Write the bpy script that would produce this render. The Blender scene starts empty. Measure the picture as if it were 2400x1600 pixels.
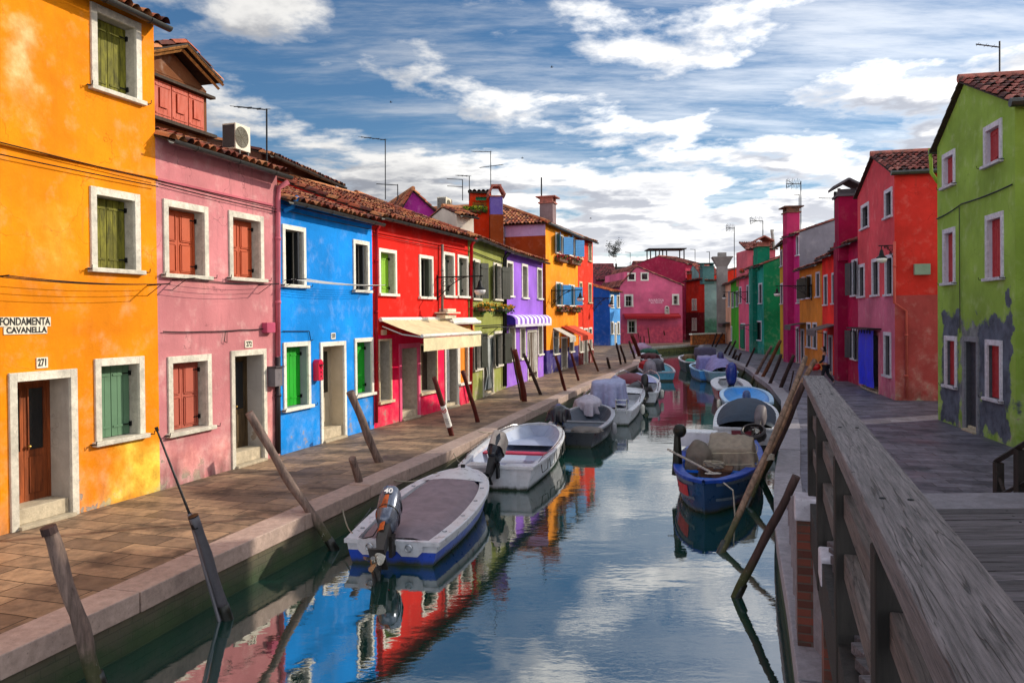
import bpy, bmesh, math, random
from mathutils import Vector, Matrix, noise
random.seed(7)
sc = bpy.context.scene
R_ = math.radians
# ---------------------------------------------------------------- camera
FPX, CYP, HC = 1800.0, 763.0, 3.0
PITCH, ROLL = 0.0105, 0.0095
_F = Vector((0, math.cos(PITCH), -math.sin(PITCH)))
_U0 = Vector((0, math.sin(PITCH), math.cos(PITCH)))
_R0 = Vector((1, 0, 0))
_R = _R0 * math.cos(ROLL) - _U0 * math.sin(ROLL)
_U = _U0 * math.cos(ROLL) + _R0 * math.sin(ROLL)
CAM = Vector((0, 0, HC))
cd = bpy.data.cameras.new('camera'); co = bpy.data.objects.new('camera', cd)
sc.collection.objects.link(co); sc.camera = co
cd.sensor_fit = 'HORIZONTAL'; cd.sensor_width = 36; cd.lens = FPX / 2400 * 36
cd.shift_y = (CYP - 800) / 2400; cd.clip_start = 0.05; cd.clip_end = 3000
co.matrix_world = Matrix(((_R.x, _U.x, -_F.x, 0), (_R.y, _U.y, -_F.y, 0), (_R.z, _U.z, -_F.z, HC), (0, 0, 0, 1)))
# ---------------------------------------------------------------- light
SUN_EL, SUN_AZ = R_(26), R_(71)      # azimuth from +Y towards +X
sdir = Vector((math.sin(SUN_AZ) * math.cos(SUN_EL), math.cos(SUN_AZ) * math.cos(SUN_EL), math.sin(SUN_EL)))
sl_ = bpy.data.lights.new('sun', 'SUN'); so = bpy.data.objects.new('sun', sl_); sc.collection.objects.link(so)
sl_.energy = 3.3; sl_.angle = R_(0.6); sl_.color = (1.0, 0.90, 0.74)
so.rotation_euler = sdir.to_track_quat('Z', 'Y').to_euler(); so.location = (20, 5, 30)
w = bpy.data.worlds.new('World'); sc.world = w; w.use_nodes = True
def nd(nt, t, **kw):
    n = nt.nodes.new('ShaderNode' + t)
    for k, v in kw.items():
        if k[0] == 'i' and k[1:].isdigit():
            s = n.inputs[int(k[1:])]
        elif k in n.inputs: s = n.inputs[k]
        else:
            setattr(n, k, v); continue
        if hasattr(v, 'links') or isinstance(v, bpy.types.NodeSocket): nt.links.new(v, s)
        elif isinstance(v, bpy.types.Node): nt.links.new(v.outputs[0], s)
        else: s.default_value = v
    return n
def mth(nt, op, a, b=0.0, c=0.0, clamp=False):
    return nd(nt, 'Math', operation=op, use_clamp=clamp, i0=a, i1=b, i2=c).outputs[0]
def mix(nt, f, a, b, blend='MIX'):
    n = nt.nodes.new('ShaderNodeMix'); n.data_type = 'RGBA'; n.blend_type = blend
    for s, v in ((n.inputs[0], f), (n.inputs[6], a), (n.inputs[7], b)):
        if isinstance(v, bpy.types.NodeSocket): nt.links.new(v, s)
        else: s.default_value = v if not isinstance(v, tuple) or len(v) == 4 else (*v, 1)
    return n.outputs[2]
def mapr(nt, v, a, b, c=0.0, d=1.0, smooth=False):
    n = nd(nt, 'MapRange', i0=v, i1=a, i2=b, i3=c, i4=d)
    if smooth: n.interpolation_type = 'SMOOTHSTEP'
    return n.outputs[0]
def noi(nt, vec, scale, detail=4, rough=0.5, dist=0.0):
    n = nd(nt, 'TexNoise', Scale=scale, Detail=detail, Roughness=rough, Distortion=dist)
    if vec is not None: nt.links.new(vec, n.inputs['Vector'])
    return n.outputs[0]
nt = w.node_tree; nt.nodes.clear()
out = nd(nt, 'OutputWorld')
sky = nd(nt, 'TexSky', sky_type='NISHITA', sun_disc=False, sun_elevation=SUN_EL, sun_rotation=SUN_AZ, altitude=0, air_density=1.0, dust_density=0.3, ozone_density=3.0)
skys = nd(nt, 'HueSaturation', Saturation=1.2, Value=0.76, Color=sky.outputs[0])
bg = nd(nt, 'Background', Color=skys.outputs[0], Strength=0.095)
tc = nd(nt, 'TexCoord')
sx = nd(nt, 'SeparateXYZ', i0=tc.outputs['Generated'])
zz = mth(nt, 'ADD', mth(nt, 'MAXIMUM', sx.outputs[2], 0.0), 0.10)
cx = mth(nt, 'DIVIDE', sx.outputs[0], zz); cy = mth(nt, 'DIVIDE', sx.outputs[1], zz)
pv = nd(nt, 'CombineXYZ', i0=cx, i1=cy, i2=3.1).outputs[0]
puff = noi(nt, pv, 1.7, 11, 0.58, 0.08)
big = noi(nt, pv, 0.33, 3, 0.5)
pw = nd(nt, 'Mapping', i0=pv); pw.inputs['Rotation'].default_value = (0, 0, R_(-28)); pw.inputs['Scale'].default_value = (0.35, 1.25, 1)
wisp = noi(nt, pw.outputs[0], 2.6, 10, 0.66, 0.1)
elev = sx.outputs[2]
lowb = mapr(nt, elev, 0.02, 0.34, 0.17, -0.035)
rightb = mapr(nt, sx.outputs[0], -0.45, 0.55, -0.055, 0.075)
c1 = mth(nt, 'ADD', mth(nt, 'ADD', puff, mth(nt, 'MULTIPLY', mth(nt, 'SUBTRACT', big, 0.5), 0.55)), lowb)
m1 = mapr(nt, c1, 0.475, 0.60, 0, 1, True)
m2 = mth(nt, 'MULTIPLY', mapr(nt, mth(nt, 'ADD', wisp, rightb), 0.40, 0.72, 0, 1, True), 0.48)
msk = mth(nt, 'MAXIMUM', m1, m2, clamp=True)
pvo = nd(nt, 'Mapping', i0=pv); pvo.inputs['Location'].default_value = (0.10, -0.15, 0.0)
puff2 = noi(nt, pvo.outputs[0], 1.7, 7, 0.52, 0.08)
shade = mapr(nt, mth(nt, 'SUBTRACT', puff2, puff), -0.09, 0.09, 0, 1, True)
core = mapr(nt, c1, 0.62, 0.86, 0, 1)
lowl = mapr(nt, elev, 0.0, 0.16, 0.55, 1.0)
shd = mth(nt, 'MULTIPLY', mth(nt, 'MULTIPLY', lowl, mth(nt, 'MAXIMUM', mth(nt, 'MULTIPLY', shade, 0.85), core)), m1, clamp=True)
ccol = mix(nt, shd, (1.0, 0.985, 0.96), (0.24, 0.265, 0.33))
gd_ = nd(nt, 'VectorMath', operation='DOT_PRODUCT', i0=tc.outputs['Generated'], i1=(0.29, 0.947, 0.14)).outputs['Value']
glow = mth(nt, 'ADD', mth(nt, 'MULTIPLY', mapr(nt, gd_, 0.90, 1.0, 0, 1, True), 0.28), mth(nt, 'ADD', mapr(nt, sx.outputs[0], -0.4, 0.6, 0.60, 0.95), mth(nt, 'ADD', mapr(nt, sx.outputs[1], 0.35, -0.3, 0.0, 1.7), mapr(nt, sx.outputs[2], 0.42, 0.8, 0.0, 1.0))))  # clouds behind the camera and overhead brightened as added fill for shaded walls
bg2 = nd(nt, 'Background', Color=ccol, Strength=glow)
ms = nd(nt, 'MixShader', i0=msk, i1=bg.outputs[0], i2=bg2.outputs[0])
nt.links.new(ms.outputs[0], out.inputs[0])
sc.view_settings.view_transform = 'Standard'; sc.view_settings.look = 'None'
sc.view_settings.exposure = 0.5; sc.view_settings.gamma = 1
sc.cycles.use_denoising = True
sc.cycles.max_bounces = 7; sc.cycles.diffuse_bounces = 3; sc.cycles.glossy_bounces = 4
# ---------------------------------------------------------------- picture -> world helpers
def ray(px, py): return _F + _R * ((px - 1200) / FPX) - _U * ((py - CYP) / FPX)
def G(px, py, z=0.0):
    d = ray(px, py); t = (z - HC) / d.z; return CAM + d * t
def W(px, py, Y):
    d = ray(px, py); return CAM + d * (Y / d.y)
class Fr:
    def __init__(s, o, u, n=None, z=Vector((0, 0, 1))):
        s.o = Vector(o); s.U = Vector(u).normalized(); s.Z = z
        s.N = Vector(n).normalized() if n is not None else s.U.cross(z).normalized()
    def pt(s, u, d, z): return s.o + s.U * u + s.N * d + s.Z * z
class Fac(Fr):
    def __init__(s, A, B):
        A = Vector((A[0], A[1], 0)); B = Vector((B[0], B[1], 0))
        Fr.__init__(s, A, B - A); s.L = (B - A).length; s.B = B
        if s.N.dot(CAM - A) < 0: s.N = -s.N
    def uz(s, px, py):
        d = ray(px, py); t = (s.o - CAM).dot(s.N) / d.dot(s.N); p = CAM + d * t
        return (p - s.o).dot(s.U), p.z
    def rect(s, r):
        u0, z1 = s.uz(r[0], r[2]); u1, _ = s.uz(r[1], r[2]); _, z0 = s.uz(r[0], r[3])
        return min(u0, u1), max(u0, u1), z0, z1
XYZ = Fr((0, 0, 0), (1, 0, 0), (0, 1, 0))
def rootof(o):
    while o.parent: o = o.parent
    return o
class MB:
    def __init__(s): s.v = []; s.f = []; s.m = []; s.uv = None
    def add(s, vs, fs, mi=0):
        b = len(s.v); s.v += [Vector(v) for v in vs]; s.f += [[b + i for i in f] for f in fs]; s.m += [mi] * len(fs)
    def quad(s, a, b, c, d, mi=0): s.add((a, b, c, d), [(0, 1, 2, 3)], mi)
    def box(s, fr, u0, u1, d0, d1, z0, z1, mi=0):
        p = [fr.pt(u, d, z) for z in (z0, z1) for d in (d0, d1) for u in (u0, u1)]
        s.add(p, [(0, 1, 3, 2), (4, 6, 7, 5), (0, 4, 5, 1), (2, 3, 7, 6), (0, 2, 6, 4), (1, 5, 7, 3)], mi)
    def tube(s, pts, r, n=8, mi=0, cap=True):
        pts = [Vector(p) for p in pts]; rs = r if isinstance(r, (list, tuple)) else [r] * len(pts)
        b = len(s.v); up = None
        for i, p in enumerate(pts):
            t = (pts[min(i + 1, len(pts) - 1)] - pts[max(i - 1, 0)]).normalized()
            if up is None:
                up = Vector((0, 0, 1)) if abs(t.z) < 0.9 else Vector((1, 0, 0))
            a = t.cross(up).normalized(); c = a.cross(t).normalized(); up = c
            for k in range(n):
                th = 2 * math.pi * k / n; s.v.append(p + (a * math.cos(th) + c * math.sin(th)) * rs[i])
        for i in range(len(pts) - 1):
            for k in range(n):
                s.f.append([b + i * n + k, b + i * n + (k + 1) % n, b + (i + 1) * n + (k + 1) % n, b + (i + 1) * n + k]); s.m.append(mi)
        if cap:
            s.f.append([b + k for k in range(n)][::-1]); s.m.append(mi)
            e = b + (len(pts) - 1) * n; s.f.append([e + k for k in range(n)]); s.m.append(mi)
    def grid(s, fn, nu, nv, mi=0):
        b = len(s.v)
        for j in range(nv + 1):
            for i in range(nu + 1): s.v.append(Vector(fn(i / nu, j / nv)))
        for j in range(nv):
            for i in range(nu):
                a = b + j * (nu + 1) + i
                s.f.append([a, a + 1, a + nu + 2, a + nu + 1]); s.m.append(mi)
    def ball(s, c, r, nu=12, nv=8, mi=0, sc3=(1, 1, 1), fr=None):
        c = Vector(c)
        def fn(a, b):
            th = a * 2 * math.pi; ph = b * math.pi
            q = Vector((math.cos(th) * math.sin(ph) * r * sc3[0], math.sin(th) * math.sin(ph) * r * sc3[1], -math.cos(ph) * r * sc3[2]))
            if fr is not None: q = fr.U * q.x + fr.N * q.y + fr.Z * q.z
            return c + q
        s.grid(fn, nu, nv, mi)
    def build(s, name, mats, parent=None, smooth=False, uv=None, fix=True, origin=None, bevel=0):
        if not isinstance(mats, (list, tuple)): mats = [mats]
        if parent is not None: o0 = rootof(parent).location.copy()
        elif origin is not None: o0 = Vector(origin)
        else:
            o0 = Vector((sum(v.x for v in s.v) / len(s.v), sum(v.y for v in s.v) / len(s.v), min(v.z for v in s.v)))
        me = bpy.data.meshes.new(name)
        me.from_pydata([v - o0 for v in s.v], [], s.f)
        for m in mats: me.materials.append(m)
        me.polygons.foreach_set('material_index', s.m)
        if smooth: me.polygons.foreach_set('use_smooth', [True] * len(me.polygons))
        if fix:
            bm = bmesh.new(); bm.from_mesh(me); bmesh.ops.recalc_face_normals(bm, faces=bm.faces); bm.to_mesh(me); bm.free()
        if uv:
            l = me.uv_layers.new(name='uv')
            for lp in me.loops: l.data[lp.index].uv = uv(me.vertices[lp.vertex_index].co + o0, lp.vertex_index)
        ob = bpy.data.objects.new(name, me); sc.collection.objects.link(ob)
        if parent is not None: ob.parent = parent
        else: ob.location = o0
        if smooth == 'auto':
            pass
        if bevel:
            b = ob.modifiers.new('bevel', 'BEVEL'); b.width = bevel; b.segments = 2; b.limit_method = 'ANGLE'
        return ob
def tag(o, label, cat, group=None):
    o['label'] = label; o['category'] = cat
    if group: o['group'] = group
    return o
def thing(name, label, cat, loc, group=None):
    o = bpy.data.objects.new(name, None); sc.collection.objects.link(o); o.location = loc; o.empty_display_size = 0.3
    return tag(o, label, cat, group)
def struct(o, kind='structure'): o['kind'] = kind; return o
# ---------------------------------------------------------------- materials
def lin(h):
    h = h.lstrip('#'); c = [int(h[i:i + 2], 16) / 255 for i in (0, 2, 4)]
    return tuple(x / 12.92 if x <= 0.04045 else ((x + 0.055) / 1.055) ** 2.4 for x in c)
_mc = {}
def newmat(key):
    m = bpy.data.materials.new(key); m.use_nodes = True; nt = m.node_tree
    b = nt.nodes['Principled BSDF']; P = nd(nt, 'NewGeometry').outputs['Position']
    return m, nt, b, P
def mul(c, k): return tuple(min(1, x * k) for x in c)
def lerp(a, b, t): return tuple(x * (1 - t) + y * t for x, y in zip(a, b))
def bump(nt, b, h, strength=0.3, dist=0.01):
    n = nd(nt, 'Bump', Strength=strength, Distance=dist, Height=h); nt.links.new(n.outputs[0], b.inputs['Normal'])
def stucco(hexc, pale=0.45, dirt=0.5, patches=(), key='', grime=(0.10, 0.08, 0.06)):
    k = ('stucco', hexc, pale, dirt, tuple(patches), key)
    if k in _mc: return _mc[k]
    m, nt, b, P = newmat('stucco_' + hexc.strip('#')); c = lin(hexc)
    n1 = noi(nt, P, 0.55, 6, 0.6); n2 = noi(nt, P, 2.6, 9, 0.62)
    sq = nd(nt, 'Mapping', i0=P); sq.inputs['Scale'].default_value = (1, 1, 0.22)
    n3 = noi(nt, sq.outputs[0], 5.0, 6, 0.6); n4 = noi(nt, P, 22, 4, 0.6)
    col = mix(nt, mapr(nt, n1, 0.3, 0.7), mul(c, 0.62), mul(c, 1.14))
    palec = lerp(c, (0.85, 0.8, 0.7), 0.45)
    col = mix(nt, mth(nt, 'MULTIPLY', mapr(nt, n2, 0.5, 0.8, 0, 1, True), pale * 0.75), col, palec)
    col = mix(nt, mth(nt, 'MULTIPLY', mapr(nt, n3, 0.55, 0.78), 0.35 * dirt), col, mul(c, 0.45))
    z = nd(nt, 'SeparateXYZ', i0=P).outputs[2]
    low = mth(nt, 'MULTIPLY', mapr(nt, z, 1.5, 0.0), mapr(nt, n2, 0.42, 0.62, 0, 1))
    col = mix(nt, mth(nt, 'MULTIPLY', low, 0.75 * pale), col, palec)
    low2 = mth(nt, 'MULTIPLY', mapr(nt, z, 0.55, 0.0), mapr(nt, n3, 0.35, 0.65, 0, 1))
    col = mix(nt, mth(nt, 'MULTIPLY', low2, 0.6 * dirt), col, grime)
    sq2 = nd(nt, 'Mapping', i0=P); sq2.inputs['Scale'].default_value = (1, 1, 0.07); n5 = noi(nt, sq2.outputs[0], 9, 4, 0.6)
    drip = mth(nt, 'MULTIPLY', mapr(nt, n5, 0.58, 0.74), mapr(nt, n1, 0.4, 0.6))
    col = mix(nt, mth(nt, 'MULTIPLY', drip, 0.4 * dirt), col, mul(lerp(c, (0.3, 0.25, 0.2), 0.35), 0.5))
    vo = nd(nt, 'TexVoronoi', feature='DISTANCE_TO_EDGE', Scale=0.8); wv = nd(nt, 'VectorMath', operation='ADD', i0=P, i1=nd(nt, 'VectorMath', operation='SCALE', i0=nd(nt, 'TexNoise', Vector=P, Scale=2.5, Detail=6.0).outputs[1], Scale=0.7).outputs[0]); nt.links.new(wv.outputs[0], vo.inputs['Vector'])
    crack = mth(nt, 'MULTIPLY', mapr(nt, vo.outputs[0], 0.006, 0.0), mapr(nt, n1, 0.5, 0.56))
    col = mix(nt, mth(nt, 'MULTIPLY', crack, 0.7 * dirt, clamp=True), col, mul(c, 0.25))
    fl_h = mth(nt, 'SUBTRACT', mth(nt, 'ADD', n2, mapr(nt, z, 0.0, 1.3, 0.13, 0.0)), mth(nt, 'MULTIPLY', mapr(nt, z, 1.3, 2.4), 0.06))
    flake = mapr(nt, fl_h, 0.715, 0.725)
    col = mix(nt, mth(nt, 'MULTIPLY', flake, min(1.0, dirt * 1.1)), col, mix(nt, n4, (0.20, 0.155, 0.12), (0.42, 0.34, 0.27)))
    speck = mapr(nt, n4, 0.68, 0.76, 0, 1)
    col = mix(nt, mth(nt, 'MULTIPLY', speck, 0.5 * dirt), col, mul(c, 0.5))
    if patches:
        uvn = nd(nt, 'UVMap', uv_map='uv'); su = nd(nt, 'SeparateXYZ', i0=uvn.outputs[0])
        wob = mth(nt, 'MULTIPLY', mth(nt, 'SUBTRACT', noi(nt, P, 2.2, 6, 0.6), 0.5), 1.3)
        for (u0, u1, z0, z1, pc, soft, amt) in patches:
            a = mth(nt, 'SUBTRACT', (u1 - u0) / 2, mth(nt, 'ABSOLUTE', mth(nt, 'SUBTRACT', su.outputs[0], (u0 + u1) / 2)))
            e = mth(nt, 'SUBTRACT', (z1 - z0) / 2, mth(nt, 'ABSOLUTE', mth(nt, 'SUBTRACT', su.outputs[1], (z0 + z1) / 2)))
            s = mth(nt, 'ADD', mth(nt, 'MINIMUM', a, e), wob)
            f = mth(nt, 'MULTIPLY', mapr(nt, s, 0, soft, 0, 1, True), amt)
            pcol = lin(pc); pcn = mix(nt, mapr(nt, n2, 0.35, 0.65), mul(pcol, 0.55), mul(pcol, 1.3))
            col = mix(nt, f, col, pcn)
    nt.links.new(col, b.inputs['Base Color']); b.inputs['Roughness'].default_value = 0.9
    b.inputs['Specular IOR Level'].default_value = 0.2
    bump(nt, b, mth(nt, 'SUBTRACT', mth(nt, 'ADD', mth(nt, 'MULTIPLY', n2, 1.0), mth(nt, 'MULTIPLY', n4, 0.35)), mth(nt, 'MULTIPLY', flake, 0.4 * dirt)), 0.5, 0.03)
    _mc[k] = m; return m
def paint(hexc, rough=0.5, wear=0.3, metal=0.0, scale=6, spec=0.5, wearc=None, stretch=(1, 1, 1), bmp=0.15):
    k = ('paint', hexc, rough, wear, metal, scale, wearc, stretch)
    if k in _mc: return _mc[k]
    m, nt, b, P = newmat('paint_' + hexc.strip('#')); c = lin(hexc)
    mp = nd(nt, 'Mapping', i0=P); mp.inputs['Scale'].default_value = stretch
    n1 = noi(nt, mp.outputs[0], scale, 8, 0.65); n2 = noi(nt, P, 1.1, 3)
    col = mix(nt, mapr(nt, n2, 0.3, 0.7), mul(c, 0.85), mul(c, 1.1))
    col = mix(nt, mth(nt, 'MULTIPLY', mapr(nt, n1, 0.52, 0.66, 0, 1), wear), col, lin(wearc) if wearc else mul(c, 0.45))
    nt.links.new(col, b.inputs['Base Color']); b.inputs['Metallic'].default_value = metal
    nt.links.new(mapr(nt, n1, 0.3, 0.7, max(0.02, rough - 0.12), min(1, rough + 0.15)), b.inputs['Roughness'])
    b.inputs['Specular IOR Level'].default_value = spec
    if bmp: bump(nt, b, n1, bmp, 0.01)
    _mc[k] = m; return m
def island(nt, col, lo, hi):
    r = nd(nt, 'NewGeometry').outputs['Random Per Island']; v = mapr(nt, r, 0, 1, lo, hi)
    return mix(nt, 1.0, col, nd(nt, 'CombineColor', i0=v, i1=v, i2=v).outputs[0], 'MULTIPLY')
def wood(hexc, dark=0.35, stretch=(1, 1, 0.12), scale=14, rough=0.75, key='', light=1.15, algae=False):
    k = ('wood', hexc, dark, stretch, scale, key)
    if k in _mc: return _mc[k]
    m, nt, b, P = newmat('wood_' + hexc.strip('#')); c = lin(hexc)
    mp = nd(nt, 'Mapping', i0=P); mp.inputs['Scale'].default_value = stretch
    n1 = noi(nt, mp.outputs[0], scale, 9, 0.7, 0.4); n2 = noi(nt, P, 1.6, 4)
    col = mix(nt, mapr(nt, n1, 0.35, 0.66), mul(c, dark), mul(c, light)); col = island(nt, col, 0.75, 1.2)
    col = mix(nt, mth(nt, 'MULTIPLY', mapr(nt, n2, 0.45, 0.7), 0.45), col, mul(c, 0.55))
    if algae:
        n5 = noi(nt, P, 14, 5, 0.65); z = nd(nt, 'SeparateXYZ', i0=P).outputs[2]; zz2 = mth(nt, 'ADD', z, mth(nt, 'MULTIPLY', mth(nt, 'SUBTRACT', n5, 0.5), 0.35))
        col = mix(nt, mth(nt, 'MULTIPLY', mapr(nt, zz2, -0.05, -0.3), 0.85), col, mix(nt, n5, (0.015, 0.02, 0.008), (0.06, 0.075, 0.02))); col = mix(nt, mth(nt, 'MULTIPLY', mapr(nt, n5, 0.63, 0.66), mapr(nt, z, -0.2, -0.35)), col, (0.3, 0.29, 0.24))
    nt.links.new(col, b.inputs['Base Color']); b.inputs['Roughness'].default_value = rough
    b.inputs['Specular IOR Level'].default_value = 0.3
    bump(nt, b, n1, 0.6, 0.012)
    _mc[k] = m; return m
def grained(hexc, ang, dark=0.35, along=0.10, scale=16, key='', rough=0.7, light=1.2):
    """wood whose grain runs along a horizontal direction at ang from +Y"""
    k = ('grain', hexc, ang, along, scale, key)
    if k in _mc: return _mc[k]
    m, nt, b, P = newmat('wood_' + hexc.strip('#')); c = lin(hexc)
    rt = nd(nt, 'VectorRotate', rotation_type='Z_AXIS', Vector=P, Angle=ang)
    mp = nd(nt, 'Mapping', i0=rt.outputs[0]); mp.inputs['Scale'].default_value = (1, along, 1)
    n1 = noi(nt, mp.outputs[0], scale, 10, 0.72, 0.3); n2 = noi(nt, mp.outputs[0], scale * 0.3, 5, 0.6, 0.5)
    n3 = noi(nt, mp.outputs[0], scale * 1.7, 3, 0.6)
    ms_ = nd(nt, 'Mapping', i0=rt.outputs[0]); ms_.inputs['Scale'].default_value = (1, 0.035, 1); n4 = noi(nt, ms_.outputs[0], 22, 3, 0.5, 0.2); split = mapr(nt, mth(nt, 'ABSOLUTE', mth(nt, 'SUBTRACT', n4, 0.5)), 0.010, 0.003)
    col = mix(nt, mapr(nt, n1, 0.34, 0.64), mul(c, dark), mul(c, light))
    col = mix(nt, mth(nt, 'MULTIPLY', mapr(nt, n2, 0.48, 0.64), 0.6), col, mul(c, 0.5))
    col = mix(nt, mapr(nt, n3, 0.66, 0.7), col, mul(c, 0.18)); col = mix(nt, mth(nt, 'MULTIPLY', split, 0.85), col, mul(c, 0.1)); col = island(nt, col, 0.62, 1.3)
    kn = nd(nt, 'TexVoronoi', Scale=0.9); kv = nd(nt, 'Mapping', i0=rt.outputs[0]); kv.inputs['Scale'].default_value = (3.0, 1.2, 3.0); nt.links.new(kv.outputs[0], kn.inputs['Vector']); col = mix(nt, mapr(nt, kn.outputs[0], 0.09, 0.04), col, mul(c, 0.15))
    nt.links.new(col, b.inputs['Base Color']); b.inputs['Roughness'].default_value = rough
    bump(nt, b, mth(nt, 'SUBTRACT', mth(nt, 'ADD', n1, mth(nt, 'MULTIPLY', n3, 0.6)), mth(nt, 'MULTIPLY', split, 1.2)), 0.8, 0.008)
    _mc[k] = m; return m
def hullm(hexc, rough=0.3, wear=0.25):
    k = ('hull', hexc)
    if k in _mc: return _mc[k]
    m, nt, b, P = newmat('hull_' + hexc.strip('#')); c = lin(hexc)
    n1 = noi(nt, P, 5, 8, 0.65); mp = nd(nt, 'Mapping', i0=P); mp.inputs['Scale'].default_value = (1, 1, 0.12); n2 = noi(nt, mp.outputs[0], 9, 5, 0.6); mp2 = nd(nt, 'Mapping', i0=P); mp2.inputs['Scale'].default_value = (0.3, 0.3, 4); n3 = noi(nt, mp2.outputs[0], 8, 5, 0.6)
    z = nd(nt, 'SeparateXYZ', i0=P).outputs[2]
    col = mix(nt, mapr(nt, n1, 0.3, 0.7), mul(c, 0.82), mul(c, 1.08)); col = mix(nt, mth(nt, 'MULTIPLY', mapr(nt, n2, 0.52, 0.7), wear), col, mul(c, 0.45)); col = mix(nt, mth(nt, 'MULTIPLY', mapr(nt, n3, 0.62, 0.68), 0.5), col, mul(c, 0.4))
    col = mix(nt, mapr(nt, mth(nt, 'ADD', z, mth(nt, 'MULTIPLY', mth(nt, 'SUBTRACT', n2, 0.5), 0.12)), -0.50, -0.575), col, (0.02, 0.028, 0.012))
    nt.links.new(col, b.inputs['Base Color']); nt.links.new(mapr(nt, n1, 0.3, 0.7, rough - 0.1, rough + 0.2), b.inputs['Roughness']); bump(nt, b, n1, 0.08, 0.01)
    _mc[k] = m; return m
def glassm(hexc='#0c1116', rough=0.06):
    return paint(hexc, rough, 0.1, 0, 3, 0.6, bmp=0.03)
def tilem(c1='#9a4426', c2='#662616', c3='#b87c4c', key=''):
    k = ('tile', c1, c2, c3)
    if k in _mc: return _mc[k]
    m, nt, b, P = newmat('roof_tiles')
    uvn = nd(nt, 'UVMap', uv_map='uv'); fl = nd(nt, 'VectorMath', operation='FLOOR', i0=uvn.outputs[0])
    wn = nd(nt, 'TexWhiteNoise', noise_dimensions='2D', i0=fl.outputs[0])
    r = nd(nt, 'ValToRGB', i0=wn.outputs[0]); el = r.color_ramp.elements
    el[0].color = (*lin(c2), 1); el[1].color = (*lin(c3), 1); e = el.new(0.5); e.color = (*lin(c1), 1); e = el.new(0.12); e.color = (*mul(lin(c2), 0.45), 1)
    n1 = noi(nt, P, 5, 7, 0.65); n2 = noi(nt, P, 0.9, 4)
    col = mix(nt, mapr(nt, n1, 0.5, 0.68), r.outputs[0], (0.06, 0.045, 0.035))
    col = mix(nt, mth(nt, 'MULTIPLY', mapr(nt, n2, 0.5, 0.7), 0.4), col, mul(lin(c2), 0.5))
    nt.links.new(col, b.inputs['Base Color']); b.inputs['Roughness'].default_value = 0.85
    bump(nt, b, n1, 0.4, 0.02)
    _mc[k] = m; return m
def brickm(a='#7d3a24', bcol='#4c2418', mortar='#6d6257', sx=1.0, ang=0.0, algae=False, key=''):
    k = ('brick', a, bcol, sx, ang, algae, key)
    if k in _mc: return _mc[k]
    m, nt, b, P = newmat('brickwork')
    rt = nd(nt, 'VectorRotate', rotation_type='Z_AXIS', Vector=P, Angle=ang)
    s = nd(nt, 'SeparateXYZ', i0=rt.outputs[0])
    v = nd(nt, 'CombineXYZ', i0=mth(nt, 'ADD', s.outputs[1], s.outputs[0]), i1=s.outputs[2], i2=0.0)
    br = nd(nt, 'TexBrick', Vector=v.outputs[0], Scale=1.0)
    for kk, vv in (('Brick Width', 0.25 * sx), ('Row Height', 0.075 * sx), ('Mortar Size', 0.008), ('Mortar Smooth', 0.3), ('Bias', 0.0)): br.inputs[kk].default_value = vv
    br.inputs['Color1'].default_value = (*lin(a), 1); br.inputs['Color2'].default_value = (*lin(bcol), 1); br.inputs['Mortar'].default_value = (*lin(mortar), 1)
    n1 = noi(nt, P, 4, 7, 0.65); n2 = noi(nt, P, 1.2, 5, 0.6)
    col = mix(nt, mapr(nt, n1, 0.45, 0.7), br.outputs[0], (0.05, 0.04, 0.03))
    if algae:
        z = mth(nt, 'ADD', s.outputs[2], mth(nt, 'MULTIPLY', mth(nt, 'SUBTRACT', n1, 0.5), 0.5))
        col = mix(nt, mth(nt, 'MULTIPLY', mapr(nt, z, -0.05, -0.3), 0.8), col, (0.060, 0.060, 0.036))
        col = mix(nt, mapr(nt, z, -0.30, -0.50), col, mix(nt, n2, (0.012, 0.022, 0.010), (0.04, 0.075, 0.02)))
    nt.links.new(col, b.inputs['Base Color']); b.inputs['Roughness'].default_value = 0.85
    bump(nt, b, mth(nt, 'ADD', mth(nt, 'MULTIPLY', br.outputs[1], -0.6), n1), 0.7, 0.025)
    _mc[k] = m; return m
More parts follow.
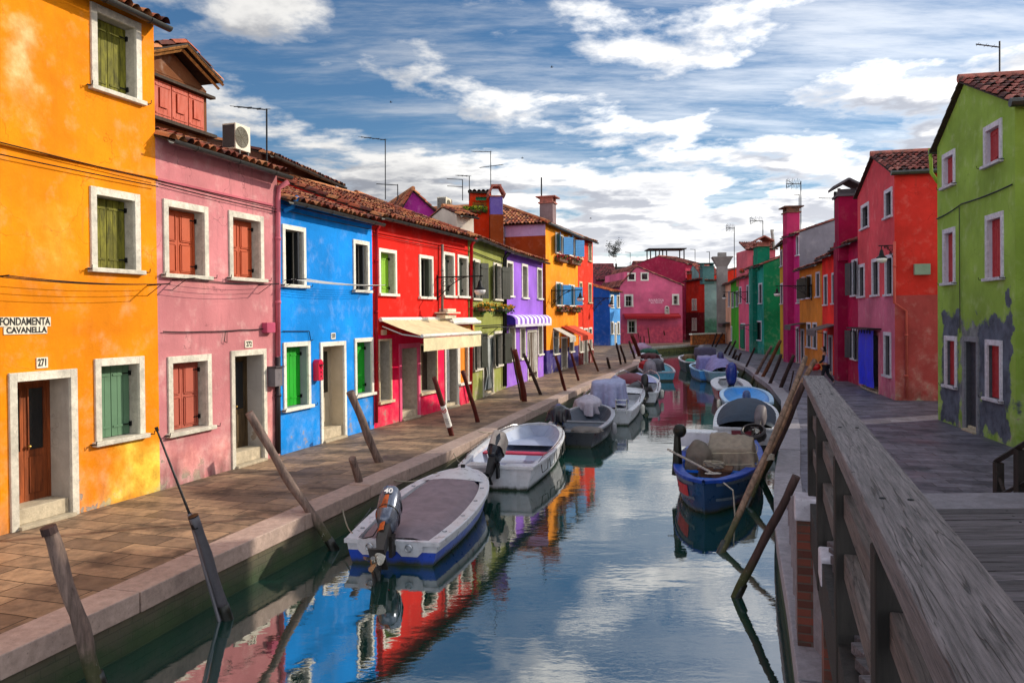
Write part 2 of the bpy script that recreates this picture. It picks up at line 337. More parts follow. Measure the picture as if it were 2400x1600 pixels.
def pavem(ang, a, bcol, mortar, bw=0.62, rh=0.30, key='', gloss=0.55):
    m, nt, b, P = newmat('stone_paving')
    rt = nd(nt, 'VectorRotate', rotation_type='Z_AXIS', Vector=P, Angle=ang)
    wv = noi(nt, P, 1.1, 2)
    add = nd(nt, 'VectorMath', operation='ADD', i0=rt.outputs[0], i1=nd(nt, 'CombineXYZ', i0=mth(nt, 'MULTIPLY', wv, 0.05), i1=mth(nt, 'MULTIPLY', wv, 0.06), i2=0.0).outputs[0])
    br = nd(nt, 'TexBrick', Vector=add.outputs[0], Scale=1.0, offset=0.37)
    for kk, vv in (('Brick Width', bw), ('Row Height', rh), ('Mortar Size', 0.010), ('Mortar Smooth', 0.2), ('Bias', -0.1)): br.inputs[kk].default_value = vv
    br.inputs['Color1'].default_value = (*lin(a), 1); br.inputs['Color2'].default_value = (*lin(bcol), 1); br.inputs['Mortar'].default_value = (*lin(mortar), 1)
    n1 = noi(nt, P, 6, 8, 0.65); n2 = noi(nt, P, 1.3, 5, 0.6)
    col = mix(nt, mth(nt, 'MULTIPLY', mapr(nt, n1, 0.4, 0.7), 0.55), br.outputs[0], mul(lin(bcol), 0.5))
    n3 = noi(nt, P, 3.1, 6, 0.7); col = mix(nt, mth(nt, 'MULTIPLY', mapr(nt, n2, 0.50, 0.64), 0.7), col, mul(lin(bcol), 0.35)); col = mix(nt, mth(nt, 'MULTIPLY', mapr(nt, n3, 0.55, 0.68), 0.5), col, mul(lin(bcol), 0.4)); col = mix(nt, mth(nt, 'MULTIPLY', mapr(nt, n3, 0.42, 0.3), 0.4), col, mul(lin(a), 1.35))
    nt.links.new(col, b.inputs['Base Color'])
    nt.links.new(mapr(nt, n2, 0.3, 0.7, gloss - 0.1, gloss + 0.2), b.inputs['Roughness'])
    b.inputs['Specular IOR Level'].default_value = 0.35
    bump(nt, b, mth(nt, 'ADD', mth(nt, 'MULTIPLY', br.outputs[1], -1.0), mth(nt, 'MULTIPLY', n1, 0.5)), 0.6, 0.02)
    return m
def stonem(hexc, rough=0.8, dark=0.4, vein=0.5, key=''):
    k = ('stone', hexc, rough, dark, vein)
    if k in _mc: return _mc[k]
    m, nt, b, P = newmat('stone_' + hexc.strip('#')); c = lin(hexc)
    n1 = noi(nt, P, 9, 8, 0.7); n2 = noi(nt, P, 1.8, 5, 0.6); n3 = noi(nt, P, 38, 3, 0.6)
    col = island(nt, mix(nt, mapr(nt, n1, 0.35, 0.65), mul(c, 0.72), mul(c, 1.1)), 0.82, 1.1)
    col = mix(nt, mth(nt, 'MULTIPLY', mapr(nt, n2, 0.5, 0.7), vein), col, mul(c, dark))
    col = mix(nt, mth(nt, 'MULTIPLY', mapr(nt, n3, 0.62, 0.72), 0.7), col, mul(c, 0.4))
    nt.links.new(col, b.inputs['Base Color']); b.inputs['Roughness'].default_value = rough
    bump(nt, b, mth(nt, 'ADD', n1, mth(nt, 'MULTIPLY', n3, 0.6)), 0.5, 0.015)
    _mc[k] = m; return m
def cloth(hexc, key='', rough=0.85, sheen=0.0, crease=7):
    k = ('cloth', hexc, crease)
    if k in _mc: return _mc[k]
    m, nt, b, P = newmat('cloth_' + hexc.strip('#')); c = lin(hexc)
    n1 = noi(nt, P, crease, 7, 0.6, 0.5); n2 = noi(nt, P, 1.5, 4)
    col = mix(nt, mapr(nt, n1, 0.35, 0.65), mul(c, 0.78), mul(c, 1.08))
    col = mix(nt, mth(nt, 'MULTIPLY', mapr(nt, n2, 0.45, 0.7), 0.3), col, mul(c, 0.6))
    nt.links.new(col, b.inputs['Base Color']); b.inputs['Roughness'].default_value = rough
    bump(nt, b, n1, 0.6, 0.03)
    _mc[k] = m; return m
WHITE = stonem('#d3ccbc', 0.8, 0.45, 0.6); WHITE2 = paint('#dedace', 0.65, 0.4, 0, 9, 0.3, '#8f8572')
JAMB = stonem('#b9b2a4', 0.8, 0.5, 0.5)
DARKIN = paint('#07090b', 0.5, 0.1, bmp=0); GLASS = glassm(); BLACK = paint('#101113', 0.45, 0.2, 0.3)
IRON = paint('#17181b', 0.5, 0.3, 0.6); ZINC = paint('#4a4a48', 0.45, 0.5, 0.7, 8, wearc='#25221e')
TILE = tilem(); TILE_D = tilem('#8a3a2c', '#54201c', '#a8685a')
# ================================================================ SETTING
WZ = -0.6
LDIR = Vector((0.31, 1, 0)).normalized()
def P2(px, py): g = G(px, py); return Vector((g.x, g.y, 0))
LQ = [P2(x, y) for x, y in ((323, 1391), (494, 1309), (864, 1141), (1032, 1067), (1200, 987), (1361, 910))]
d0 = (LQ[3] - LQ[0]).normalized()
LQ = [LQ[0] - d0 * 16, LQ[0] - d0 * 5] + LQ + [P2(1496, 854), P2(1507, 815)]
FQ = [P2(1634, 806.5), P2(1700, 803)]
RQ = [P2(x, y) for x, y in ((1880, 1600), (1852, 1403), (1826, 1260), (1819, 1180), (1820, 1110), (1829, 1054.6), (1835.7, 999), (1833, 940), (1806, 905), (1747, 861), (1676, 830.8), (1634, 815.5), (1641, 809), (1659, 805.5), (1702, 804))]
dr = (RQ[1] - RQ[0]).normalized()
RQ = [RQ[0] - dr * 14, RQ[0] - dr * 4] + RQ
def offs(pl, k):
    o = []
    for i, p in enumerate(pl):
        t = (pl[min(i + 1, len(pl) - 1)] - pl[max(i - 1, 0)]).normalized(); o.append(p + Vector((-t.y, t.x, 0)) * k)
    return o
def strip(mb, a, b, za, zb, mi=0):
    for i in range(len(a) - 1):
        mb.quad(a[i] + Vector((0, 0, za)), a[i + 1] + Vector((0, 0, za)), b[i + 1] + Vector((0, 0, zb)), b[i] + Vector((0, 0, zb)), mi)
def dense(pl, step=0.9, jit=0.0):
    o = [pl[0].copy()]
    for i in range(len(pl) - 1):
        L = (pl[i + 1] - pl[i]).length; n = max(1, int(L / step))
        for k in range(1, n + 1): o.append(pl[i].lerp(pl[i + 1], k / n))
    return o
KW = 0.42
def quay(pl, side, kname, kmat, wmat):
    dn = dense(pl, 1.45); inn = offs(dn, KW * side)
    mb = MB()
    for i in range(len(dn) - 1):      # separate kerb blocks with thin joints
        a, b, c, d = dn[i], dn[i + 1], inn[i + 1], inn[i]
        t = (b - a).normalized() * random.uniform(0.006, 0.014); h = random.uniform(-0.009, 0.006)
        a2, b2, c2, d2 = a + t, b - t, c - t, d + t
        ov = offs([a2, b2], -0.035 * side)
        P = [v + Vector((0, 0, z + h)) for z in (-0.2, 0.03) for v in (ov[0], ov[1], c2, d2)]
        mb.add(P, [(4, 5, 6, 7), (0, 1, 5, 4), (1, 2, 6, 5), (3, 0, 4, 7), (2, 3, 7, 6), (0, 3, 2, 1)])
    ob = mb.build(kname, kmat, bevel=0.012); struct(ob)
    mb = MB(); strip(mb, dn, dn, -0.19, -1.9); struct(mb.build('quay_wall', wmat))
KERB_L = stonem('#a58f84', 0.7, 0.5, 0.35); KERB_R = stonem('#8f8b93', 0.7, 0.6, 0.3)
quay(LQ, 1, 'kerb', KERB_L, brickm('#7a6a52', '#5a4a3a', '#4a4438', 1.3, R_(17), True, 'L'))
quay([LQ[-1]] + FQ, 1, 'kerb', stonem('#c9c4b8'), brickm('#8a8a4a', '#6f6f38', '#5a5840', 1.0, 0, False, 'F'))
quay(RQ, -1, 'kerb', KERB_R, brickm('#4a4038', '#2e2a28', '#2c2a25', 1.0, R_(17), True, 'R'))
# paving sheets
il = offs(dense(LQ, 1.45), KW - 0.004); ir = offs(dense(RQ, 1.45), -(KW - 0.004)); iF = offs([LQ[-1]] + FQ, KW - 0.004)
mb = MB(); far = [Vector((-160, il[-1].y, 0)), Vector((-160, il[0].y, 0))]
mb.add(il + far, [list(range(len(il) + 2))])
struct(mb.build('pavement', pavem(R_(17.2), '#a08468', '#5f5044', '#1a1411', 0.95, 0.40, 'L', 0.6), fix=False, origin=(0, 0, 0)))
mb = MB(); farp = [Vector((260, FQ[-1].y, 0)), Vector((260, 900, 0)), Vector((-160, 900, 0)), Vector((-160, il[-1].y, 0))]
mb.add([il[-1]] + iF[1:] + farp, [list(range(len(iF) + 4))])
struct(mb.build('pavement', pavem(R_(10), '#8d6f5a', '#6b5a50', '#3a322c', 0.7, 0.35, 'F'), fix=False, origin=(0, 0, 0)))
mb = MB(); farr = [Vector((160, ir[-1].y, 0)), Vector((160, ir[0].y, 0))]
mb.add(ir + farr, [list(range(len(ir) + 2))[::-1]])
struct(mb.build('pavement', pavem(R_(14), '#73717f', '#494755', '#222128', 0.85, 0.32, 'R', 0.5), fix=False, origin=(0, 0, 0)))
# white inlay strips of the right fondamenta
mb = MB(); idn = dense(RQ, 1.45)
# water
m, nt, b, P = newmat('canal_water')
b.inputs['Base Color'].default_value = (0.005, 0.032, 0.025, 1); b.inputs['Roughness'].default_value = 0.015
b.inputs['IOR'].default_value = 2.7; b.inputs['Specular IOR Level'].default_value = 1.0
mp = nd(nt, 'Mapping', i0=P); mp.inputs['Scale'].default_value = (1.0, 1.9, 1); mp.inputs['Rotation'].default_value = (0, 0, R_(12))
a1 = noi(nt, mp.outputs[0], 1.1, 3, 0.5, 0.3); a2 = noi(nt, mp.outputs[0], 7.0, 3, 0.55, 0.4); a3 = noi(nt, P, 0.35, 2)
amp = mapr(nt, a3, 0.38, 0.66, 0.2, 1.0)
h = mth(nt, 'ADD', mth(nt, 'MULTIPLY', a1, 0.55), mth(nt, 'MULTIPLY', mth(nt, 'MULTIPLY', a2, amp), 0.22))
bump(nt, b, h, 0.12, 0.045)
mb = MB(); mb.quad(Vector((-120, -40, WZ)), Vector((220, -40, WZ)), Vector((220, 300, WZ)), Vector((-120, 300, WZ)))
struct(mb.build('water', m, fix=False, origin=(0, 0, WZ)))

# ================================================================ HOUSE KIT
def tiles(mb, o, U, V, wd, ln, pitch=0.2, row=0.36, amp=0.045, k=6, seed=0, trim=None):
    """rows of round tiles on the plane o + U*u + V*v ; returns uv list"""
    U = U.normalized(); V = V.normalized(); N = U.cross(V).normalized()
    if N.z < 0: N = -N
    rnd = random.Random(seed); nu = max(2, int(wd / pitch)); nr = max(2, int(ln / row)); uv = []
    pu = wd / nu; pr = ln / nr
    for j in range(nr):
        b = len(mb.v); cols = nu * k + 1
        jit = [rnd.uniform(-0.012, 0.014) for _ in range(nu + 1)]; jl = [rnd.uniform(-0.035, 0.035) for _ in range(nu + 1)]
        for e in (0, 1):
            for i in range(cols):
                c = i / k; ph = c - math.floor(c + 1e-6); t = min(nu - 1, int(c + 1e-6))
                hgt = amp * (abs(math.cos(ph * math.pi)) ** 0.6 * 2 - 1) * -1 if False else amp * (2 * abs(math.sin(ph * math.pi)) ** 0.75 - 1)
                hgt += (0.035 if e == 0 else 0.0) + jit[t]
                v = (j + e * 1.04) * pr - (0.0 if e else 0.0) + (jl[t] if e == 0 else 0)
                mb.v.append(o + U * (c * pu) + V * v + N * (hgt + 0.03)); uv.append(((c + 0.001) if i < cols - 1 else c - 0.01, j + 0.5))
        ta, tb = (trim[0] * (j + 1) / nr, wd - trim[1] * (j + 1) / nr) if trim else (-1, wd + 1)
        for i in range(cols - 1):
            uc_ = (i + 0.5) / k * pu
            if uc_ < ta or uc_ > tb: continue
            a = b + i; mb.f.append([a, a + 1, a + cols + 1, a + cols]); mb.m.append(0)
    return uv
def roofpanel(parent, name, o, U, V, wd, ln, mat, seed=0, k=6, **kw):
    mb = MB(); uv = tiles(mb, o, U, V, wd, ln, k=k, seed=seed, **kw)
    Un = U.normalized(); Vn = V.normalized(); N = Un.cross(Vn); N = -N if N.z < 0 else N
    fr = Fr(o, Un, Vn, N); nb = len(mb.v)
    t_ = kw.get('trim') or (0, 0)
    mb.add([fr.pt(0, 0.02, -0.05), fr.pt(wd, 0.02, -0.05), fr.pt(wd - t_[1], ln, -0.05), fr.pt(t_[0], ln, -0.05), fr.pt(0, 0.02, -0.02), fr.pt(wd, 0.02, -0.02), fr.pt(wd - t_[1], ln, -0.02), fr.pt(t_[0], ln, -0.02)], [(0, 1, 2, 3), (4, 5, 6, 7), (0, 1, 5, 4), (1, 2, 6, 5), (2, 3, 7, 6), (3, 0, 4, 7)], 1); uv += [(0.5, 0.5)] * (len(mb.v) - nb)
    me = mb.build(name, [mat, wood('#3a2a20')], parent, fix=False, uv=lambda co, i: uv[i])
    return me
def wallmesh(mb, fac, L, H, holes, band=None, top=None):
    us = sorted({0.0, L} | {h[0] for h in holes} | {h[1] for h in holes}); zs = sorted({0.0, H} | {h[2] for h in holes} | {h[3] for h in holes} | ({band} if band else set()))
    us = [u for u in us if 0 <= u <= L]; zs = [z for z in zs if 0 <= z <= H]
    for i in range(len(us) - 1):
        for j in range(len(zs) - 1):
            uc = (us[i] + us[i + 1]) / 2; zc = (zs[j] + zs[j + 1]) / 2
            if any(h[0] < uc < h[1] and h[2] < zc < h[3] for h in holes): continue
            mb.quad(fac.pt(us[i], 0, zs[j]), fac.pt(us[i + 1], 0, zs[j]), fac.pt(us[i + 1], 0, zs[j + 1]), fac.pt(us[i], 0, zs[j + 1]), 1 if band and zc < band else 0)
def leaf(mb, fr, u0, u1, d, z0, z1, kind, th=0.035, mi=0):
    """one shutter leaf / door leaf in plane d"""
    if kind == 'board':
        n = max(1, round((u1 - u0) / 0.13)); s = (u1 - u0) / n
        for i in range(n): mb.box(fr, u0 + i * s + 0.004, u0 + (i + 1) * s - 0.004, d, d + th, z0, z1, mi)
        mb.box(fr, u0 + 0.003, u1 - 0.003, d - 0.004, d + th * 0.55, z0 + 0.002, z1 - 0.002, mi)
        H = z1 - z0
        for f in (0.12, 0.85): mb.box(fr, u0 + 0.03, u1 - 0.03, d + th + 0.002, d + th + 0.014, z0 + H * f, z0 + H * f + 0.035, mi)
    elif kind == 'panel':
        mb.box(fr, u0, u1, d, d + th, z0, z1, mi); H = z1 - z0; W_ = u1 - u0
        for a, c in ((0.06, 0.46), (0.54, 0.94)):
            mb.box(fr, u0 + W_ * 0.2, u1 - W_ * 0.2, d + th + 0.001, d + th + 0.016, z0 + H * a, z0 + H * c, mi)
            for (p, q, r, s) in ((0.13, 0.87, a - 0.022, a - 0.008), (0.13, 0.87, c + 0.008, c + 0.022)):
                mb.box(fr, u0 + W_ * p, u0 + W_ * q, d + th + 0.001, d + th + 0.02, z0 + H * r, z0 + H * s, mi)
            for p in (0.1, 0.86): mb.box(fr, u0 + W_ * p, u0 + W_ * (p + 0.045), d + th + 0.001, d + th + 0.02, z0 + H * a, z0 + H * c, mi)
    elif kind == 'louvre':
        mb.box(fr, u0, u0 + 0.05, d, d + th, z0, z1, mi); mb.box(fr, u1 - 0.05, u1, d, d + th, z0, z1, mi)
        n = max(4, int((z1 - z0) / 0.09)); s = (z1 - z0) / n
        for i in range(n): mb.box(fr, u0 + 0.052, u1 - 0.052, d + 0.004, d + th - 0.004, z0 + i * s + 0.01, z0 + (i + 1) * s - 0.012, mi)
        mb.box(fr, u0 + 0.055, u1 - 0.055, d, d + 0.006, z0 + 0.02, z1 - 0.02, mi)
    else: mb.box(fr, u0, u1, d, d + th, z0, z1, mi)
def opening(root, fac, r, kind, o):
    """r=(u0,u1,z0,z1) outer edge of the stone surround.  Returns nothing; hole was cut before."""
    fw = o.get('fw', 0.11); dep = o.get('dep', 0.24); fm = o.get('fm', WHITE); sill = o.get('sill', True)
    door = kind.startswith('door'); sh = o.get('sh'); pr = 0.035
    u0, u1, z0, z1 = r; sh_h = 0.075 if (sill and not door) else (0.0 if door else fw)
    a0, a1, b0, b1 = u0 + fw, u1 - fw, z0 + (0.0 if door else sh_h), z1 - fw * 1.1
    nm = 'door' if door else 'window'
    mb = MB(); gd = -dep
    if door:
        dm = o.get('dm', wood('#7a4326')); L = a1 - a0; leafk = o.get('leaf', 'wood'); zb = b0 + o.get('step', 0.12)
        if leafk == 'dark': mb.box(fac, a0, a1, gd - 0.05, gd, zb, b1)
        else:
            m1 = a0 + L * 0.06; m2 = a1 - L * 0.06
            mb.box(fac, a0, m1, gd - 0.05, gd + 0.01, zb, b1); mb.box(fac, m2, a1, gd - 0.05, gd + 0.01, zb, b1)
            mb.box(fac, m1, m2, gd - 0.05, gd + 0.01, b1 - 0.07, b1)
            mid = (m1 + m2) / 2
            for (p, q) in ((m1, mid - 0.004), (mid + 0.004, m2)):
                w2 = q - p
                mb.box(fac, p, q, gd - 0.045, gd - 0.005, zb, b1 - 0.07)
                mb.box(fac, p + w2 * 0.2, q - w2 * 0.2, gd - 0.004, gd + 0.012, zb + 0.12, zb + (b1 - zb) * 0.36)
                for e in (p + w2 * 0.14, q - w2 * 0.18): mb.box(fac, e, e + w2 * 0.05, gd - 0.004, gd + 0.016, zb + (b1 - zb) * 0.42, b1 - 0.13)
        win = mb.build('door', dm, root)
        if leafk == 'glass':
            g = MB(); w2 = mid - m1
            g.box(fac, m1 + w2 * 0.2, mid - w2 * 0.2, gd - 0.003, gd + 0.006, zb + (b1 - zb) * 0.42, b1 - 0.15)
            g.box(fac, mid + w2 * 0.2, m2 - w2 * 0.2, gd - 0.003, gd + 0.006, zb + (b1 - zb) * 0.42, b1 - 0.15)
            g.build('glass', GLASS, win)
            hb = MB(); hb.ball(fac.pt(mid + 0.05, gd + 0.05, zb + (b1 - zb) * 0.45), 0.028, 8, 6); hb.build('handle', paint('#b08a4a', 0.3, 0.2, 0.9), win)
        s = MB(); s.box(fac, a0 - 0.02, a1 + 0.02, gd - 0.04, 0.10, 0.0, 0.055); s.box(fac, a0 + 0.002, a1 - 0.002, gd - 0.04, -0.05, 0.056, zb)
        s.build('step', stonem('#b9ab92', 0.8, 0.5, 0.6), win, bevel=0.008)
    else:
        if kind == 'glass' or kind == 'dark' or sh:
            pass
        mb.box(fac, a0 - 0.01, a1 + 0.01, gd - 0.06, gd - 0.03, b0 - 0.01, b1 + 0.01)
        win = mb.build('window', GLASS if kind != 'lit' else o['gm'], root)
        if kind in ('glass', 'curtain') :
            g = MB(); t = 0.035; mid = (a0 + a1) / 2
            fmat = o.get('sash', paint('#c9c4b6', 0.6, 0.3))
            for (p, q, x, y) in ((a0, a0 + t, b0, b1), (a1 - t, a1, b0, b1), (mid - t / 2, mid + t / 2, b0, b1)): g.box(fac, p, q, gd - 0.025, gd + 0.012, x, y)
            for zc in (b0, b0 + (b1 - b0) * 0.5, b1 - t):
                g.box(fac, a0 + t, mid - t / 2, gd - 0.022, gd + 0.008, zc, zc + t); g.box(fac, mid + t / 2, a1 - t, gd - 0.022, gd + 0.008, zc, zc + t)
            g.build('sash', fmat, win)
        if kind == 'curtain':
            g = MB(); cm = cloth(o.get('cc', '#b9bcc0'))
            g.grid(lambda s, t: fac.pt(a0 + 0.02 + (a1 - a0 - 0.04) * s, gd - 0.028 + 0.0 * math.sin(s * 40), b0 + 0.02 + (b1 - b0 - 0.04) * t), 24, 2)
            g.build('curtain', cm, win)
        if kind == 'shut':
            sm = o['sm']; sk = o.get('sk', 'board'); gap = o.get('gap', 0.0); sb = MB(); L = a1 - a0
            mid = (a0 + a1) / 2; dd = gd + 0.01
            if gap: # first leaf closed, second ajar leaving a dark slot
                leaf(sb, fac, a0 + 0.01, a0 + L * (0.5 - gap * 0.2), dd, b0 + 0.01, b1 - 0.01, sk)
                sb.build('shutter', sm, win); sb = MB()
                f2 = Fr(fac.pt(a1 - 0.012, dd, 0), -fac.U * math.cos(0.9) + fac.N * math.sin(0.9), None); f2.N = (fac.N * math.cos(0.9) + fac.U * math.sin(0.9))
                leaf(sb, f2, 0, L * 0.42, 0, b0 + 0.01, b1 - 0.01, sk); sb.build('shutter', o.get('sm2', sm), win)
            else:
                leaf(sb, fac, a0 + 0.008, mid - 0.004, dd, b0 + 0.01, b1 - 0.01, sk); sb.build('shutter', sm, win)
                sb = MB(); leaf(sb, fac, mid + 0.004, a1 - 0.008, dd, b0 + 0.01, b1 - 0.01, sk); sb.build('shutter', o.get('sm2', sm), win)
                if o.get('hinge', True):
                    hb = MB()
                    for f in (0.14, 0.86):
                        zc = b0 + (b1 - b0) * f
                        hb.box(fac, a1 - 0.16, a1 - 0.01, dd + 0.052, dd + 0.06, zc, zc + 0.02); hb.box(fac, a1 - 0.03, a1, dd + 0.04, dd + 0.08, zc - 0.03, zc + 0.05)
                    hb.build('hinge', IRON, win)
        if kind == 'out':   # shutters folded back against the wall outside
            sm = o['sm']; wl = (a1 - a0) / 2
            for (e, sg) in ((a0 - 0.01, -1), (a1 + 0.01, 1)):
                sb = MB(); lo, hi = (e - wl, e) if sg < 0 else (e, e + wl)
                ang = o.get('ang', 0.45)
                f2 = Fr(fac.pt(e, pr + 0.02, 0), fac.U * sg * math.cos(ang) + fac.N * math.sin(ang), None); f2.N = (fac.N * math.cos(ang) - fac.U * sg * math.sin(ang))
                leaf(sb, f2, 0, wl, 0, b0, b1, o.get('sk', 'louvre')); sb.build('shutter', sm, win)
    # stone surround with reveals
    f = MB()
    f.box(fac, u0, a0, -0.02, pr, z0 if door else b0, z1); f.box(fac, a1, u1, -0.02, pr, z0 if door else b0, z1)
    f.box(fac, a0, a1, -0.02, pr - 0.002, b1, z1)
    f.box(fac, a0 - 0.03, a0, -dep - 0.06, -0.021, b0, b1 + 0.03, 1); f.box(fac, a1, a1 + 0.03, -dep - 0.06, -0.021, b0, b1 + 0.03, 1)
    f.box(fac, a0, a1, -dep - 0.06, -0.021, b1, b1 + 0.03, 1)
    if not door: f.box(fac, a0, a1, -dep - 0.06, -0.021, b0 - 0.03, b0, 1)
    if not door and not sill: f.box(fac, u0, u1, -0.02, pr, z0, b0)
    f.build('frame', [fm, o.get('jm', JAMB)], win, bevel=0.006 if o.get('near') else 0)
    if sill and not door:
        s = MB(); e = o.get('se', 0.05); s.box(fac, u0 - e, u1 + e, -0.02, 0.10, b0 - 0.075, b0 - 0.001)
        s.build('sill', fm, win, bevel=0.01 if o.get('near') else 0)
        if o.get('near'):
            for e in (u0 - 0.09, u1 + 0.09):
                s = MB(); s.tube([fac.pt(e, 0.0, b0 - 0.03), fac.pt(e, 0.13, b0 - 0.03), fac.pt(e, 0.14, b0 + 0.03)], 0.008, 5); s.box(fac, e - 0.03, e + 0.03, 0.05, 0.065, b0 - 0.04, b0 - 0.02)
                s.build('shutter_catch', IRON, win)
    return win
def hole_of(r, kind, o):
    fw = o.get('fw', 0.11); door = kind.startswith('door'); sill = o.get('sill', True)
    return (r[0] + fw, r[1] - fw, r[2] + (0.0 if door else (0.075 if sill else fw)), r[3] - fw * 1.1)
CAMG = {}
def house(name, label, fac, H, depth, wm, wins=(), roof='eave', ridge=3.0, slope=0.36, wm2=None, band=None, tile=None, k=5, over=0.32,
          gut=True, gable=None, sidem=None, ext=(0, 0), seed=1, group=None, flat=False, amp=0.045, cat='house'):
    """fac: canal front (base line on the ground). walls H high to the eave."""
    tile = tile or TILE; L = fac.L
    root = thing(name, label, cat, fac.pt(L / 2, 0, 0), group)
    mb = MB(); rs = []
    for wd in wins:
        r = fac.rect(wd[0]) if not (len(wd) > 3 and wd[3] == 'm') else wd[0]
        kind = wd[1]; o = wd[2] if len(wd) > 2 else {}
        r = list(r)
        if kind.startswith('door'): r[2] = 0.0
        r[0] = max(r[0], -ext[0] + 0.02); r[1] = min(r[1], L + ext[1] - 0.02)
        rs.append((r, kind, o))
    f2 = Fr(fac.pt(-ext[0], 0, 0), fac.U, fac.N); Lx = L + ext[0] + ext[1]
    holes = [tuple((h[0] + ext[0], h[1] + ext[0], h[2], h[3])) for h in (hole_of(*x) for x in rs)]
    wallmesh(mb, f2, Lx, H, holes, band)
    D = -depth; sm = 2 if sidem else 0
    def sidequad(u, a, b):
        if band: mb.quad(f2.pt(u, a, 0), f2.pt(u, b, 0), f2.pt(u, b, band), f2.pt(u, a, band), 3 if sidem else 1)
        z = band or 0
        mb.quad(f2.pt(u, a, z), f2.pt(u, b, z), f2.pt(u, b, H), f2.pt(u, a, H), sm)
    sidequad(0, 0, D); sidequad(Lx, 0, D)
    mb.quad(f2.pt(0, D, 0), f2.pt(Lx, D, 0), f2.pt(Lx, D, H), f2.pt(0, D, H))
    hz = H
    if roof == 'eave':
        hz = H + slope * ridge; bk = H + slope * (ridge - (depth - ridge)) if depth > 2 * ridge else H
        for u in (0, Lx):
            mb.add([f2.pt(u, 0, H), f2.pt(u, -ridge, hz), f2.pt(u, D, H)], [(0, 1, 2)], sm)
    elif roof == 'gable':
        pk = gable if gable is not None else 0.5; up = Lx * pk; hz = H + slope * max(up, Lx - up) if not isinstance(flat, float) else flat
        mb.add([f2.pt(0, 0, H), f2.pt(up, 0, hz), f2.pt(Lx, 0, H)], [(0, 1, 2)]); mb.add([f2.pt(0, D, H), f2.pt(up, D, hz), f2.pt(Lx, D, H)], [(0, 1, 2)])
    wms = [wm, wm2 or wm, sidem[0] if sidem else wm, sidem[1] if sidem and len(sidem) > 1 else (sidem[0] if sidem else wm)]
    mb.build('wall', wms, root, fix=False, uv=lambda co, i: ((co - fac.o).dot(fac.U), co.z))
    for (r, kind, o) in rs: opening(root, fac, r, kind, o)
    rf = None
    if roof == 'eave':
        V = -f2.N + Vector((0, 0, slope)); ln = math.hypot(ridge + over, slope * (ridge + over))
        rf = roofpanel(root, 'roof', f2.pt(-0.03, over, H - slope * over + 0.02), f2.U, V, Lx + 0.06, ln, tile, seed, k, amp=amp)
        V2 = f2.N * 1 + Vector((0, 0, (hz - H) / (depth - ridge))); l2 = math.hypot(depth - ridge, hz - H)
        roofpanel(rf, 'rear_slope', f2.pt(Lx + 0.03, D, H + 0.02), -f2.U, V2, Lx + 0.06, l2, tile, seed + 5, 3)
        rt = MB(); rt.tube([f2.pt(-0.03, -ridge, hz + 0.05), f2.pt(Lx + 0.03, -ridge, hz + 0.05)], 0.11, 8); rt.build('ridge_tiles', tile, rf)
        if gut:
            g = MB(); gu = gut if isinstance(gut, tuple) else (0, Lx)
            n = 14; c0 = f2.pt(gu[0], over + 0.04, H - slope * over - 0.0); c1 = f2.pt(gu[1], over + 0.04, H - slope * over - 0.03)
            def gf(s, t):
                th = math.pi * (1 + t); return c0.lerp(c1, s) + f2.N * (math.cos(th) * 0.075) + Vector((0, 0, math.sin(th) * 0.075))
            g.grid(gf, max(2, int(Lx / 1.0)), 8)
            for i in range(int(Lx / 0.9)):
                c = c0.lerp(c1, (i + 0.5) / int(Lx / 0.9))
                g.tube([c + f2.N * math.cos(math.pi * (1 + t / 8)) * 0.082 + Vector((0, 0, math.sin(math.pi * (1 + t / 8)) * 0.082)) for t in range(9)], 0.008, 4)
            g.build('gutter', ZINC, root, smooth=True)
    elif roof == 'hip':
        mu = Lx / 2; hz = H + slope * mu; ov = 0.25; e = mu + ov; sl = math.hypot(e, slope * e); zo = H - slope * ov + 0.02
        A_, B_, C_, D_ = f2.pt(-ov, ov, zo), f2.pt(Lx + ov, ov, zo), f2.pt(Lx + ov, D - ov, zo), f2.pt(-ov, D - ov, zo); up3 = Vector((0, 0, slope)); W1 = Lx + 2 * ov; W2 = depth + 2 * ov
        rf = roofpanel(root, 'roof', A_, f2.U, -f2.N + up3, W1, sl, tile, seed, k, trim=(e, e), amp=amp)
        roofpanel(rf, 'side_slope', D_, f2.N, f2.U + up3, W2, sl, tile, seed + 1, k, trim=(e, e), amp=amp)
        roofpanel(rf, 'side_slope', B_, -f2.N, -f2.U + up3, W2, sl, tile, seed + 2, k, trim=(e, e), amp=amp)
        roofpanel(rf, 'rear_slope', C_, -f2.U, f2.N + up3, W1, sl, tile, seed + 3, 3, trim=(e, e), amp=amp)
        rt = MB(); r0, r1 = f2.pt(mu, ov - e, hz + 0.06), f2.pt(mu, D - ov + e, hz + 0.06); rt.tube([r0, r1], 0.11, 8)
        for p_, q_ in ((A_, r0), (B_, r0), (C_, r1), (D_, r1)): rt.tube([p_ + Vector((0, 0, 0.06)), q_], 0.10, 8)
        rt.build('ridge_tiles', tile, rf)
        g = MB(); g.tube([A_ + f2.N * 0.06 - Vector((0, 0, 0.03)), B_ + f2.N * 0.06 - Vector((0, 0, 0.03))], 0.08, 8); g.build('gutter', ZINC, root)
    elif roof == 'gable':
        ov = 0.18
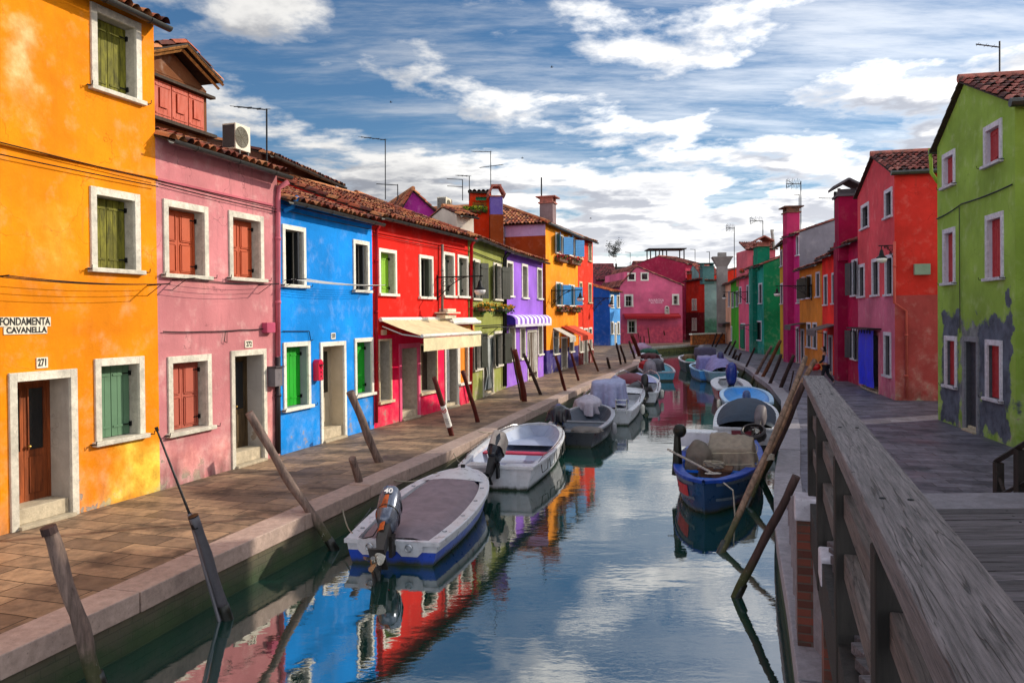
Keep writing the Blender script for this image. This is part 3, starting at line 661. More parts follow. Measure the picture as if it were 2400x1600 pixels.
        for sgn in (0, 1):
            run = up if sgn == 0 else Lx - up; sl = (hz - H) / run; ln = math.hypot(run + ov, sl * (run + ov))
            U = f2.N * (-1); V = (f2.U if sgn == 0 else -f2.U) + Vector((0, 0, sl))
            o = f2.pt(-ov if sgn == 0 else Lx + ov, 0.15, H - sl * ov + 0.02)
            x = roofpanel(root if sgn == 0 else rf, 'roof' if sgn == 0 else 'far_slope', o, U, V, depth + 0.3, ln, tile, seed + sgn, k, amp=amp)
            rf = rf or x
        rt = MB(); rt.tube([f2.pt(up, 0.16, hz + 0.07), f2.pt(up, D - 0.15, hz + 0.07)], 0.11, 8); rt.build('ridge_tiles', tile, rf)
    CAMG[name + label] = (f2, Lx, hz); root['_'] = 0; del root['_']
    return root, rf, f2, Lx, hz
def chimney(parent, x, y, z0, z1, wd, mat, cap='tile', capm=None, name='chimney', d=None, fr=None):
    fr = fr or Fr((x, y, 0), LDIR); d = d or wd; h = wd / 2; g = d / 2; mb = MB()
    mb.box(fr, -h, h, -g, g, z0, z1)
    c = mb.build(name, mat, parent)
    mb = MB()
    if cap == 'tile':
        mb.box(fr, -h * 1.25, h * 1.25, -g * 1.25, g * 1.25, z1, z1 + 0.1)
        mb.box(fr, -h * 0.8, h * 0.8, -g * 0.8, g * 0.8, z1 + 0.101, z1 + 0.34)
        for sx_ in (-1, 1):
            for sy in (-1, 1): mb.box(fr, sx_ * h * 0.95 - 0.06, sx_ * h * 0.95 + 0.06, sy * g * 0.95 - 0.06, sy * g * 0.95 + 0.06, z1 + 0.1, z1 + 0.36)
        for s in (-1, 1):
            a = fr.pt(-h * 1.5, s * g * 1.6, z1 + 0.34); b2 = fr.pt(h * 1.5, s * g * 1.6, z1 + 0.34); c2 = fr.pt(h * 1.5, 0, z1 + 0.36 + d * 0.42); d2 = fr.pt(-h * 1.5, 0, z1 + 0.36 + d * 0.42)
            up = Vector((0, 0, 0.06)); mb.add([a, b2, c2, d2, a + up, b2 + up, c2 + up, d2 + up], [(0, 1, 2, 3), (4, 5, 6, 7), (0, 1, 5, 4), (1, 2, 6, 5), (3, 0, 4, 7)])
            n = max(3, int(wd * 3 / 0.2))
            for i in range(n):
                t = (i + 0.5) / n; mb.tube([a.lerp(b2, t) + up, d2.lerp(c2, t) + up], 0.05, 6)
    elif cap == 'flat':
        mb.box(fr, -h * 1.2, h * 1.2, -g * 1.2, g * 1.2, z1, z1 + 0.08); 
        for sx_ in (-1, 1): mb.box(fr, sx_ * h * 0.85 - 0.07, sx_ * h * 0.85 + 0.07, -g, g, z1 + 0.08, z1 + 0.35)
        mb.box(fr, -h * 1.5, h * 1.5, -g * 1.5, g * 1.5, z1 + 0.35, z1 + 0.42)
    elif cap == 'flare':
        n = 4
        lo = [fr.pt(sx_ * h, sy * g, z1) for sx_, sy in ((-1, -1), (1, -1), (1, 1), (-1, 1))]; hi = [fr.pt(sx_ * h * 1.9, sy * g * 1.9, z1 + wd * 0.9) for sx_, sy in ((-1, -1), (1, -1), (1, 1), (-1, 1))]
        mb.add(lo + hi, [(0, 1, 5, 4), (1, 2, 6, 5), (2, 3, 7, 6), (3, 0, 4, 7), (4, 5, 6, 7)]); mb.box(fr, -h * 2, h * 2, -g * 2, g * 2, z1 + wd * 0.9, z1 + wd * 0.9 + 0.08)
        mb.box(fr, -h * 0.8, h * 0.8, -g * 0.8, g * 0.8, z1 + wd * 0.9 + 0.08, z1 + wd * 0.9 + 0.55)
    mb.build('chimney_cap' if parent is not None and parent.parent is None else 'cap', capm or TILE_D, c if (parent is None or parent.parent is None) else parent)
    return c
def pipe(parent, pts, r=0.05, mat=None, name='downpipe'):
    mb = MB(); mb.tube(pts, r, 8)
    for i in range(len(pts) - 1):
        L = (pts[i + 1] - pts[i]).length; t = (pts[i + 1] - pts[i]).normalized()
        for q in range(int(L / 1.4)):
            c = pts[i] + t * (q + 0.6) * 1.4; mb.tube([c - t * 0.03, c + t * 0.03], r * 1.25, 8)
    return mb.build(name, mat or ZINC, parent, smooth=True)
def cable(parent, pts, r=0.012, sag=0.03, mat=None, name='wall_cable', seg=10):
    mb = MB(); o = []
    for i in range(len(pts) - 1):
        for k in range(seg):
            t = k / seg; p = Vector(pts[i]).lerp(Vector(pts[i + 1]), t); p = p - Vector((0, 0, sag * 4 * t * (1 - t))); o.append(p)
    o.append(Vector(pts[-1])); mb.tube(o, r, 4)
    return mb.build(name, mat or BLACK, parent)
def fp(fac, px, py, d=0.03):
    u, z = fac.uz(px, py); return fac.pt(u, d, z)
def text(s, fr, u, z, size, mat, parent, d=0.02, name='lettering', bold=0.0, alx='CENTER', sx_=1.0, wid=None):
    c = bpy.data.curves.new(name, 'FONT'); c.body = s; c.size = size; c.align_x = alx; c.align_y = 'CENTER'; c.extrude = 0.002; c.offset = bold
    o = bpy.data.objects.new(name, c); sc.collection.objects.link(o)
    if wid: bpy.context.view_layer.update(); sx_ = wid / max(0.01, o.dimensions.x)
    X = fr.U; Z = fr.Z
    if X.cross(Z).dot(fr.N) < 0: X = -X
    Nn = X.cross(Z)
    p = fr.pt(u, d, z); rt = rootof(parent).location
    M = Matrix(((X.x * sx_, Z.x, Nn.x, p.x - rt.x), (X.y * sx_, Z.y, Nn.y, p.y - rt.y), (X.z * sx_, Z.z, Nn.z, p.z - rt.z), (0, 0, 0, 1)))
    # local x -> X, local y -> Z, local z -> outward
    o.parent = parent; o.matrix_local = M; c.materials.append(mat)
    return o
# ================================================================ LEFT ROW
def F2(ax, ay, bx, by): return Fac(P2(ax, ay), P2(bx, by))
# ---- ochre house 271
fy = F2(180, 1204, 375.5, 1149)
OLV = wood('#6d6a1e', 0.25, (1, 1, 0.25), 12, key='olive', light=1.3); SAGE = paint('#587a5e', 0.65, 0.15, 0, 5, 0.3)
RUST = paint('#b04a22', 0.55, 0.25, 0, 9, 0.4, stretch=(1, 1, 0.3)); RUSTW = wood('#96451f', 0.4, light=1.2)
nearW = dict(near=True, fw=0.115)
def sill_stains(fac, rects, col, amt=0.4, h=0.75):
    o = []
    for r in rects:
        u0, u1, z0, z1 = fac.rect(r)
        for a in (u0 - 0.02, (u0 + u1) / 2 - 0.25, u1 - 0.2): o.append((a - 0.25, a + 0.42, z0 - h - random.uniform(0, 0.4), z0 + 0.35, col, 0.7, amt))
    return tuple(o)
STY = sill_stains(fy, ((210, 327, 3, 209), (209, 325, 435, 637), (219.6, 335.5, 841, 1047)), '#b86a10', 0.38)
STP = sill_stains(F2(375.5, 1149, 657, 1066.5), ((380.4, 485, 465, 650), (534, 615, 492, 657), (391, 493, 836, 1026)), '#94545a', 0.4)
hy, rfy, fyy, Ly, hzy = house('house', 'tall orange ochre stuccoed house with olive shutters at the left edge', fy, 8.25, 8, stucco('#ec8a04', 0.40, 1.0, patches=STY + (
    (-1.15, -0.35, 5.9, 7.6, '#ddc99a', 0.6, 0.5), (-0.9, 0.3, 3.4, 5.0, '#f2b750', 0.8, 0.3), (1.2, 2.0, 5.1, 5.9, '#f3a55c', 0.6, 0.5), (0.4, 3.2, -0.4, 1.3, '#f6cc4a', 0.9, 0.8), (-0.6, 2.6, 2.6, 3.1, '#b85c0c', 0.7, 0.5), (1.6, 2.6, 3.6, 4.6, '#c8700c', 0.8, 0.4), (-0.7, 0.1, 0.0, 0.5, '#d99a50', 0.5, 0.6))), [
    ((210, 327, 3, 209), 'shut', dict(sm=OLV, sk='board', **nearW)),
    ((209, 325, 435, 637), 'shut', dict(sm=OLV, sk='board', **nearW)),
    ((219.6, 335.5, 841, 1047), 'shut', dict(sm=SAGE, sk='board', **nearW)),
    ((18, 178, 875, 1228), 'door_', dict(leaf='glass', dm=wood('#8a4520', 0.4, light=1.3), dep=0.42, jm=stucco('#b5aca0', 0.6, 1.0, key='jamb'), near=True, fw=0.12, step=0.28)),
    ], ridge=4.0, ext=(5.5, 0), seed=3, k=6, gut=True)
# string course, drip and cables
mb = MB(); a = fp(fy, -60, 322, 0.0); b_ = fp(fy, 361, 416, 0.0); za = (a.z + b_.z) / 2
ub = fy.L; mb.box(Fr(fy.o, fy.U, fy.N), -5.5, ub, 0.001, 0.05, za - 0.03, za + 0.02); mb.build('string_course', stucco('#e08a10', 0.4, 0.8), hy)
for (y0, y1) in ((336, 424), (366, 438)): cable(hy, [fp(fy, -60, y0 - 14, 0.08), fp(fy, 361, y1, 0.08)], 0.010, 0.01, BLACK, 'wall_cable', 6)
for i, (y0, y1, xe) in enumerate(((638, 660, 350), (665, 685, 325), (684, 700, 306))):
    pass
def drying_lines(parent, fac, x0, x1, zpx, n=4, L=0.5, mat=None, lname='clothesline'):
    """iron brackets with lines running along the facade"""
    u0, z = fac.uz(x0, zpx[0]); u1, z2 = fac.uz(x1, zpx[1]); mb = MB(); z2 = z = (z + z2) / 2
    cl = None
    for u in (u0, u1):
        mb = MB(); mb.tube([fac.pt(u, 0, z), fac.pt(u, L, z + 0.02)], 0.012, 6); mb.tube([fac.pt(u, 0, z - 0.18), fac.pt(u, L * 0.6, z)], 0.007, 5); mb.build('line_bracket', IRON, parent)
    mb = MB()
    for i in range(n):
        d = L * (0.35 + 0.62 * i / max(1, n - 1)); q = []
        for k in range(9): t = k / 8; q.append(fac.pt(u0 + (u1 - u0) * t, d, z + 0.02 - 0.05 * 4 * t * (1 - t)))
        mb.tube(q, 0.006, 4)
    mb.build(lname, mat or paint('#d8d8d2', 0.5, 0.1), parent)
drying_lines(hy, Fr(fy.o, fy.U, fy.N) if False else fy, -40, 345, (661, 661), 3, 0.5, BLACK)
# pink house 272
fpk = F2(375.5, 1149, 657, 1066.5)
hp, rfp, fpp, Lp, hzp = house('house', 'faded pink stuccoed house numbered 272 with rust red panelled shutters', fpk, 6.28, 8, stucco('#c47c80', 0.8, 1.25, patches=STP + (
    (2.5, 3.3, 0.3, 1.9, '#c98a63', 0.6, 0.55), (0.2, 2.2, 3.3, 4.2, '#dd9a94', 0.9, 0.5), (0.0, 4.8, 5.3, 6.0, '#b8646e', 0.8, 0.4), (0, 5, 0.1, 0.9, '#ee9a92', 0.6, 0.5))), [
    ((380.4, 485, 465, 650), 'shut', dict(sm=RUST, sk='panel', **nearW)), ((534, 615, 492, 657), 'shut', dict(sm=RUST, sk='panel', **nearW)),
    ((391, 493, 836, 1026), 'shut', dict(sm=paint('#a8503c', 0.6, 0.2, 0, 8, stretch=(1, 1, 0.3)), sk='panel', **nearW)),
    ((539, 622, 822, 1100), 'door_', dict(leaf='glass', dm=wood('#5d4a30', 0.4), dep=0.4, jm=stucco('#b0a9a2', 0.6, 1.0, key='jamb2'), near=True, step=0.3))],
    ridge=4.2, seed=11, k=6)
pipe(hp, [fp(fpk, 656, 428, 0.22), fp(fpk, 648, 440, 0.06), fp(fpk, 646, 470, 0.06), fp(fpk, 646, 835, 0.06)], 0.055, stucco('#c56a78', 0.3, 0.4, key='pipe'))
pipe(hp, [fp(fpk, 646, 836, 0.06), fp(fpk, 646, 1062, 0.06)], 0.06, paint('#2a2226', 0.5, 0.4, 0.3))
mb = MB(); z_ = (fpk.uz(366, 436)[1] + fpk.uz(640, 490)[1]) / 2 + 0.1; mb.box(fpk, 0, fpk.L - 0.2, 0.001, 0.04, z_ - 0.02, z_ + 0.02); mb.build('string_course', stucco('#b8606c', 0.3, 0.9), hp)
for dz in (-0.08, -0.14): cable(hp, [fpk.pt(0, 0.06, z_ + dz + 0.05), fpk.pt(fpk.L - 0.1, 0.06, z_ + dz)], 0.009, 0.015)
cable(hp, [fp(fpk, 378, 777, 0.04), fp(fpk, 470, 777, 0.04), fp(fpk, 560, 773, 0.04), fp(fpk, 616, 770, 0.04)], 0.011, 0.01)
cable(hp, [fp(fpk, 525, 776, 0.04), fp(fpk, 521, 800, 0.05), fp(fpk, 527, 803, 0.05), fp(fpk, 528, 777, 0.04)], 0.007, 0.0)
drying_lines(hp, fpk, 404, 606, (661, 664), 3, 0.5, BLACK)
# blue house
fb = F2(659, 1066, 876.8, 1003.6)
GRN = paint('#0d9a1a', 0.5, 0.1, 0, 5, 0.4); DGREY = paint('#3a3d42', 0.55, 0.2); BWT = dict(fm=WHITE2, near=True, fw=0.10)
hb_, rfb, fbb, Lb, hzb = house('house', 'bright sky blue house with green lower shutters and white framed doorway', fb, 5.72, 8, stucco('#0a8ae4', 0.35, 0.55, grime=(0.02, 0.12, 0.35)), [
    ((659.7, 714.4, 524, 673), 'shut', dict(sm=DGREY, sk='board', gap=0.3, **BWT)), ((826, 863.6, 560, 685), 'shut', dict(sm=DGREY, sk='board', gap=0.3, **BWT)),
    ((662, 725.5, 802.5, 966.6), 'shut', dict(sm=GRN, sk='board', jm=paint('#8d9396', 0.7, 0.1), **BWT)), ((829.6, 873, 792.6, 933), 'shut', dict(sm=GRN, sk='board', jm=paint('#8d9396', 0.7, 0.1), **BWT)),
    ((748.7, 809, 802, 1040), 'door_', dict(leaf='glass', dm=paint('#b8ab92', 0.6, 0.2), dep=0.38, jm=stucco('#cbbca2', 0.4, 0.6, key='jb'), step=0.3, **BWT))],
    ridge=4.2, seed=21, k=6)
z_ = fb.uz(700, 488)[1]; mb = MB(); mb.box(fb, 0.05, fb.L - 0.05, 0.001, 0.05, z_ - 0.03, z_ + 0.03); mb.build('string_course', stucco('#0f7ad8', 0.2, 0.6), hb_)
for dz, d in ((0.0, 0.08), (-0.12, 0.05)): cable(hb_, [fb.pt(0, d, z_ + dz), fb.pt(fb.L, d, z_ + dz - 0.02)], 0.009, 0.02)
pipe(hb_, [fp(fb, 671, 462, 0.3), fp(fb, 671, 486, 0.16), fp(fb, 660, 496, 0.06)], 0.05, stucco('#1f86d8', 0.2, 0.3, key='bp'))
cable(hb_, [fp(fb, 660, 776, 0.03), fp(fb, 722, 776, 0.03), fp(fb, 726, 798, 0.03), fp(fb, 731, 796, 0.03)], 0.010, 0.0)
drying_lines(hb_, fb, 664, 858, (660, 668), 5, 0.6)
# red shop house
fr_ = F2(876.8, 1003.6, 1100, 943.6)
RW = dict(fm=WHITE2, fw=0.09); GYG = paint('#5d6458', 0.6, 0.2)
SHOPW = paint('#3a2a24', 0.15, 0.1, 0, 3, 0.6)
hr_, rfr, frr, Lr, hzr = house('house', 'vivid red shop house with a magenta base and cream shop awning', fr_, 5.88, 8, stucco('#e01a0c', 0.22, 0.6), [
    ((886, 927.6, 580.6, 693), 'shut', dict(sm=paint('#84b81c', 0.5, 0.15), sm2=paint('#84b81c', 0.5, 0.15), **RW)), ((981, 1013.5, 596, 700), 'shut', dict(sm=GYG, gap=0.2, **RW)),
    ((1037.7, 1064, 589, 697), 'shut', dict(sm=GYG, **RW)), ((1071, 1097, 596, 698), 'shut', dict(sm=GYG, **RW)),
    ((885.7, 916, 795, 948), 'lit', dict(fm=stonem('#d8c8a4'), gm=SHOPW, fw=0.05, dep=0.3)),
    ((934, 982.6, 806, 985), 'door_', dict(leaf='dark', dm=paint('#c9a8a8', 0.5, 0.2), fm=paint('#e0557e', 0.5, 0.1), fw=0.13, dep=0.5, step=0.25)),
    ((982.6, 1023.5, 806, 927), 'lit', dict(fm=stonem('#d8c8a4'), gm=SHOPW, fw=0.05, dep=0.3)),
    ((1041, 1073, 801, 965), 'door_', dict(leaf='dark', dm=paint('#77797c', 0.6, 0.2), dep=0.3, fm=WHITE2, fw=0.09, step=0.15)),
    ((1073.5, 1097.5, 789, 904), 'shut', dict(sm=paint('#f08a10', 0.5, 0.1), hinge=False, dep=0.12, **RW))],
    ridge=4.2, seed=31, k=5, wm2=stucco('#f00c4c', 0.3, 0.5), band=2.55, slope=0.38)
z_ = fr_.uz(990, 565)[1]; mb = MB(); mb.box(fr_, 0.05, fr_.L - 0.05, 0.001, 0.04, z_ - 0.03, z_ + 0.03); mb.build('string_course', stucco('#c01a10', 0.2, 0.6), hr_)
cable(hr_, [fr_.pt(0, 0.06, z_ - 0.1), fr_.pt(fr_.L * 0.8, 0.06, z_ - 0.12), fr_.pt(fr_.L, 0.06, z_ - 0.2)], 0.010, 0.02)
pipe(hr_, [fp(fr_, 880, 522, 0.2), fp(fr_, 878, 540, 0.06), fp(fr_, 878, 990, 0.06)], 0.045, stucco('#b01a20', 0.2, 0.4, key='rp'))
pipe(hr_, [fp(fr_, 1097, 560, 0.3), fp(fr_, 1100, 575, 0.08), fp(fr_, 1100, 935, 0.06)], 0.06, stucco('#c81020', 0.2, 0.4, key='rp2'))
pipe(hr_, [fp(fr_, 1030, 573, 0.1), fp(fr_, 1030, 735, 0.1)], 0.045, paint('#8a8078', 0.4, 0.4, 0.4))
mb = MB(); u_, z__ = fr_.uz(1036, 745); 
for (a, b_, d, z0, z1) in ((-0.55, 0.55, 0.42, 0.14, 0.19), (-0.42, 0.42, 0.32, -0.02, 0.1), (-0.2, 0.45, 0.3, 0.2, 0.3)): mb.box(fr_, u_ + a, u_ + b_, 0.0, d, z__ + z0, z__ + z1)
mb.build('flue_hood', stonem('#d8cbb0'), hr_)
# olive house
fo = F2(1100, 943.6, 1186, 908.6)
OD = dict(fm=WHITE, fw=0.1); DKG = paint('#23281c', 0.5, 0.2)
ho_, rfo, foo, Lo, hzo = house('house', 'olive green house with two orange flower boxes and a striped door curtain', fo, 5.95, 8, stucco('#8f9448', 0.35, 0.6), [
    ((1104, 1124, 604, 703), 'out', dict(sm=DKG, ang=0.35, sk='board', **OD)), ((1155, 1174, 614, 704), 'out', dict(sm=DKG, ang=0.35, sk='board', **OD)),
    ((1108, 1125, 776, 871), 'out', dict(sm=DKG, ang=0.35, sk='board', **OD)), ((1130, 1155, 787, 925), 'door_', dict(leaf='dark', dm=DARKIN, dep=0.3, **OD)), ((1157, 1177, 776, 862), 'out', dict(sm=DKG, ang=0.35, sk='board', **OD))],
    ridge=4.2, seed=41, k=4, slope=0.38)
for q in (1176.5, 1181): pipe(ho_, [fp(fo, q, 590, 0.3), fp(fo, q, 605, 0.08), fp(fo, q, 905, 0.08)], 0.055, BLACK)
z_ = fo.uz(1130, 597)[1]; cable(ho_, [fo.pt(0, 0.06, z_), fo.pt(fo.L, 0.06, z_ - 0.1)], 0.02, 0.02)
z_ = fo.uz(1110, 764)[1]; cable(ho_, [fo.pt(0, 0.03, z_), fo.pt(fo.L, 0.03, z_)], 0.014, 0.0)
# purple house
fv = F2(1186, 908.6, 1274, 880.9)
VW = dict(fm=WHITE2, fw=0.1)
hv_, rfv, fvv, Lv, hzv = house('house', 'lilac purple house with a striped violet and white awning', fv, 5.9, 8, stucco('#9a66d6', 0.2, 0.4, grime=(0.25, 0.12, 0.5)), [
    ((1186, 1201.6, 609.5, 696), 'glass', VW), ((1222, 1236, 617, 700), 'glass', VW), ((1258, 1269.5, 626, 702), 'glass', VW),
    ((1192, 1207, 764, 848), 'glass', VW), ((1218, 1231, 765, 844), 'glass', VW), ((1235, 1258, 773, 892), 'door_', dict(leaf='dark', dm=paint('#a8505a', 0.5, 0.1), dep=0.3, **VW)), ((1260, 1271, 763, 834), 'glass', VW)],
    ridge=4.2, seed=51, k=4, slope=0.36)
z_ = fv.uz(1200, 585)[1]; cable(hv_, [fv.pt(0, 0.06, z_), fv.pt(fv.L, 0.06, z_ - 0.1)], 0.02, 0.02)
# tall orange house with blue louvres
fo2 = F2(1291.6, 874, 1356, 856)
gab = fo2
OBL = paint('#1583c4', 0.5, 0.15); OU = dict(sm=OBL, fm=WHITE2, fw=0.1, ang=0.5)
ht_, rft, ftt, Lt, hzt = house('house', 'tall orange house with sky blue louvred shutters and brown side wall', fo2, 8.0, 12, stucco('#f2930e', 0.25, 0.5, patches=((0, 2.2, 2.6, 3.8, '#c05a14', 1.0, 0.5),)), [
    ((1301, 1319, 543, 594), 'out', OU), ((1331, 1347, 551, 599), 'out', OU), ((1302, 1318, 660, 717), 'out', OU), ((1332, 1346, 666, 718), 'out', OU),
    ((1296, 1309, 774, 833), 'shut', dict(sm=OBL, fm=WHITE2, fw=0.1)), ((1315, 1329, 789, 865), 'door_', dict(leaf='dark', dm=paint('#6a5a58', 0.6), fm=WHITE2, fw=0.1, dep=0.3)), ((1334, 1344, 785, 827), 'shut', dict(sm=OBL, fm=WHITE2, fw=0.1))],
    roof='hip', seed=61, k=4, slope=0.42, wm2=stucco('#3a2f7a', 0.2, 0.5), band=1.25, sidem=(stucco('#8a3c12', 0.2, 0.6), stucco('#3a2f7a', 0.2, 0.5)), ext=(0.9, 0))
# lilac band under the eaves of the side wall
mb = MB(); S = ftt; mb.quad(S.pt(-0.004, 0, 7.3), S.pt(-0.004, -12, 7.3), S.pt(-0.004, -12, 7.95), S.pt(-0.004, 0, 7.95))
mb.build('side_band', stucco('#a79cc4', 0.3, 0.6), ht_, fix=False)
pipe(ht_, [S.pt(-0.12, -2.3, 6.3), S.pt(-0.14, -2.3, 7.7), S.pt(-0.4, -2.3, 8.1), S.pt(-0.4, -2.3, 9.2)], 0.09, paint('#b8b6b4', 0.3, 0.3, 0.8), 'flue_pipe')
fr2 = F2(1356, 856, 1391.5, 848.5)
RD = dict(fm=stonem('#cdb48e'), fw=0.1)
h5, rf5, f55, L5, hz5 = house('house', 'tall vermilion red house beside the orange one, facing the square', fr2, 8.0, 11, stucco('#dd2e12', 0.3, 0.6), [
    ((1356.5, 1364, 560, 607), 'glass', RD), ((1378, 1386, 568, 613), 'glass', RD), ((1357, 1364, 659, 712), 'glass', RD), ((1378, 1386, 662, 711), 'glass', RD),
    ((1357, 1365, 767, 827), 'glass', dict(fm=WHITE2, fw=0.1)), ((1367, 1377, 769, 846), 'door_', dict(leaf='dark', dm=paint('#5a4a44'), fm=WHITE2, fw=0.1)), ((1379, 1387, 767, 821), 'glass', dict(fm=WHITE2, fw=0.1))],
    ridge=5.5, seed=71, k=4, slope=0.34, wm2=stucco('#6d1018', 0.3, 0.6), band=1.3)
# chimneys on the row
chimney(rft, 0, 0, 8.0, 9.75, 0.8, stucco('#7d6a6c', 0.4, 1.0), 'flat', fr=Fr(S.pt(5.4, -1.3, 0), S.U, S.N))
# ---- houses behind the left row
def back(px0, px1, Y, py_top, ang=0.0):  # facade facing the camera standing at depth Y
    a = W(px0, 700, Y); b = W(px1, 700, Y * (1 + ang)); f = Fac(a, b); H = W((px0 + px1) / 2, py_top, Y).z; return f, H
# brown gable wall behind the red roof
f, H = back(935, 1031, 36, 500, 0.02)
house('house', 'magenta purple attic house rising behind the red roof', f, H, 5, stucco('#a02a86', 0.3, 0.5), [], roof='gable', slope=0.5, gable=0.35, flat=W(975, 444, 36).z, k=3, seed=81)
f, H = back(1101, 1150, 38, 450, 0.0)
ha, _, fa_, La, _ = house('house', 'small orange red rooftop house with a planter under its green awning', f, H, 4, stucco('#e23a10', 0.2, 0.4), [((1108, 1140, 474, 492), 'glass', dict(fm=wood('#b86a20'), fw=0.12))], roof='eave', ridge=2, slope=0.12, k=3, seed=83)
mb = MB(); mb.grid(lambda s, t: f.pt(0.35 + (f.L - 0.5) * s, 0.05 + 0.5 * t, H - 0.25 - 0.25 * t + 0.02 * math.sin(s * 30)), 20, 4); mb.build('awning', cloth('#0e6a3c'), ha)
f, H = back(1072, 1112, 35, 500, 0.02)
house('house', 'pale cream low house with a tiled roof behind the olive roof', f, H, 2, stucco('#d8cfc0', 0.3, 0.6), [], roof='eave', ridge=1, slope=0.4, k=3, seed=85)
house('house', 'long brown walled house with a low roof just behind the red roofs', Fac(foo.pt(-5.8, -4.6, 0), foo.pt(-0.2, -4.9, 0)), 7.9, 7, stucco('#5a3a2c', 0.3, 0.9), [], roof='eave', ridge=3, slope=0.3, k=3, seed=87)
# dormer of the pink house
cD = fpp.pt(1.1, -1.7, 0)
da, _ = fpk.uz(359, 300)
DX0, DX1 = -0.55, 2.28
def dz(px, py, d):   # height of a point seen at px,py on the plane d metres behind the pink front
    fr = Fac(fpk.pt(0, d, 0), fpk.pt(1, d, 0)); return fr.uz(px, py)
dd = -1.9
u1, zb = dz(490, 318, dd); u0, zt = dz(372, 190, dd); upk, _z = dz(404, 128, dd); ur_, zpk = dz(440, 98, dd + 0.42); ue, ze = dz(526, 192, dd + 0.42); _, zeb = dz(490, 215, dd)
fd = Fr(fpk.pt(0, dd, 0), fpk.U, fpk.N); uL = upk - (u1 - upk)
DW = stucco('#7a4a2c', 0.7, 1.2, key='dormer'); DS = RUST
mb = MB(); mb.box(fd, uL, u1, -2.4, -0.06, 6.6, zeb); mb.add([fd.pt(uL, -0.05, zeb), fd.pt(upk, -0.05, zpk - 0.12), fd.pt(u1, -0.05, zeb), fd.pt(uL, -2.4, zeb), fd.pt(upk, -2.4, zpk - 0.12), fd.pt(u1, -2.4, zeb)], [(0, 1, 2), (3, 4, 5), (0, 1, 4, 3), (1, 2, 5, 4)])
dorm = mb.build('dormer', DW, hp)
mb = MB(); n = 4; s = (u1 - uL - 0.22) / n; zlow = dz(478, 312, dd)[1]; zhi = dz(478, 229, dd)[1]
for i in range(n): leaf(mb, fd, uL + 0.08 + i * s + 0.01, uL + 0.08 + (i + 1) * s - 0.01, -0.05, zlow, zhi, 'board', 0.04); mb.box(fd, uL + 0.08 + i * s + s * 0.28, uL + 0.08 + (i + 1) * s - s * 0.28, -0.004, 0.02, zlow + 0.25, zhi - 0.15)
mb.build('shutter', paint('#a83c18', 0.55, 0.25, 0, 9, 0.4, stretch=(1, 1, 0.3)), dorm)
mb = MB(); mb.box(fd, uL - 0.1, u1 + 0.12, -0.05, 0.10, zhi + 0.02, zhi + 0.08); mb.build('lintel', wood('#3a2c20'), dorm); mb = MB(); mb.box(fd, uL - 0.05, u1 + 0.08, -0.05, 0.16, zlow - 0.08, zlow - 0.01); mb.build('sill', wood('#3a2c20'), dorm)
for sg in (-1, 1):
    ee = ue - upk; V = Vector(fd.U * (-sg)) + Vector((0, 0, (zpk - ze) / ee)); o = fd.pt(upk + sg * ee, 0.42, ze); 
    roofpanel(dorm, 'dormer_roof', o, -fd.N, V, 3.0, math.hypot(ee, zpk - ze), TILE, 91 + sg, 5)
    mb = MB(); 
    for t in (0.02, 0.14): mb.tube([fd.pt(upk + sg * ee, 0.40 - t, ze - 0.06 - t * .6), fd.pt(upk, 0.40 - t, zpk - 0.06 - t * .6)], 0.04, 4)
    mb.build('barge_board', wood('#a8743c', 0.4), dorm)
# ================================================================ RIGHT ROW
SH = dict(fm=stonem('#c9c6cf', 0.75, 0.6, 0.3)); REDSH = paint('#a5262a', 0.5, 0.15, 0, 6, 0.4)
GWN = dict(sm=REDSH, fw=0.12, near=True, jm=paint('#b9b6c4', 0.7, 0.2), gap=0.0, dep=0.13, **SH)
fg = F2(2198.7, 982.8, 2381, 1050.7)
Lg = fg.L
cem = '#565c6a'
uD = [fg.rect(r) for r in ((2215, 2243.5, 786, 906), (2258, 2295, 787, 1005), (2311, 2350, 795, 936))]
hg, rfg, fgg, _, hzg = house('house', 'tall lime green gabled house with red shutters and bare grey cement patches', fg, 7.7, 7.5, stucco('#90b04a', 0.5, 0.8, patches=(
    (uD[0][0] - 0.36, uD[0][1] + 0.2, uD[0][2] - 1.0, uD[0][3] + 0.7, cem, 0.15, 1.0), (uD[1][0] - 0.25, uD[1][1] + 0.35, -0.5, uD[1][3] + 0.45, '#7d7f86', 0.2, 0.95), (uD[2][0] - 0.5, uD[2][1] + 0.5, uD[2][2] - 0.9, uD[2][3] + 0.55, cem, 0.15, 1.0), (uD[2][1] + 0.12, uD[2][1] + 0.5, uD[2][3] - 0.5, uD[2][3] + 1.3, cem, 0.1, 1.0)), grime=(0.05, 0.12, 0.04)), [
    ((2210, 2239.5, 364, 447), 'shut', dict(GWN, sill=True)), ((2307, 2349.6, 300, 398), 'shut', GWN), ((2211, 2239.5, 539, 670), 'shut', GWN), ((2311, 2353, 506, 660), 'shut', GWN),
    ((2215, 2243.5, 786, 906), 'shut', dict(GWN, jm=stonem('#4d5058'))), ((2258, 2295, 787, 1005), 'door_', dict(leaf='dark', dm=paint('#34353d', 0.6, 0.3), fw=0.12, fm=stonem('#7d7f86'), jm=paint('#3a3b42', 0.7, 0.3), dep=0.12)), ((2311, 2350, 795, 936), 'shut', dict(GWN, jm=stonem('#4d5058')))],
    roof='gable', gable=(fg.uz(2262, 400)[0] / Lg), flat=8.95, seed=101, k=5, tile=TILE_D)
cable(hg, [fp(fg, 2199, 513, 0.04), fp(fg, 2258, 478, 0.05), fp(fg, 2378, 432, 0.05)], 0.02, 0.03)
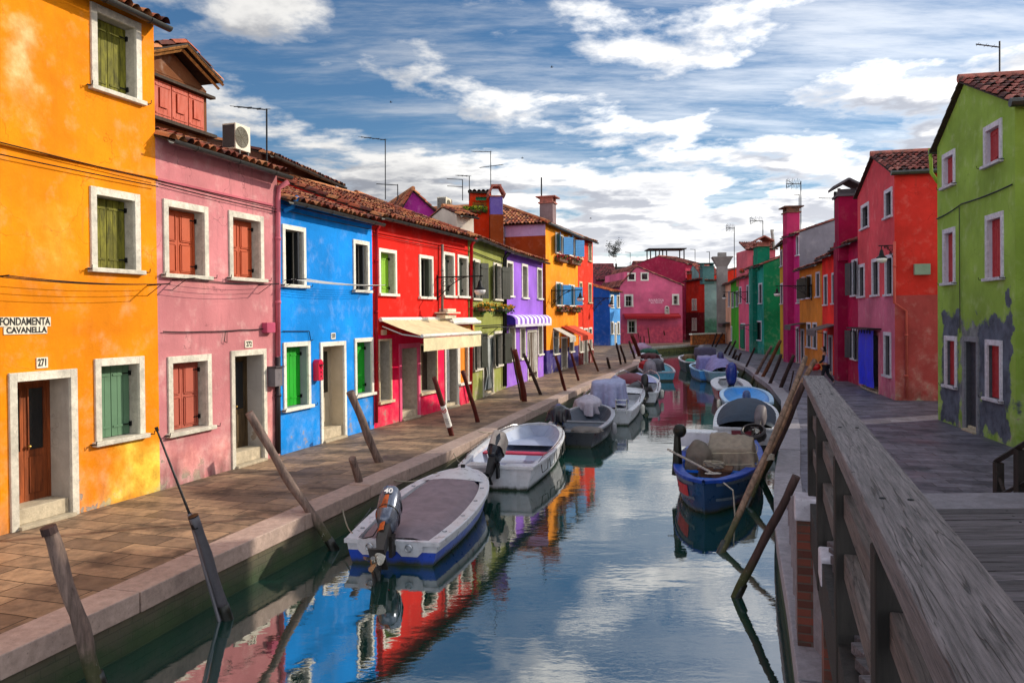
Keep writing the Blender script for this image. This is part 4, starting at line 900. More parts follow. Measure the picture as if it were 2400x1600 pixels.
cable(hg, [fp(fg, 2252, 484, 0.04), fp(fg, 2253, 620, 0.04), fp(fg, 2254, 780, 0.04)], 0.012, 0.0)
mb = MB(); mb.tube([fgg.pt(-0.2, 0.16, 7.6), fgg.pt(-0.2, -7.5, 7.6)], 0.08, 8); mb.build('gutter', ZINC, hg)
mb = MB(); mb.tube([fgg.pt(Lg + 0.25, 0.2, 7.57), fgg.pt(Lg + 0.25, -7.5, 7.57)], 0.10, 8); mb.build('gutter', ZINC, hg)
pipe(hg, [fgg.pt(-0.2, 0.12, 7.7), fgg.pt(-0.16, 0.1, 7.0), fgg.pt(-0.07, -0.05, 6.7)], 0.05, stucco('#8aa63c', 0.2, 0.4, key='gp'))
# unseen house added off the right of the frame, to shade the bridge
foff = Fac(Vector((10.9, 15.4, 0)), Vector((8.6, -1.5, 0)))
house('house', 'plain ochre house standing right of the green house beyond the bridge steps', foff, 8.2, 8, stucco('#b98a4a', 0.4, 0.6), [((1.5, 2.6, 1.0, 2.6), 'glass', SH, 'm'), ((5.5, 6.6, 1.0, 2.6), 'glass', SH, 'm'), ((1.5, 2.6, 4.2, 5.7), 'glass', SH, 'm'), ((5.5, 6.6, 4.2, 5.7), 'glass', SH, 'm')], seed=103, k=3)
# pink / coral house
fc = F2(2012, 903, 2098, 938)
CR = dict(fw=0.12, dep=0.12, jm=paint('#5a565c', 0.7), sash=paint('#2c2c30', 0.5), **SH); bz = fc.uz(2098, 692)[1]
hc_, rfc, fcc, _, hzc = house('house', 'coral and dusty pink two tone gabled house with a blue door curtain', fc, 7.95, 6.5, stucco('#e0505a', 0.3, 0.6), [
    ((2012.5, 2027, 621, 699), 'glass', CR), ((2044, 2061, 608, 696), 'glass', CR), ((2075, 2094, 599, 695), 'glass', CR), ((2021, 2062, 775, 935), 'door_', dict(leaf='dark', dm=DARKIN, fw=0.12, fm=stucco('#c9808c', 0.3, 0.3, key='df'), dep=0.3)), ((2072, 2089, 777, 881), 'glass', CR),
    ((2019, 2037, 483, 542), 'glass', CR), ((2073.7, 2092, 448, 517), 'glass', CR)],
    roof='gable', gable=0.52, flat=9.05, seed=105, k=4, tile=TILE_D, wm2=stucco('#d06c88', 0.5, 0.7, key='low'), band=bz, sidem=(stucco('#d8342c', 0.3, 0.6), stucco('#b44a4a', 0.5, 1.0)))
pipe(hc_, [fp(fc, 2100, 566, 0.05), fp(fc, 2100, 710, 0.05), fcc.pt(fc.L + 0.05, -0.35, 3.1), fcc.pt(fc.L + 0.06, -0.35, 0.1)], 0.05, stucco('#c85a50', 0.3, 0.4, key='cp'))
mb = MB(); mb.tube([fcc.pt(fc.L + 0.2, 0.15, 7.85), fcc.pt(fc.L + 0.2, -6.5, 7.85)], 0.09, 8); mb.build('gutter', ZINC, hc_)
mb = MB(); mb.box(Fr(fcc.pt(fc.L + 0.001, -0.6, 0), -fcc.N, fcc.U), 0, 0.5, 0, 0.14, fc.uz(2098, 645)[1], fc.uz(2098, 630)[1] + 0.15); mb.build('meter_box', paint('#8a9a8a'), hc_)
# crimson / small red / ochre under one dark eave
fcr = Fac(P2(1963, 883), fc.o)
CD = dict(fw=0.1, dep=0.12, jm=paint('#5a565c', 0.7), sash=paint('#3a3a40', 0.5), **SH); DGS = paint('#26333a', 0.5, 0.15)
hm, rfm, fmm, _, _ = house('house', 'deep crimson house with a tall chimney breast and dark grey shutters', fcr, 6.15, 9, stucco('#b00a48', 0.15, 0.4), [
    ((1966, 1975, 630, 700), 'out', dict(sm=DGS, sk='board', ang=0.3, **CD)), ((1997, 2011, 610, 696), 'out', dict(sm=DGS, sk='board', ang=0.3, **CD)), ((1997, 2011, 768, 842), 'out', dict(sm=DGS, sk='board', ang=0.3, **CD))], seed=111, k=4, ridge=3.2, tile=TILE_D, slope=0.3)
uc, _ = fcr.uz(1982, 800)
mb = MB(); mb.box(fcr, uc - 0.45, uc + 0.45, 0.001, 0.42, 0, 6.3); mb.build('chimney_breast', stucco('#96083c', 0.1, 0.4), hm)
zc1 = fcr.uz(1985, 462)[1]; frc = Fr(fcr.pt(uc + 0.25, 0.0, 0), fcr.U, fcr.N)
chimney(rfm, 0, 0, 5.4, zc1, 0.95, stucco('#96083c', 0.1, 0.4, key='c'), 'tile', fr=frc, d=0.8, capm=paint('#4a4448', 0.8, 0.3))
fsr = Fac(P2(1928, 868.5), fcr.o)
hs, rfs, fss, _, _ = house('house', 'narrow bright red house squeezed between the crimson and the ochre one', fsr, 6.0, 9, stucco('#f02c24', 0.15, 0.4), [
    ((1931, 1940, 645, 717), 'glass', CD), ((1950, 1959, 640, 714), 'glass', CD), ((1942, 1951.5, 784, 870), 'door_', dict(leaf='dark', dm=paint('#9a98b8'), **CD)), ((1931.5, 1939, 775, 850), 'glass', CD)], seed=112, k=4, ridge=3.2, tile=TILE_D, slope=0.3)
fog = Fac(P2(1875, 851.5), fsr.o)
hq, rfq, fqq, _, _ = house('house', 'ochre house with dark hanging shutters between magenta and red', fog, 5.8, 9, stucco('#d8862a', 0.25, 0.5), [
    ((1879, 1886, 650, 703), 'out', dict(sm=DKG, sk='board', ang=0.5, **CD)), ((1891, 1902, 646, 701), 'out', dict(sm=DKG, sk='board', ang=0.5, **CD)), ((1912.5, 1922, 638, 698), 'glass', CD),
    ((1891, 1901, 755, 814), 'shut', dict(sm=DKG, **CD)), ((1905, 1915, 755, 817), 'shut', dict(sm=DKG, **CD)), ((1877, 1885, 770, 853), 'door_', dict(leaf='dark', dm=DARKIN, **CD))], seed=113, k=4, ridge=3.2, tile=TILE_D, slope=0.3)
# magenta house with grey side wall
fmg = Fac(P2(1845, 845.5), fog.o)
hmg, rfmg, fmgg, _, _ = house('house', 'magenta house with a chimney breast and a blank grey side wall', fmg, 8.1, 11, stucco('#cc3080', 0.2, 0.4), [
    ((1866.5, 1873, 553, 601), 'glass', CD), ((1868, 1874, 660, 712), 'glass', CD), ((1866, 1873, 765, 852), 'door_', dict(leaf='dark', dm=DARKIN, **CD))], seed=115, k=4, ridge=4.5, tile=TILE_D, slope=0.33, sidem=(stucco('#807c84', 0.3, 0.8),))
um, _ = fmg.uz(1856, 800)
mb = MB(); mb.box(fmg, um - 0.5, um + 0.5, 0.001, 0.4, 0, 8.1); mb.build('chimney_breast', stucco('#a81e60', 0.1, 0.4), hmg)
chimney(rfmg, 0, 0, 7.5, fmg.uz(1856, 500)[1], 0.95, stucco('#b8305e', 0.1, 0.4, key='m'), 'flat', fr=Fr(fmg.pt(um, 0.0, 0), fmg.U, fmg.N), d=0.8, capm=brickm('#8a4a30', '#5a3020'))
# yellow
fyl = Fac(P2(1829, 836.5), fmg.o)
hyl, *_ = house('house', 'mustard yellow narrow house between the teal and the magenta house', fyl, 7.9, 9, stucco('#c99a1c', 0.3, 0.5), [((1829, 1834, 588, 628), 'glass', CD), ((1829.5, 1835, 665, 714), 'glass', CD)], seed=117, k=3, ridge=3.5, tile=TILE_D)
# teal
ftl = Fac(P2(1756, 823.8), P2(1791, 831))
htl, rftl, ftll, _, _ = house('house', 'teal green house whose corner turns away from the canal', ftl, 6.9, 8, stucco('#1a9080', 0.3, 0.5), [
    ((1758, 1764, 668, 712), 'glass', CD), ((1778.5, 1786.5, 664, 713), 'glass', CD), ((1769, 1785, 751, 797), 'shut', dict(sm=DARKIN, sk='flat', **CD))], seed=119, k=3, ridge=3.2, tile=TILE_D, sidem=(stucco('#0f7850', 0.3, 0.5),))
ut, _ = ftl.uz(1772, 800)
mb = MB(); mb.box(ftl, ut - 0.5, ut + 0.5, 0.001, 0.35, 0, 6.9); mb.build('chimney_breast', stucco('#12705e', 0.3, 0.5), htl)
chimney(rftl, 0, 0, 6.5, ftl.uz(1780, 578)[1], 1.5, stucco('#127a5c', 0.2, 0.4, key='t'), 'tile', fr=Fr(ftl.pt(ut + 0.7, -0.3, 0), ftl.U, ftl.N), d=0.9)
f, H = back(1752, 1818, 66, 585, 0.0)
mb = MB(); mb.box(f, 0, f.L, -3.2, 0, 5.6, H); at_ = mb.build('attic', stucco('#c8606c', 0.3, 0.5), htl)
o = roofpanel(at_, 'attic_roof', f.pt(-0.2, 0.25, H), f.U, -f.N + Vector((0, 0, 0.4)), f.L + 0.4, 2.2, TILE_D, 121, 3)
for (a_, b_) in ((0.2, 0.28), (0.7, 0.78)): mb = MB(); mb.box(f, f.L * a_, f.L * b_, 0.0, 0.03, H - 1.5, H - 0.5); mb.build('attic_window', GLASS, at_)
# pink small, green small, peach
fps = Fac(P2(1732, 818.5), ftl.o)
hps, *_ = house('house', 'small rose pink house with a green door curtain, left of the teal house', fps, 6.3, 8, stucco('#dc5a78', 0.3, 0.5), [((1733, 1738, 672, 712), 'glass', CD), ((1750, 1755, 668, 712), 'glass', CD), ((1737, 1747, 757, 818), 'door_', dict(leaf='dark', dm=DARKIN, **CD))], seed=123, k=3, ridge=3, tile=TILE_D)
fgs = Fac(P2(1714, 808.8), fps.o)
house('house', 'small bright green house between peach and rose pink houses', fgs, 6.3, 8, stucco('#3f9a14', 0.3, 0.5), [((1715.5, 1720, 685, 722), 'glass', CD), ((1725, 1730, 683, 720), 'glass', CD), ((1711, 1716, 763, 797), 'glass', CD)], seed=125, k=3, ridge=3, tile=TILE_D)
fpe = Fac(P2(1699, 803.5), fgs.o)
hpe, rfpe, *_ = house('house', 'peach house with a grey flared chimney at the far end of the right row', fpe, 6.4, 8, stucco('#e0a888', 0.3, 0.5), [((1707, 1711, 683, 720), 'glass', CD)], seed=127, k=3, ridge=3, tile=TILE_D)
chimney(rfpe, 0, 0, 0.0, fpe.uz(1704, 622)[1], 1.1, stucco('#86807c', 0.3, 0.6, key='pe'), 'flare', fr=Fr(fpe.pt(0.5, 0.3, 0), fpe.U, fpe.N), capm=stucco('#86807c', 0.3, 0.6, key='pe'))
# ================================================================ FAR END
fbl = Fac(P2(1393, 810.5), P2(1430, 809.5)); BLW = dict(fw=0.14, fm=WHITE2)
H = fbl.uz(1430, 679)[1]
d_ = (P2(1454, 807.5) - P2(1430, 809.5)); fbl2 = Fac(P2(1430, 809.5), P2(1454, 807))
hbl, rfbl, fbb2, _, _ = house('house', 'small light blue house with a deep blue side wall at the far end', fbl2, 5.7, 6.5, stucco('#4f9ae0', 0.2, 0.3), [
    ((1431, 1438, 690, 722), 'glass', BLW), ((1445, 1452, 690, 722), 'glass', BLW), ((1431, 1438, 753, 784), 'glass', BLW), ((1440, 1444.5, 756, 806), 'door_', dict(leaf='dark', dm=paint('#cfd0cc'), **BLW)), ((1446, 1452, 753, 784), 'glass', BLW)], seed=131, k=3, ridge=5.9, slope=0.27, sidem=(stucco('#1a4a9a', 0.2, 0.3),), tile=tilem('#d8612c', '#a5421c', '#e08a50'))
ffp = Fac(P2(1454, 805), P2(1600, 803)); PW = dict(fw=0.18, fm=WHITE2)
Hl = ffp.uz(1463, 640)[1]; Hr = ffp.uz(1600, 668)[1]; Hp = ffp.uz(1492, 624)[1]
PK = stucco('#dd6688', 0.2, 0.2, patches=((-2, 9, -0.5, 2.4, '#e0505c', 0.8, 0.5),))
hf, rff, fff, _, _ = house('house', 'wide rose pink gabled house facing down the canal with a red awning', ffp, Hr, 10, PK, [
    ((1463, 1484, 689.5, 719), 'glass', PW), ((1575, 1591.5, 689, 714.5), 'glass', PW), ((1470, 1492, 748.5, 781), 'glass', PW)],
    roof='gable', gable=(ffp.uz(1492, 700)[0] / ffp.L), flat=Hp, seed=133, k=3, tile=TILE_D)
for r in ((1470, 1489.5, 639, 658.6), (1501, 1520, 638, 658)):
    rr = ffp.rect(r); q = MB(); q.box(ffp, rr[0] + 0.15, rr[1] - 0.15, 0.02, 0.03, rr[2] + 0.15, rr[3] - 0.15); ww = q.build('window', GLASS, hf); q = MB()
    q.box(ffp, rr[0], rr[0] + 0.15, 0.005, 0.07, rr[2], rr[3]); q.box(ffp, rr[1] - 0.15, rr[1], 0.005, 0.07, rr[2], rr[3]); q.box(ffp, rr[0] + 0.15, rr[1] - 0.15, 0.005, 0.068, rr[3] - 0.15, rr[3]); q.box(ffp, rr[0] + 0.15, rr[1] - 0.15, 0.005, 0.068, rr[2], rr[2] + 0.15); q.build('frame', WHITE2, ww)
# left shoulder of the pink gable
zs_ = ffp.uz(1463, 634)[1]
a, _ = ffp.uz(1463, 640); 
mb = MB(); mb.box(ffp, 0.0, a + 0.02, -6, -0.02, Hr - 0.4, Hr + 0.02); mb.box(ffp, a, ffp.L * 0.26, -9, 0.003, Hr - 0.1, zs_ - 0.15); mb.build('wall_shoulder', stucco('#d86284', 0.2, 0.3), hf)
# awning, lettering, niche on the far pink house
u0, z1 = ffp.uz(1459.5, 735); u1, z0 = ffp.uz(1590.5, 748)
mb = MB(); mb.grid(lambda s, t: ffp.pt(u0 + (u1 - u0) * s, 0.05 + 0.75 * min(1, t * 1.5), z1 - 0.28 * min(1, t * 1.5) - max(0, t - 0.667) * 1.0 * (1 if int(s * 60) % 2 else 0.8)), 60, 6)
mb.build('awning', cloth('#a8101c'), hf)
WL = paint('#f4c6d2', 0.6, 0.1, bmp=0)
uc, zc = ffp.uz(1538, 704); text('RIVAROSA', ffp, uc, zc, 0.42, WL, hf, 0.02, wid=1.75, bold=0.006); uc, zc = ffp.uz(1539, 709.5); text('MULTIBRAND', ffp, uc, zc, 0.26, WL, hf, 0.02, wid=1.35, bold=0.004)
u, z = ffp.uz(1562.5, 735); mb = MB()
mb.box(ffp, u - 0.24, u - 0.17, 0, 0.2, z, z + 0.65); mb.box(ffp, u + 0.17, u + 0.24, 0, 0.2, z, z + 0.65); mb.box(ffp, u - 0.28, u + 0.28, 0, 0.24, z - 0.06, z)
mb.tube([ffp.pt(u + 0.2 * math.cos(t * math.pi / 8), 0.1, z + 0.63 + 0.2 * math.sin(t * math.pi / 8)) for t in range(9)], 0.06, 6)
ni = mb.build('shrine_niche', WHITE2, hf); mb = MB(); mb.box(ffp, u - 0.16, u + 0.16, 0.004, 0.01, z, z + 0.74); mb.build('recess', DARKIN, ni)
mb = MB(); mb.tube([ffp.pt(u, 0.1, z), ffp.pt(u, 0.1, z + 0.3), ffp.pt(u, 0.1, z + 0.5), ffp.pt(u, 0.1, z + 0.6)], [0.09, 0.06, 0.07, 0.045], 8); mb.build('statuette', WHITE2, ni)
# buildings behind the far pink house
f, H = back(1396, 1450, 100, 636); house('house', 'tile roofed house with a blunt pink chimney behind the blue house', f, H - 1.0, 9, stucco('#8a3050', 0.3, 0.5), [], seed=135, k=3, slope=0.45, ridge=5, tile=tilem('#7a2430', '#4a1820', '#8a3a40'))
f, H = back(1425, 1505, 112, 622); house('house', 'dark roofed long building on the skyline behind the tree', f, H - 1.5, 9, stucco('#4a3c38', 0.3, 0.5), [], seed=136, k=3, slope=0.3, ridge=5, tile=tilem('#2a2626', '#1c1a1a', '#3a3434'), gut=False)
f, H = back(1500, 1640, 104, 628)
hat, rfat, *_ = house('house', 'crimson house with a brown tiled roof carrying an open roof terrace', f, H - 0.5, 12, stucco('#a02048', 0.3, 0.5), [], seed=137, k=3, slope=0.3, ridge=6, tile=TILE_D)
f = Fac(W(1524, 700, 101), W(1604, 700, 101)); mb = MB(); zf = W(1560, 640, 101).z; zt = W(1560, 584, 101).z
for u in (0.0, 0.26, 0.47, 0.98): 
    for d in (0, -2.6): mb.box(f, u * f.L, u * f.L + 0.14, d, d + 0.14, zf - 1.5, zt)
mb.box(f, -0.2, f.L + 0.3, -3, 0.3, zt, zt + 0.12); mb.box(f, 0.2, f.L, -2.6, -2.5, zf + 0.3, zf + 0.4)
for zz_ in (zf, zf + 0.85): mb.box(f, f.L * 0.26, f.L, 0.0, 0.1, zz_, zz_ + 0.08)
n = 9; Ls = f.L * 0.74 / n
for i in range(n):
    a = f.L * 0.26 + i * Ls
    mb.tube([f.pt(a, 0.05, zf), f.pt(a + Ls, 0.05, zf + 0.85)], 0.035, 4); mb.tube([f.pt(a + Ls, 0.05, zf), f.pt(a, 0.05, zf + 0.85)], 0.035, 4)
tag(mb.build('roof_terrace', wood('#3a3432'), origin=f.pt(0, 0, zf - 1.5)), 'open timber roof terrace with lattice railing on the far crimson house', 'terrace')
f = Fac(W(1607, 700, 96), W(1650, 700, 99)); H = W(1625, 618, 97).z
house('house', 'tall raspberry red house closing the view right of the roof terrace', f, H, 9, stucco('#a82848', 0.3, 0.5), [], seed=139, k=3, slope=0.28, ridge=4, tile=TILE_D)
f = Fac(P2(1609, 797), P2(1652, 801)); H = f.uz(1630, 655)[1]
hfr, rffr, *_ = house('house', 'orange red house with twin chimneys in the far corner alley', f, H, 8, stucco('#cf2c14', 0.3, 0.5), [((1622, 1627, 700, 728), 'glass', BLW), ((1628.5, 1633, 700, 728), 'glass', BLW), ((1622, 1627, 745, 775), 'glass', BLW), ((1628.5, 1633, 745, 775), 'glass', BLW)], seed=141, k=3, slope=0.28, ridge=4, tile=TILE_D, wm2=stucco('#6a1218', 0.3, 0.6), band=3.4)
zt = f.uz(1630, 640)[1]
for px in (1613, 1642): u, _ = f.uz(px, 700); chimney(rffr, 0, 0, H - 0.5, zt, 1.0, stucco('#cf2c14', 0.3, 0.4, key='fr'), 'flat', fr=Fr(f.pt(u, -0.5, 0), f.U, f.N))
ftg = Fac(P2(1652, 801), P2(1700, 800.5)); H = ftg.uz(1660, 655)[1]
htg, rftg, *_ = house('house', 'pale blue grey house with greenish weathered base behind the brick parapet', ftg, H, 9, stucco('#7fa09c', 0.4, 0.8, patches=((-1, 6, -0.5, 3.0, '#2f6a50', 0.8, 0.85),)), [
    ((1683, 1698, 658, 680), 'dark', BLW), ((1683, 1698, 701, 724), 'dark', BLW), ((1684, 1699, 755, 779), 'dark', BLW)], seed=143, k=3, slope=0.4, ridge=5, tile=tilem('#b84a3a', '#7a2a24', '#c97a60'))
u, _ = ftg.uz(1660, 700); chimney(rftg, 0, 0, H - 0.5, ftg.uz(1660, 625)[1], 1.3, stucco('#4f7a78', 0.3, 0.5, key='tg'), 'flat', fr=Fr(ftg.pt(u, -0.5, 0), ftg.U, ftg.N), capm=stucco('#4f7a78', 0.3, 0.5, key='tg'))
# backdrop of ordinary houses hidden behind the rows, seen between gaps only
for i, (x, y, hh, c, lb) in enumerate(((2, 122, 6.5, '#b87858', 'terracotta house beyond the square left of the tree'), (44, 112, 6.0, '#9a7a68', 'brown house far behind the peach house'),)):
    f = Fac(Vector((x, y, 0)), Vector((x + 16, y + 2, 0))); house('house', lb, f, hh, 8, stucco(c, 0.3, 0.5), [], seed=150 + i, k=3, tile=TILE_D)
# brick parapet
f = Fac(P2(1622.5, 808.5), P2(1700, 805)); zt = f.uz(1640, 784)[1]; mb = MB(); mb.box(f, 0, f.L, -0.25, 0, 0, zt)
pr_ = mb.build('brick_parapet', brickm('#c8702c', '#a5481c', '#c8a070', 2.0), origin=f.pt(f.L / 2, 0, 0)); tag(pr_, 'orange brick parapet with a white coping at the far bend', 'parapet')
mb = MB(); mb.box(f, -0.1, f.L + 0.1, -0.32, 0.07, zt, zt + 0.14); mb.build('coping', WHITE2, pr_)
# ================================================================ BOATS
def frame_of(S, Bp):
    S = Vector((S[0], S[1], 0)); Bp = Vector((Bp[0], Bp[1], 0)); h = (Bp - S).normalized()
    return Fr(S, h, Vector((-h.y, h.x, 0))), (Bp - S).length
class Hull:
    def __init__(s, S, Bp, bw, zs, zb, ws=0.86, keel=-0.85, rake=0.12, p=2.3, tm=0.4, e=0.62):
        s.fr, s.L = frame_of(S, Bp); s.bw = bw; s.zs = zs; s.zb = zb; s.ws = ws; s.keel = keel; s.rake = rake; s.p = p; s.tm = tm; s.e = e
    def w(s, t):
        t = min(1, max(0, t))
        if t < s.tm: k = s.ws + (1 - s.ws) * math.sin(t / s.tm * math.pi / 2)
        else: k = max(0.0, 1 - ((t - s.tm) / (1 - s.tm)) ** s.p) ** s.e
        return s.bw / 2 * max(k, 0.0)
    def zg(s, t): return s.zs + (s.zb - s.zs) * t * t
    def x(s, t, q): return t * (s.L - s.rake) + s.rake * q * t ** 4
    PR = ((0, 0, 0), (0.3, 0.60, 0.10), (0.5, 0.84, 0.34), (0.62, 0.90, 0.5), (0.8, 0.96, 0.75), (1, 1, 1))
    def surf(s, t, q, side, off=0.0):
        for i in range(5):
            a, b = s.PR[i], s.PR[i + 1]
            if q <= b[0] + 1e-9:
                f = (q - a[0]) / (b[0] - a[0]); y = a[1] + (b[1] - a[1]) * f; z = a[2] + (b[2] - a[2]) * f; break
        zk = s.keel + (s.zg(t) - s.keel) * 0.25 * t ** 6
        return s.fr.pt(s.x(t, z), side * (s.w(t) * y + off), zk + (s.zg(t) - zk) * z)
def hull_mesh(H, root, mats, qs=0.62, n=26, gun=None, gw=0.07, name='hull'):
    mb = MB(); qv = [0, 0.3, 0.5, qs if qs > 0.5 else 0.55, 0.8, 1.0] if qs < 0.8 else [0, 0.3, 0.5, 0.62, qs, 1.0]
    for side in (1, -1):
        b = len(mb.v)
        for i in range(n + 1):
            for q in qv: mb.v.append(H.surf(i / n, q, side))
        m = len(qv)
        for i in range(n):
            for j in range(m - 1):
                a = b + i * m + j; mb.f.append([a, a + 1, a + m + 1, a + m]); mb.m.append(1 if qv[j] >= qs - 1e-6 else 0)
    for j in range(len(qv) - 1):
        mb.quad(H.surf(0, qv[j], 1), H.surf(0, qv[j + 1], 1), H.surf(0, qv[j + 1], -1), H.surf(0, qv[j], -1), 1 if qv[j] >= qs - 1e-6 else 0)
    h = mb.build(name, mats, root, fix=False)
    me = h.data; me.polygons.foreach_set('use_smooth', [True] * (len(me.polygons) - len(qv) + 1) + [False] * (len(qv) - 1))
    if gun:
        mb = MB()
        for side in (1, -1):
            prev = None
            for i in range(n + 1):
                t = i / n; z = H.zg(t); w_ = H.w(t); x = H.x(t, 1)
                cur = [H.fr.pt(x, side * (w_ + 0.03), z - 0.03), H.fr.pt(x, side * (w_ + 0.03), z + 0.025), H.fr.pt(x, side * (w_ + 0.01), z + 0.035), H.fr.pt(x - (0.0 if t < 0.97 else gw), side * max(0, w_ - gw), z + 0.03), H.fr.pt(x - (0.0 if t < 0.97 else gw), side * max(0, w_ - gw), z - 0.05)]
                if prev:
                    for k in range(4): mb.quad(prev[k], cur[k], cur[k + 1], prev[k + 1])
                prev = cur
        mb.box(H.fr, -0.03, 0.06, -H.w(0) - 0.03, H.w(0) + 0.03, H.zs - 0.03, H.zs + 0.03)
        mb.build('gunwale', gun, root, fix=True)
    return h
def inner(H, root, mat, t1=0.95, floor=-0.45, name='interior', deck=None, dmat=None, n=22, crown=0.05):
    mb = MB()
    def row(t):
        z = H.zg(t); w_ = max(0.02, H.w(t) - 0.06); fw_ = w_ * 0.82; x = H.x(t, 1)
        q3 = t ** 3; fw_ *= 1 - 0.7 * q3; wm_ = w_ * (0.93 - 0.3 * q3); fl = floor + (z - floor) * 0.3 * q3
        return [H.fr.pt(x - 0.1 * q3, y * s, zz_) for (y, zz_, s) in ((w_, z, 1), (wm_, (z + fl) / 2, 1), (fw_, fl, 1), (fw_, fl, -1), (wm_, (z + fl) / 2, -1), (w_, z, -1))]
    ts = [0.015 + (t1 - 0.015) * i / n for i in range(n + 1)]; rows = [row(t) for t in ts]
    for i in range(n):
        for k in range(5): mb.quad(rows[i][k], rows[i + 1][k], rows[i + 1][k + 1], rows[i][k + 1])
    for r in (rows[0], rows[-1]): mb.add(r, [(0, 1, 2, 3, 4, 5)])
    a = mb.build(name, mat, root, fix=False)
    if t1 < 0.93 or deck:
        mb = MB()
        mb.grid(lambda s_, v: H.fr.pt(H.x(t1 + (1 - t1) * s_, 1), (H.w(t1 + (0.995 - t1) * s_) - 0.03) * (2 * v - 1), H.zg(t1 + (1 - t1) * s_) + 0.02 + crown * (1 - (2 * v - 1) ** 2)), 12, 10)
        mb.build('foredeck', dmat or mat, root, smooth=True, fix=False)
    return a
def cover(H, root, mat, t0, t1, crown=0.06, inset=0.05, dz=0.04, name='canvas_cover', n=22, wrinkle=0.012, fn=None, uvw=12):
    mb = MB()
    def f(s_, v):
        t = t0 + (t1 - t0) * s_; y = 2 * v - 1; w_ = max(0.0, H.w(t) - inset); c = (fn(s_) if fn else crown) * (1 - abs(y) ** 2.2)
        p = H.fr.pt(H.x(t, 1), w_ * y, H.zg(t) + dz + c); p.z += wrinkle * noise.noise(p * 3.1) * 2 + wrinkle * noise.noise(p * 9.0)
        if s_ in (0, 1) or v in (0, 1): p.z -= 0.06
        return p
    mb.grid(f, n, uvw); return mb.build(name, mat, root, smooth=True, fix=False)
def motor(root, fr, x, y, z, tilt, cm, bm=None, sc_=1.0, turn=0.0, name='outboard_motor', stripe=None):
    bm = bm or BLACK; h = fr.U * math.cos(turn) + fr.N * math.sin(turn); up = Vector((0, 0, 1)); lat = Vector((-h.y, h.x, 0))
    f = (h * math.cos(tilt) - up * math.sin(tilt)) * sc_; u = (up * math.cos(tilt) + h * math.sin(tilt)) * sc_; l = lat * sc_
    o = fr.pt(x, y, z)
    def q(a, b, c): return o + f * a + l * b + u * c
    mb = MB(); secs = [(0.08, 0.12, 0.09, -0.1), (0.16, 0.19, 0.125, -0.1), (0.32, 0.235, 0.15, -0.1), (0.5, 0.235, 0.15, -0.11), (0.62, 0.20, 0.13, -0.13), (0.69, 0.13, 0.08, -0.15), (0.71, 0.02, 0.02, -0.15)]
    nn = 18; b0 = len(mb.v)
    for (c, lf, lw, of) in secs:
        for k in range(nn):
            th = 2 * math.pi * k / nn; ca, sa = math.cos(th), math.sin(th)
            mb.v.append(q(of + lf * math.copysign(abs(ca) ** 0.7, ca), lw * math.copysign(abs(sa) ** 0.7, sa), c))
    for i in range(len(secs) - 1):
        for k in range(nn): mb.f.append([b0 + i * nn + k, b0 + i * nn + (k + 1) % nn, b0 + (i + 1) * nn + (k + 1) % nn, b0 + (i + 1) * nn + k]); mb.m.append(0)
    mb.f.append([b0 + k for k in range(nn)]); mb.m.append(0)
    cw = mb.build(name, cm, root, smooth=True)
    mb = MB()
    def pr(c0, c1, a0, a1, w0, w1):
        P = [q(a, w_, c) for (c, (aa, ab), w0_) in ((c0, a0, w0), (c1, a1, w1)) for a, w_ in ((aa, -w0_), (ab, -w0_), (ab, w0_), (aa, w0_))]
        mb.add(P, [(0, 1, 2, 3), (4, 5, 6, 7), (0, 1, 5, 4), (1, 2, 6, 5), (2, 3, 7, 6), (3, 0, 4, 7)])
    pr(0.1, -0.42, (-0.21, 0.0), (-0.17, -0.03), 0.075, 0.04); pr(-0.42, -0.445, (-0.34, 0.04), (-0.34, 0.04), 0.1, 0.1)
    pr(-0.44, -0.6, (-0.16, 0.0), (-0.17, 0.0), 0.03, 0.028)
    fr3 = Fr(q(0, 0, 0), f, l, u.normalized())
    mb.ball(q(-0.12, 0, -0.62), 1, 10, 8, 0, (0.2 * sc_, 0.055 * sc_, 0.055 * sc_), fr3)
    mb.add([q(-0.2, 0.006, -0.66), q(0.0, 0.006, -0.66), q(-0.06, 0.006, -0.83), q(-0.17, 0.006, -0.83), q(-0.2, -0.006, -0.66), q(0.0, -0.006, -0.66), q(-0.06, -0.006, -0.83), q(-0.17, -0.006, -0.83)], [(0, 1, 2, 3), (4, 5, 6, 7), (0, 1, 5, 4), (1, 2, 6, 5), (2, 3, 7, 6), (3, 0, 4, 7)])
    mb.build('leg', bm, cw)
    mb = MB(); mb.tube([q(-0.29, 0, -0.62), q(-0.40, 0, -0.62)], [0.045 * sc_, 0.03 * sc_], 10)
    for k in range(3):
        an = k * 2 * math.pi / 3 + 0.5
        def bl(s_, v):
            r = 0.03 + 0.13 * s_; ww = 0.07 * math.sin(math.pi * min(1, s_ * 0.9 + 0.12)) * (v - 0.5) * 2; a2 = an + ww / max(r, 0.06) * 0.9
            return q(-0.34 + ww * 0.7, r * math.cos(a2), -0.62 + r * math.sin(a2))
        mb.grid(bl, 6, 4)
    mb.build('propeller', paint('#9a958c', 0.25, 0.3, 0.9), cw)
    mb = MB(); mb.box(fr, x - 0.06, x + 0.10, y - 0.12, y - 0.07, z - 0.25, z + 0.06); mb.box(fr, x - 0.06, x + 0.10, y + 0.07, y + 0.12, z - 0.25, z + 0.06); mb.tube([fr.pt(x, y - 0.13, z), fr.pt(x, y + 0.13, z)], 0.025, 8)
    mb.build('clamp_bracket', bm, cw)
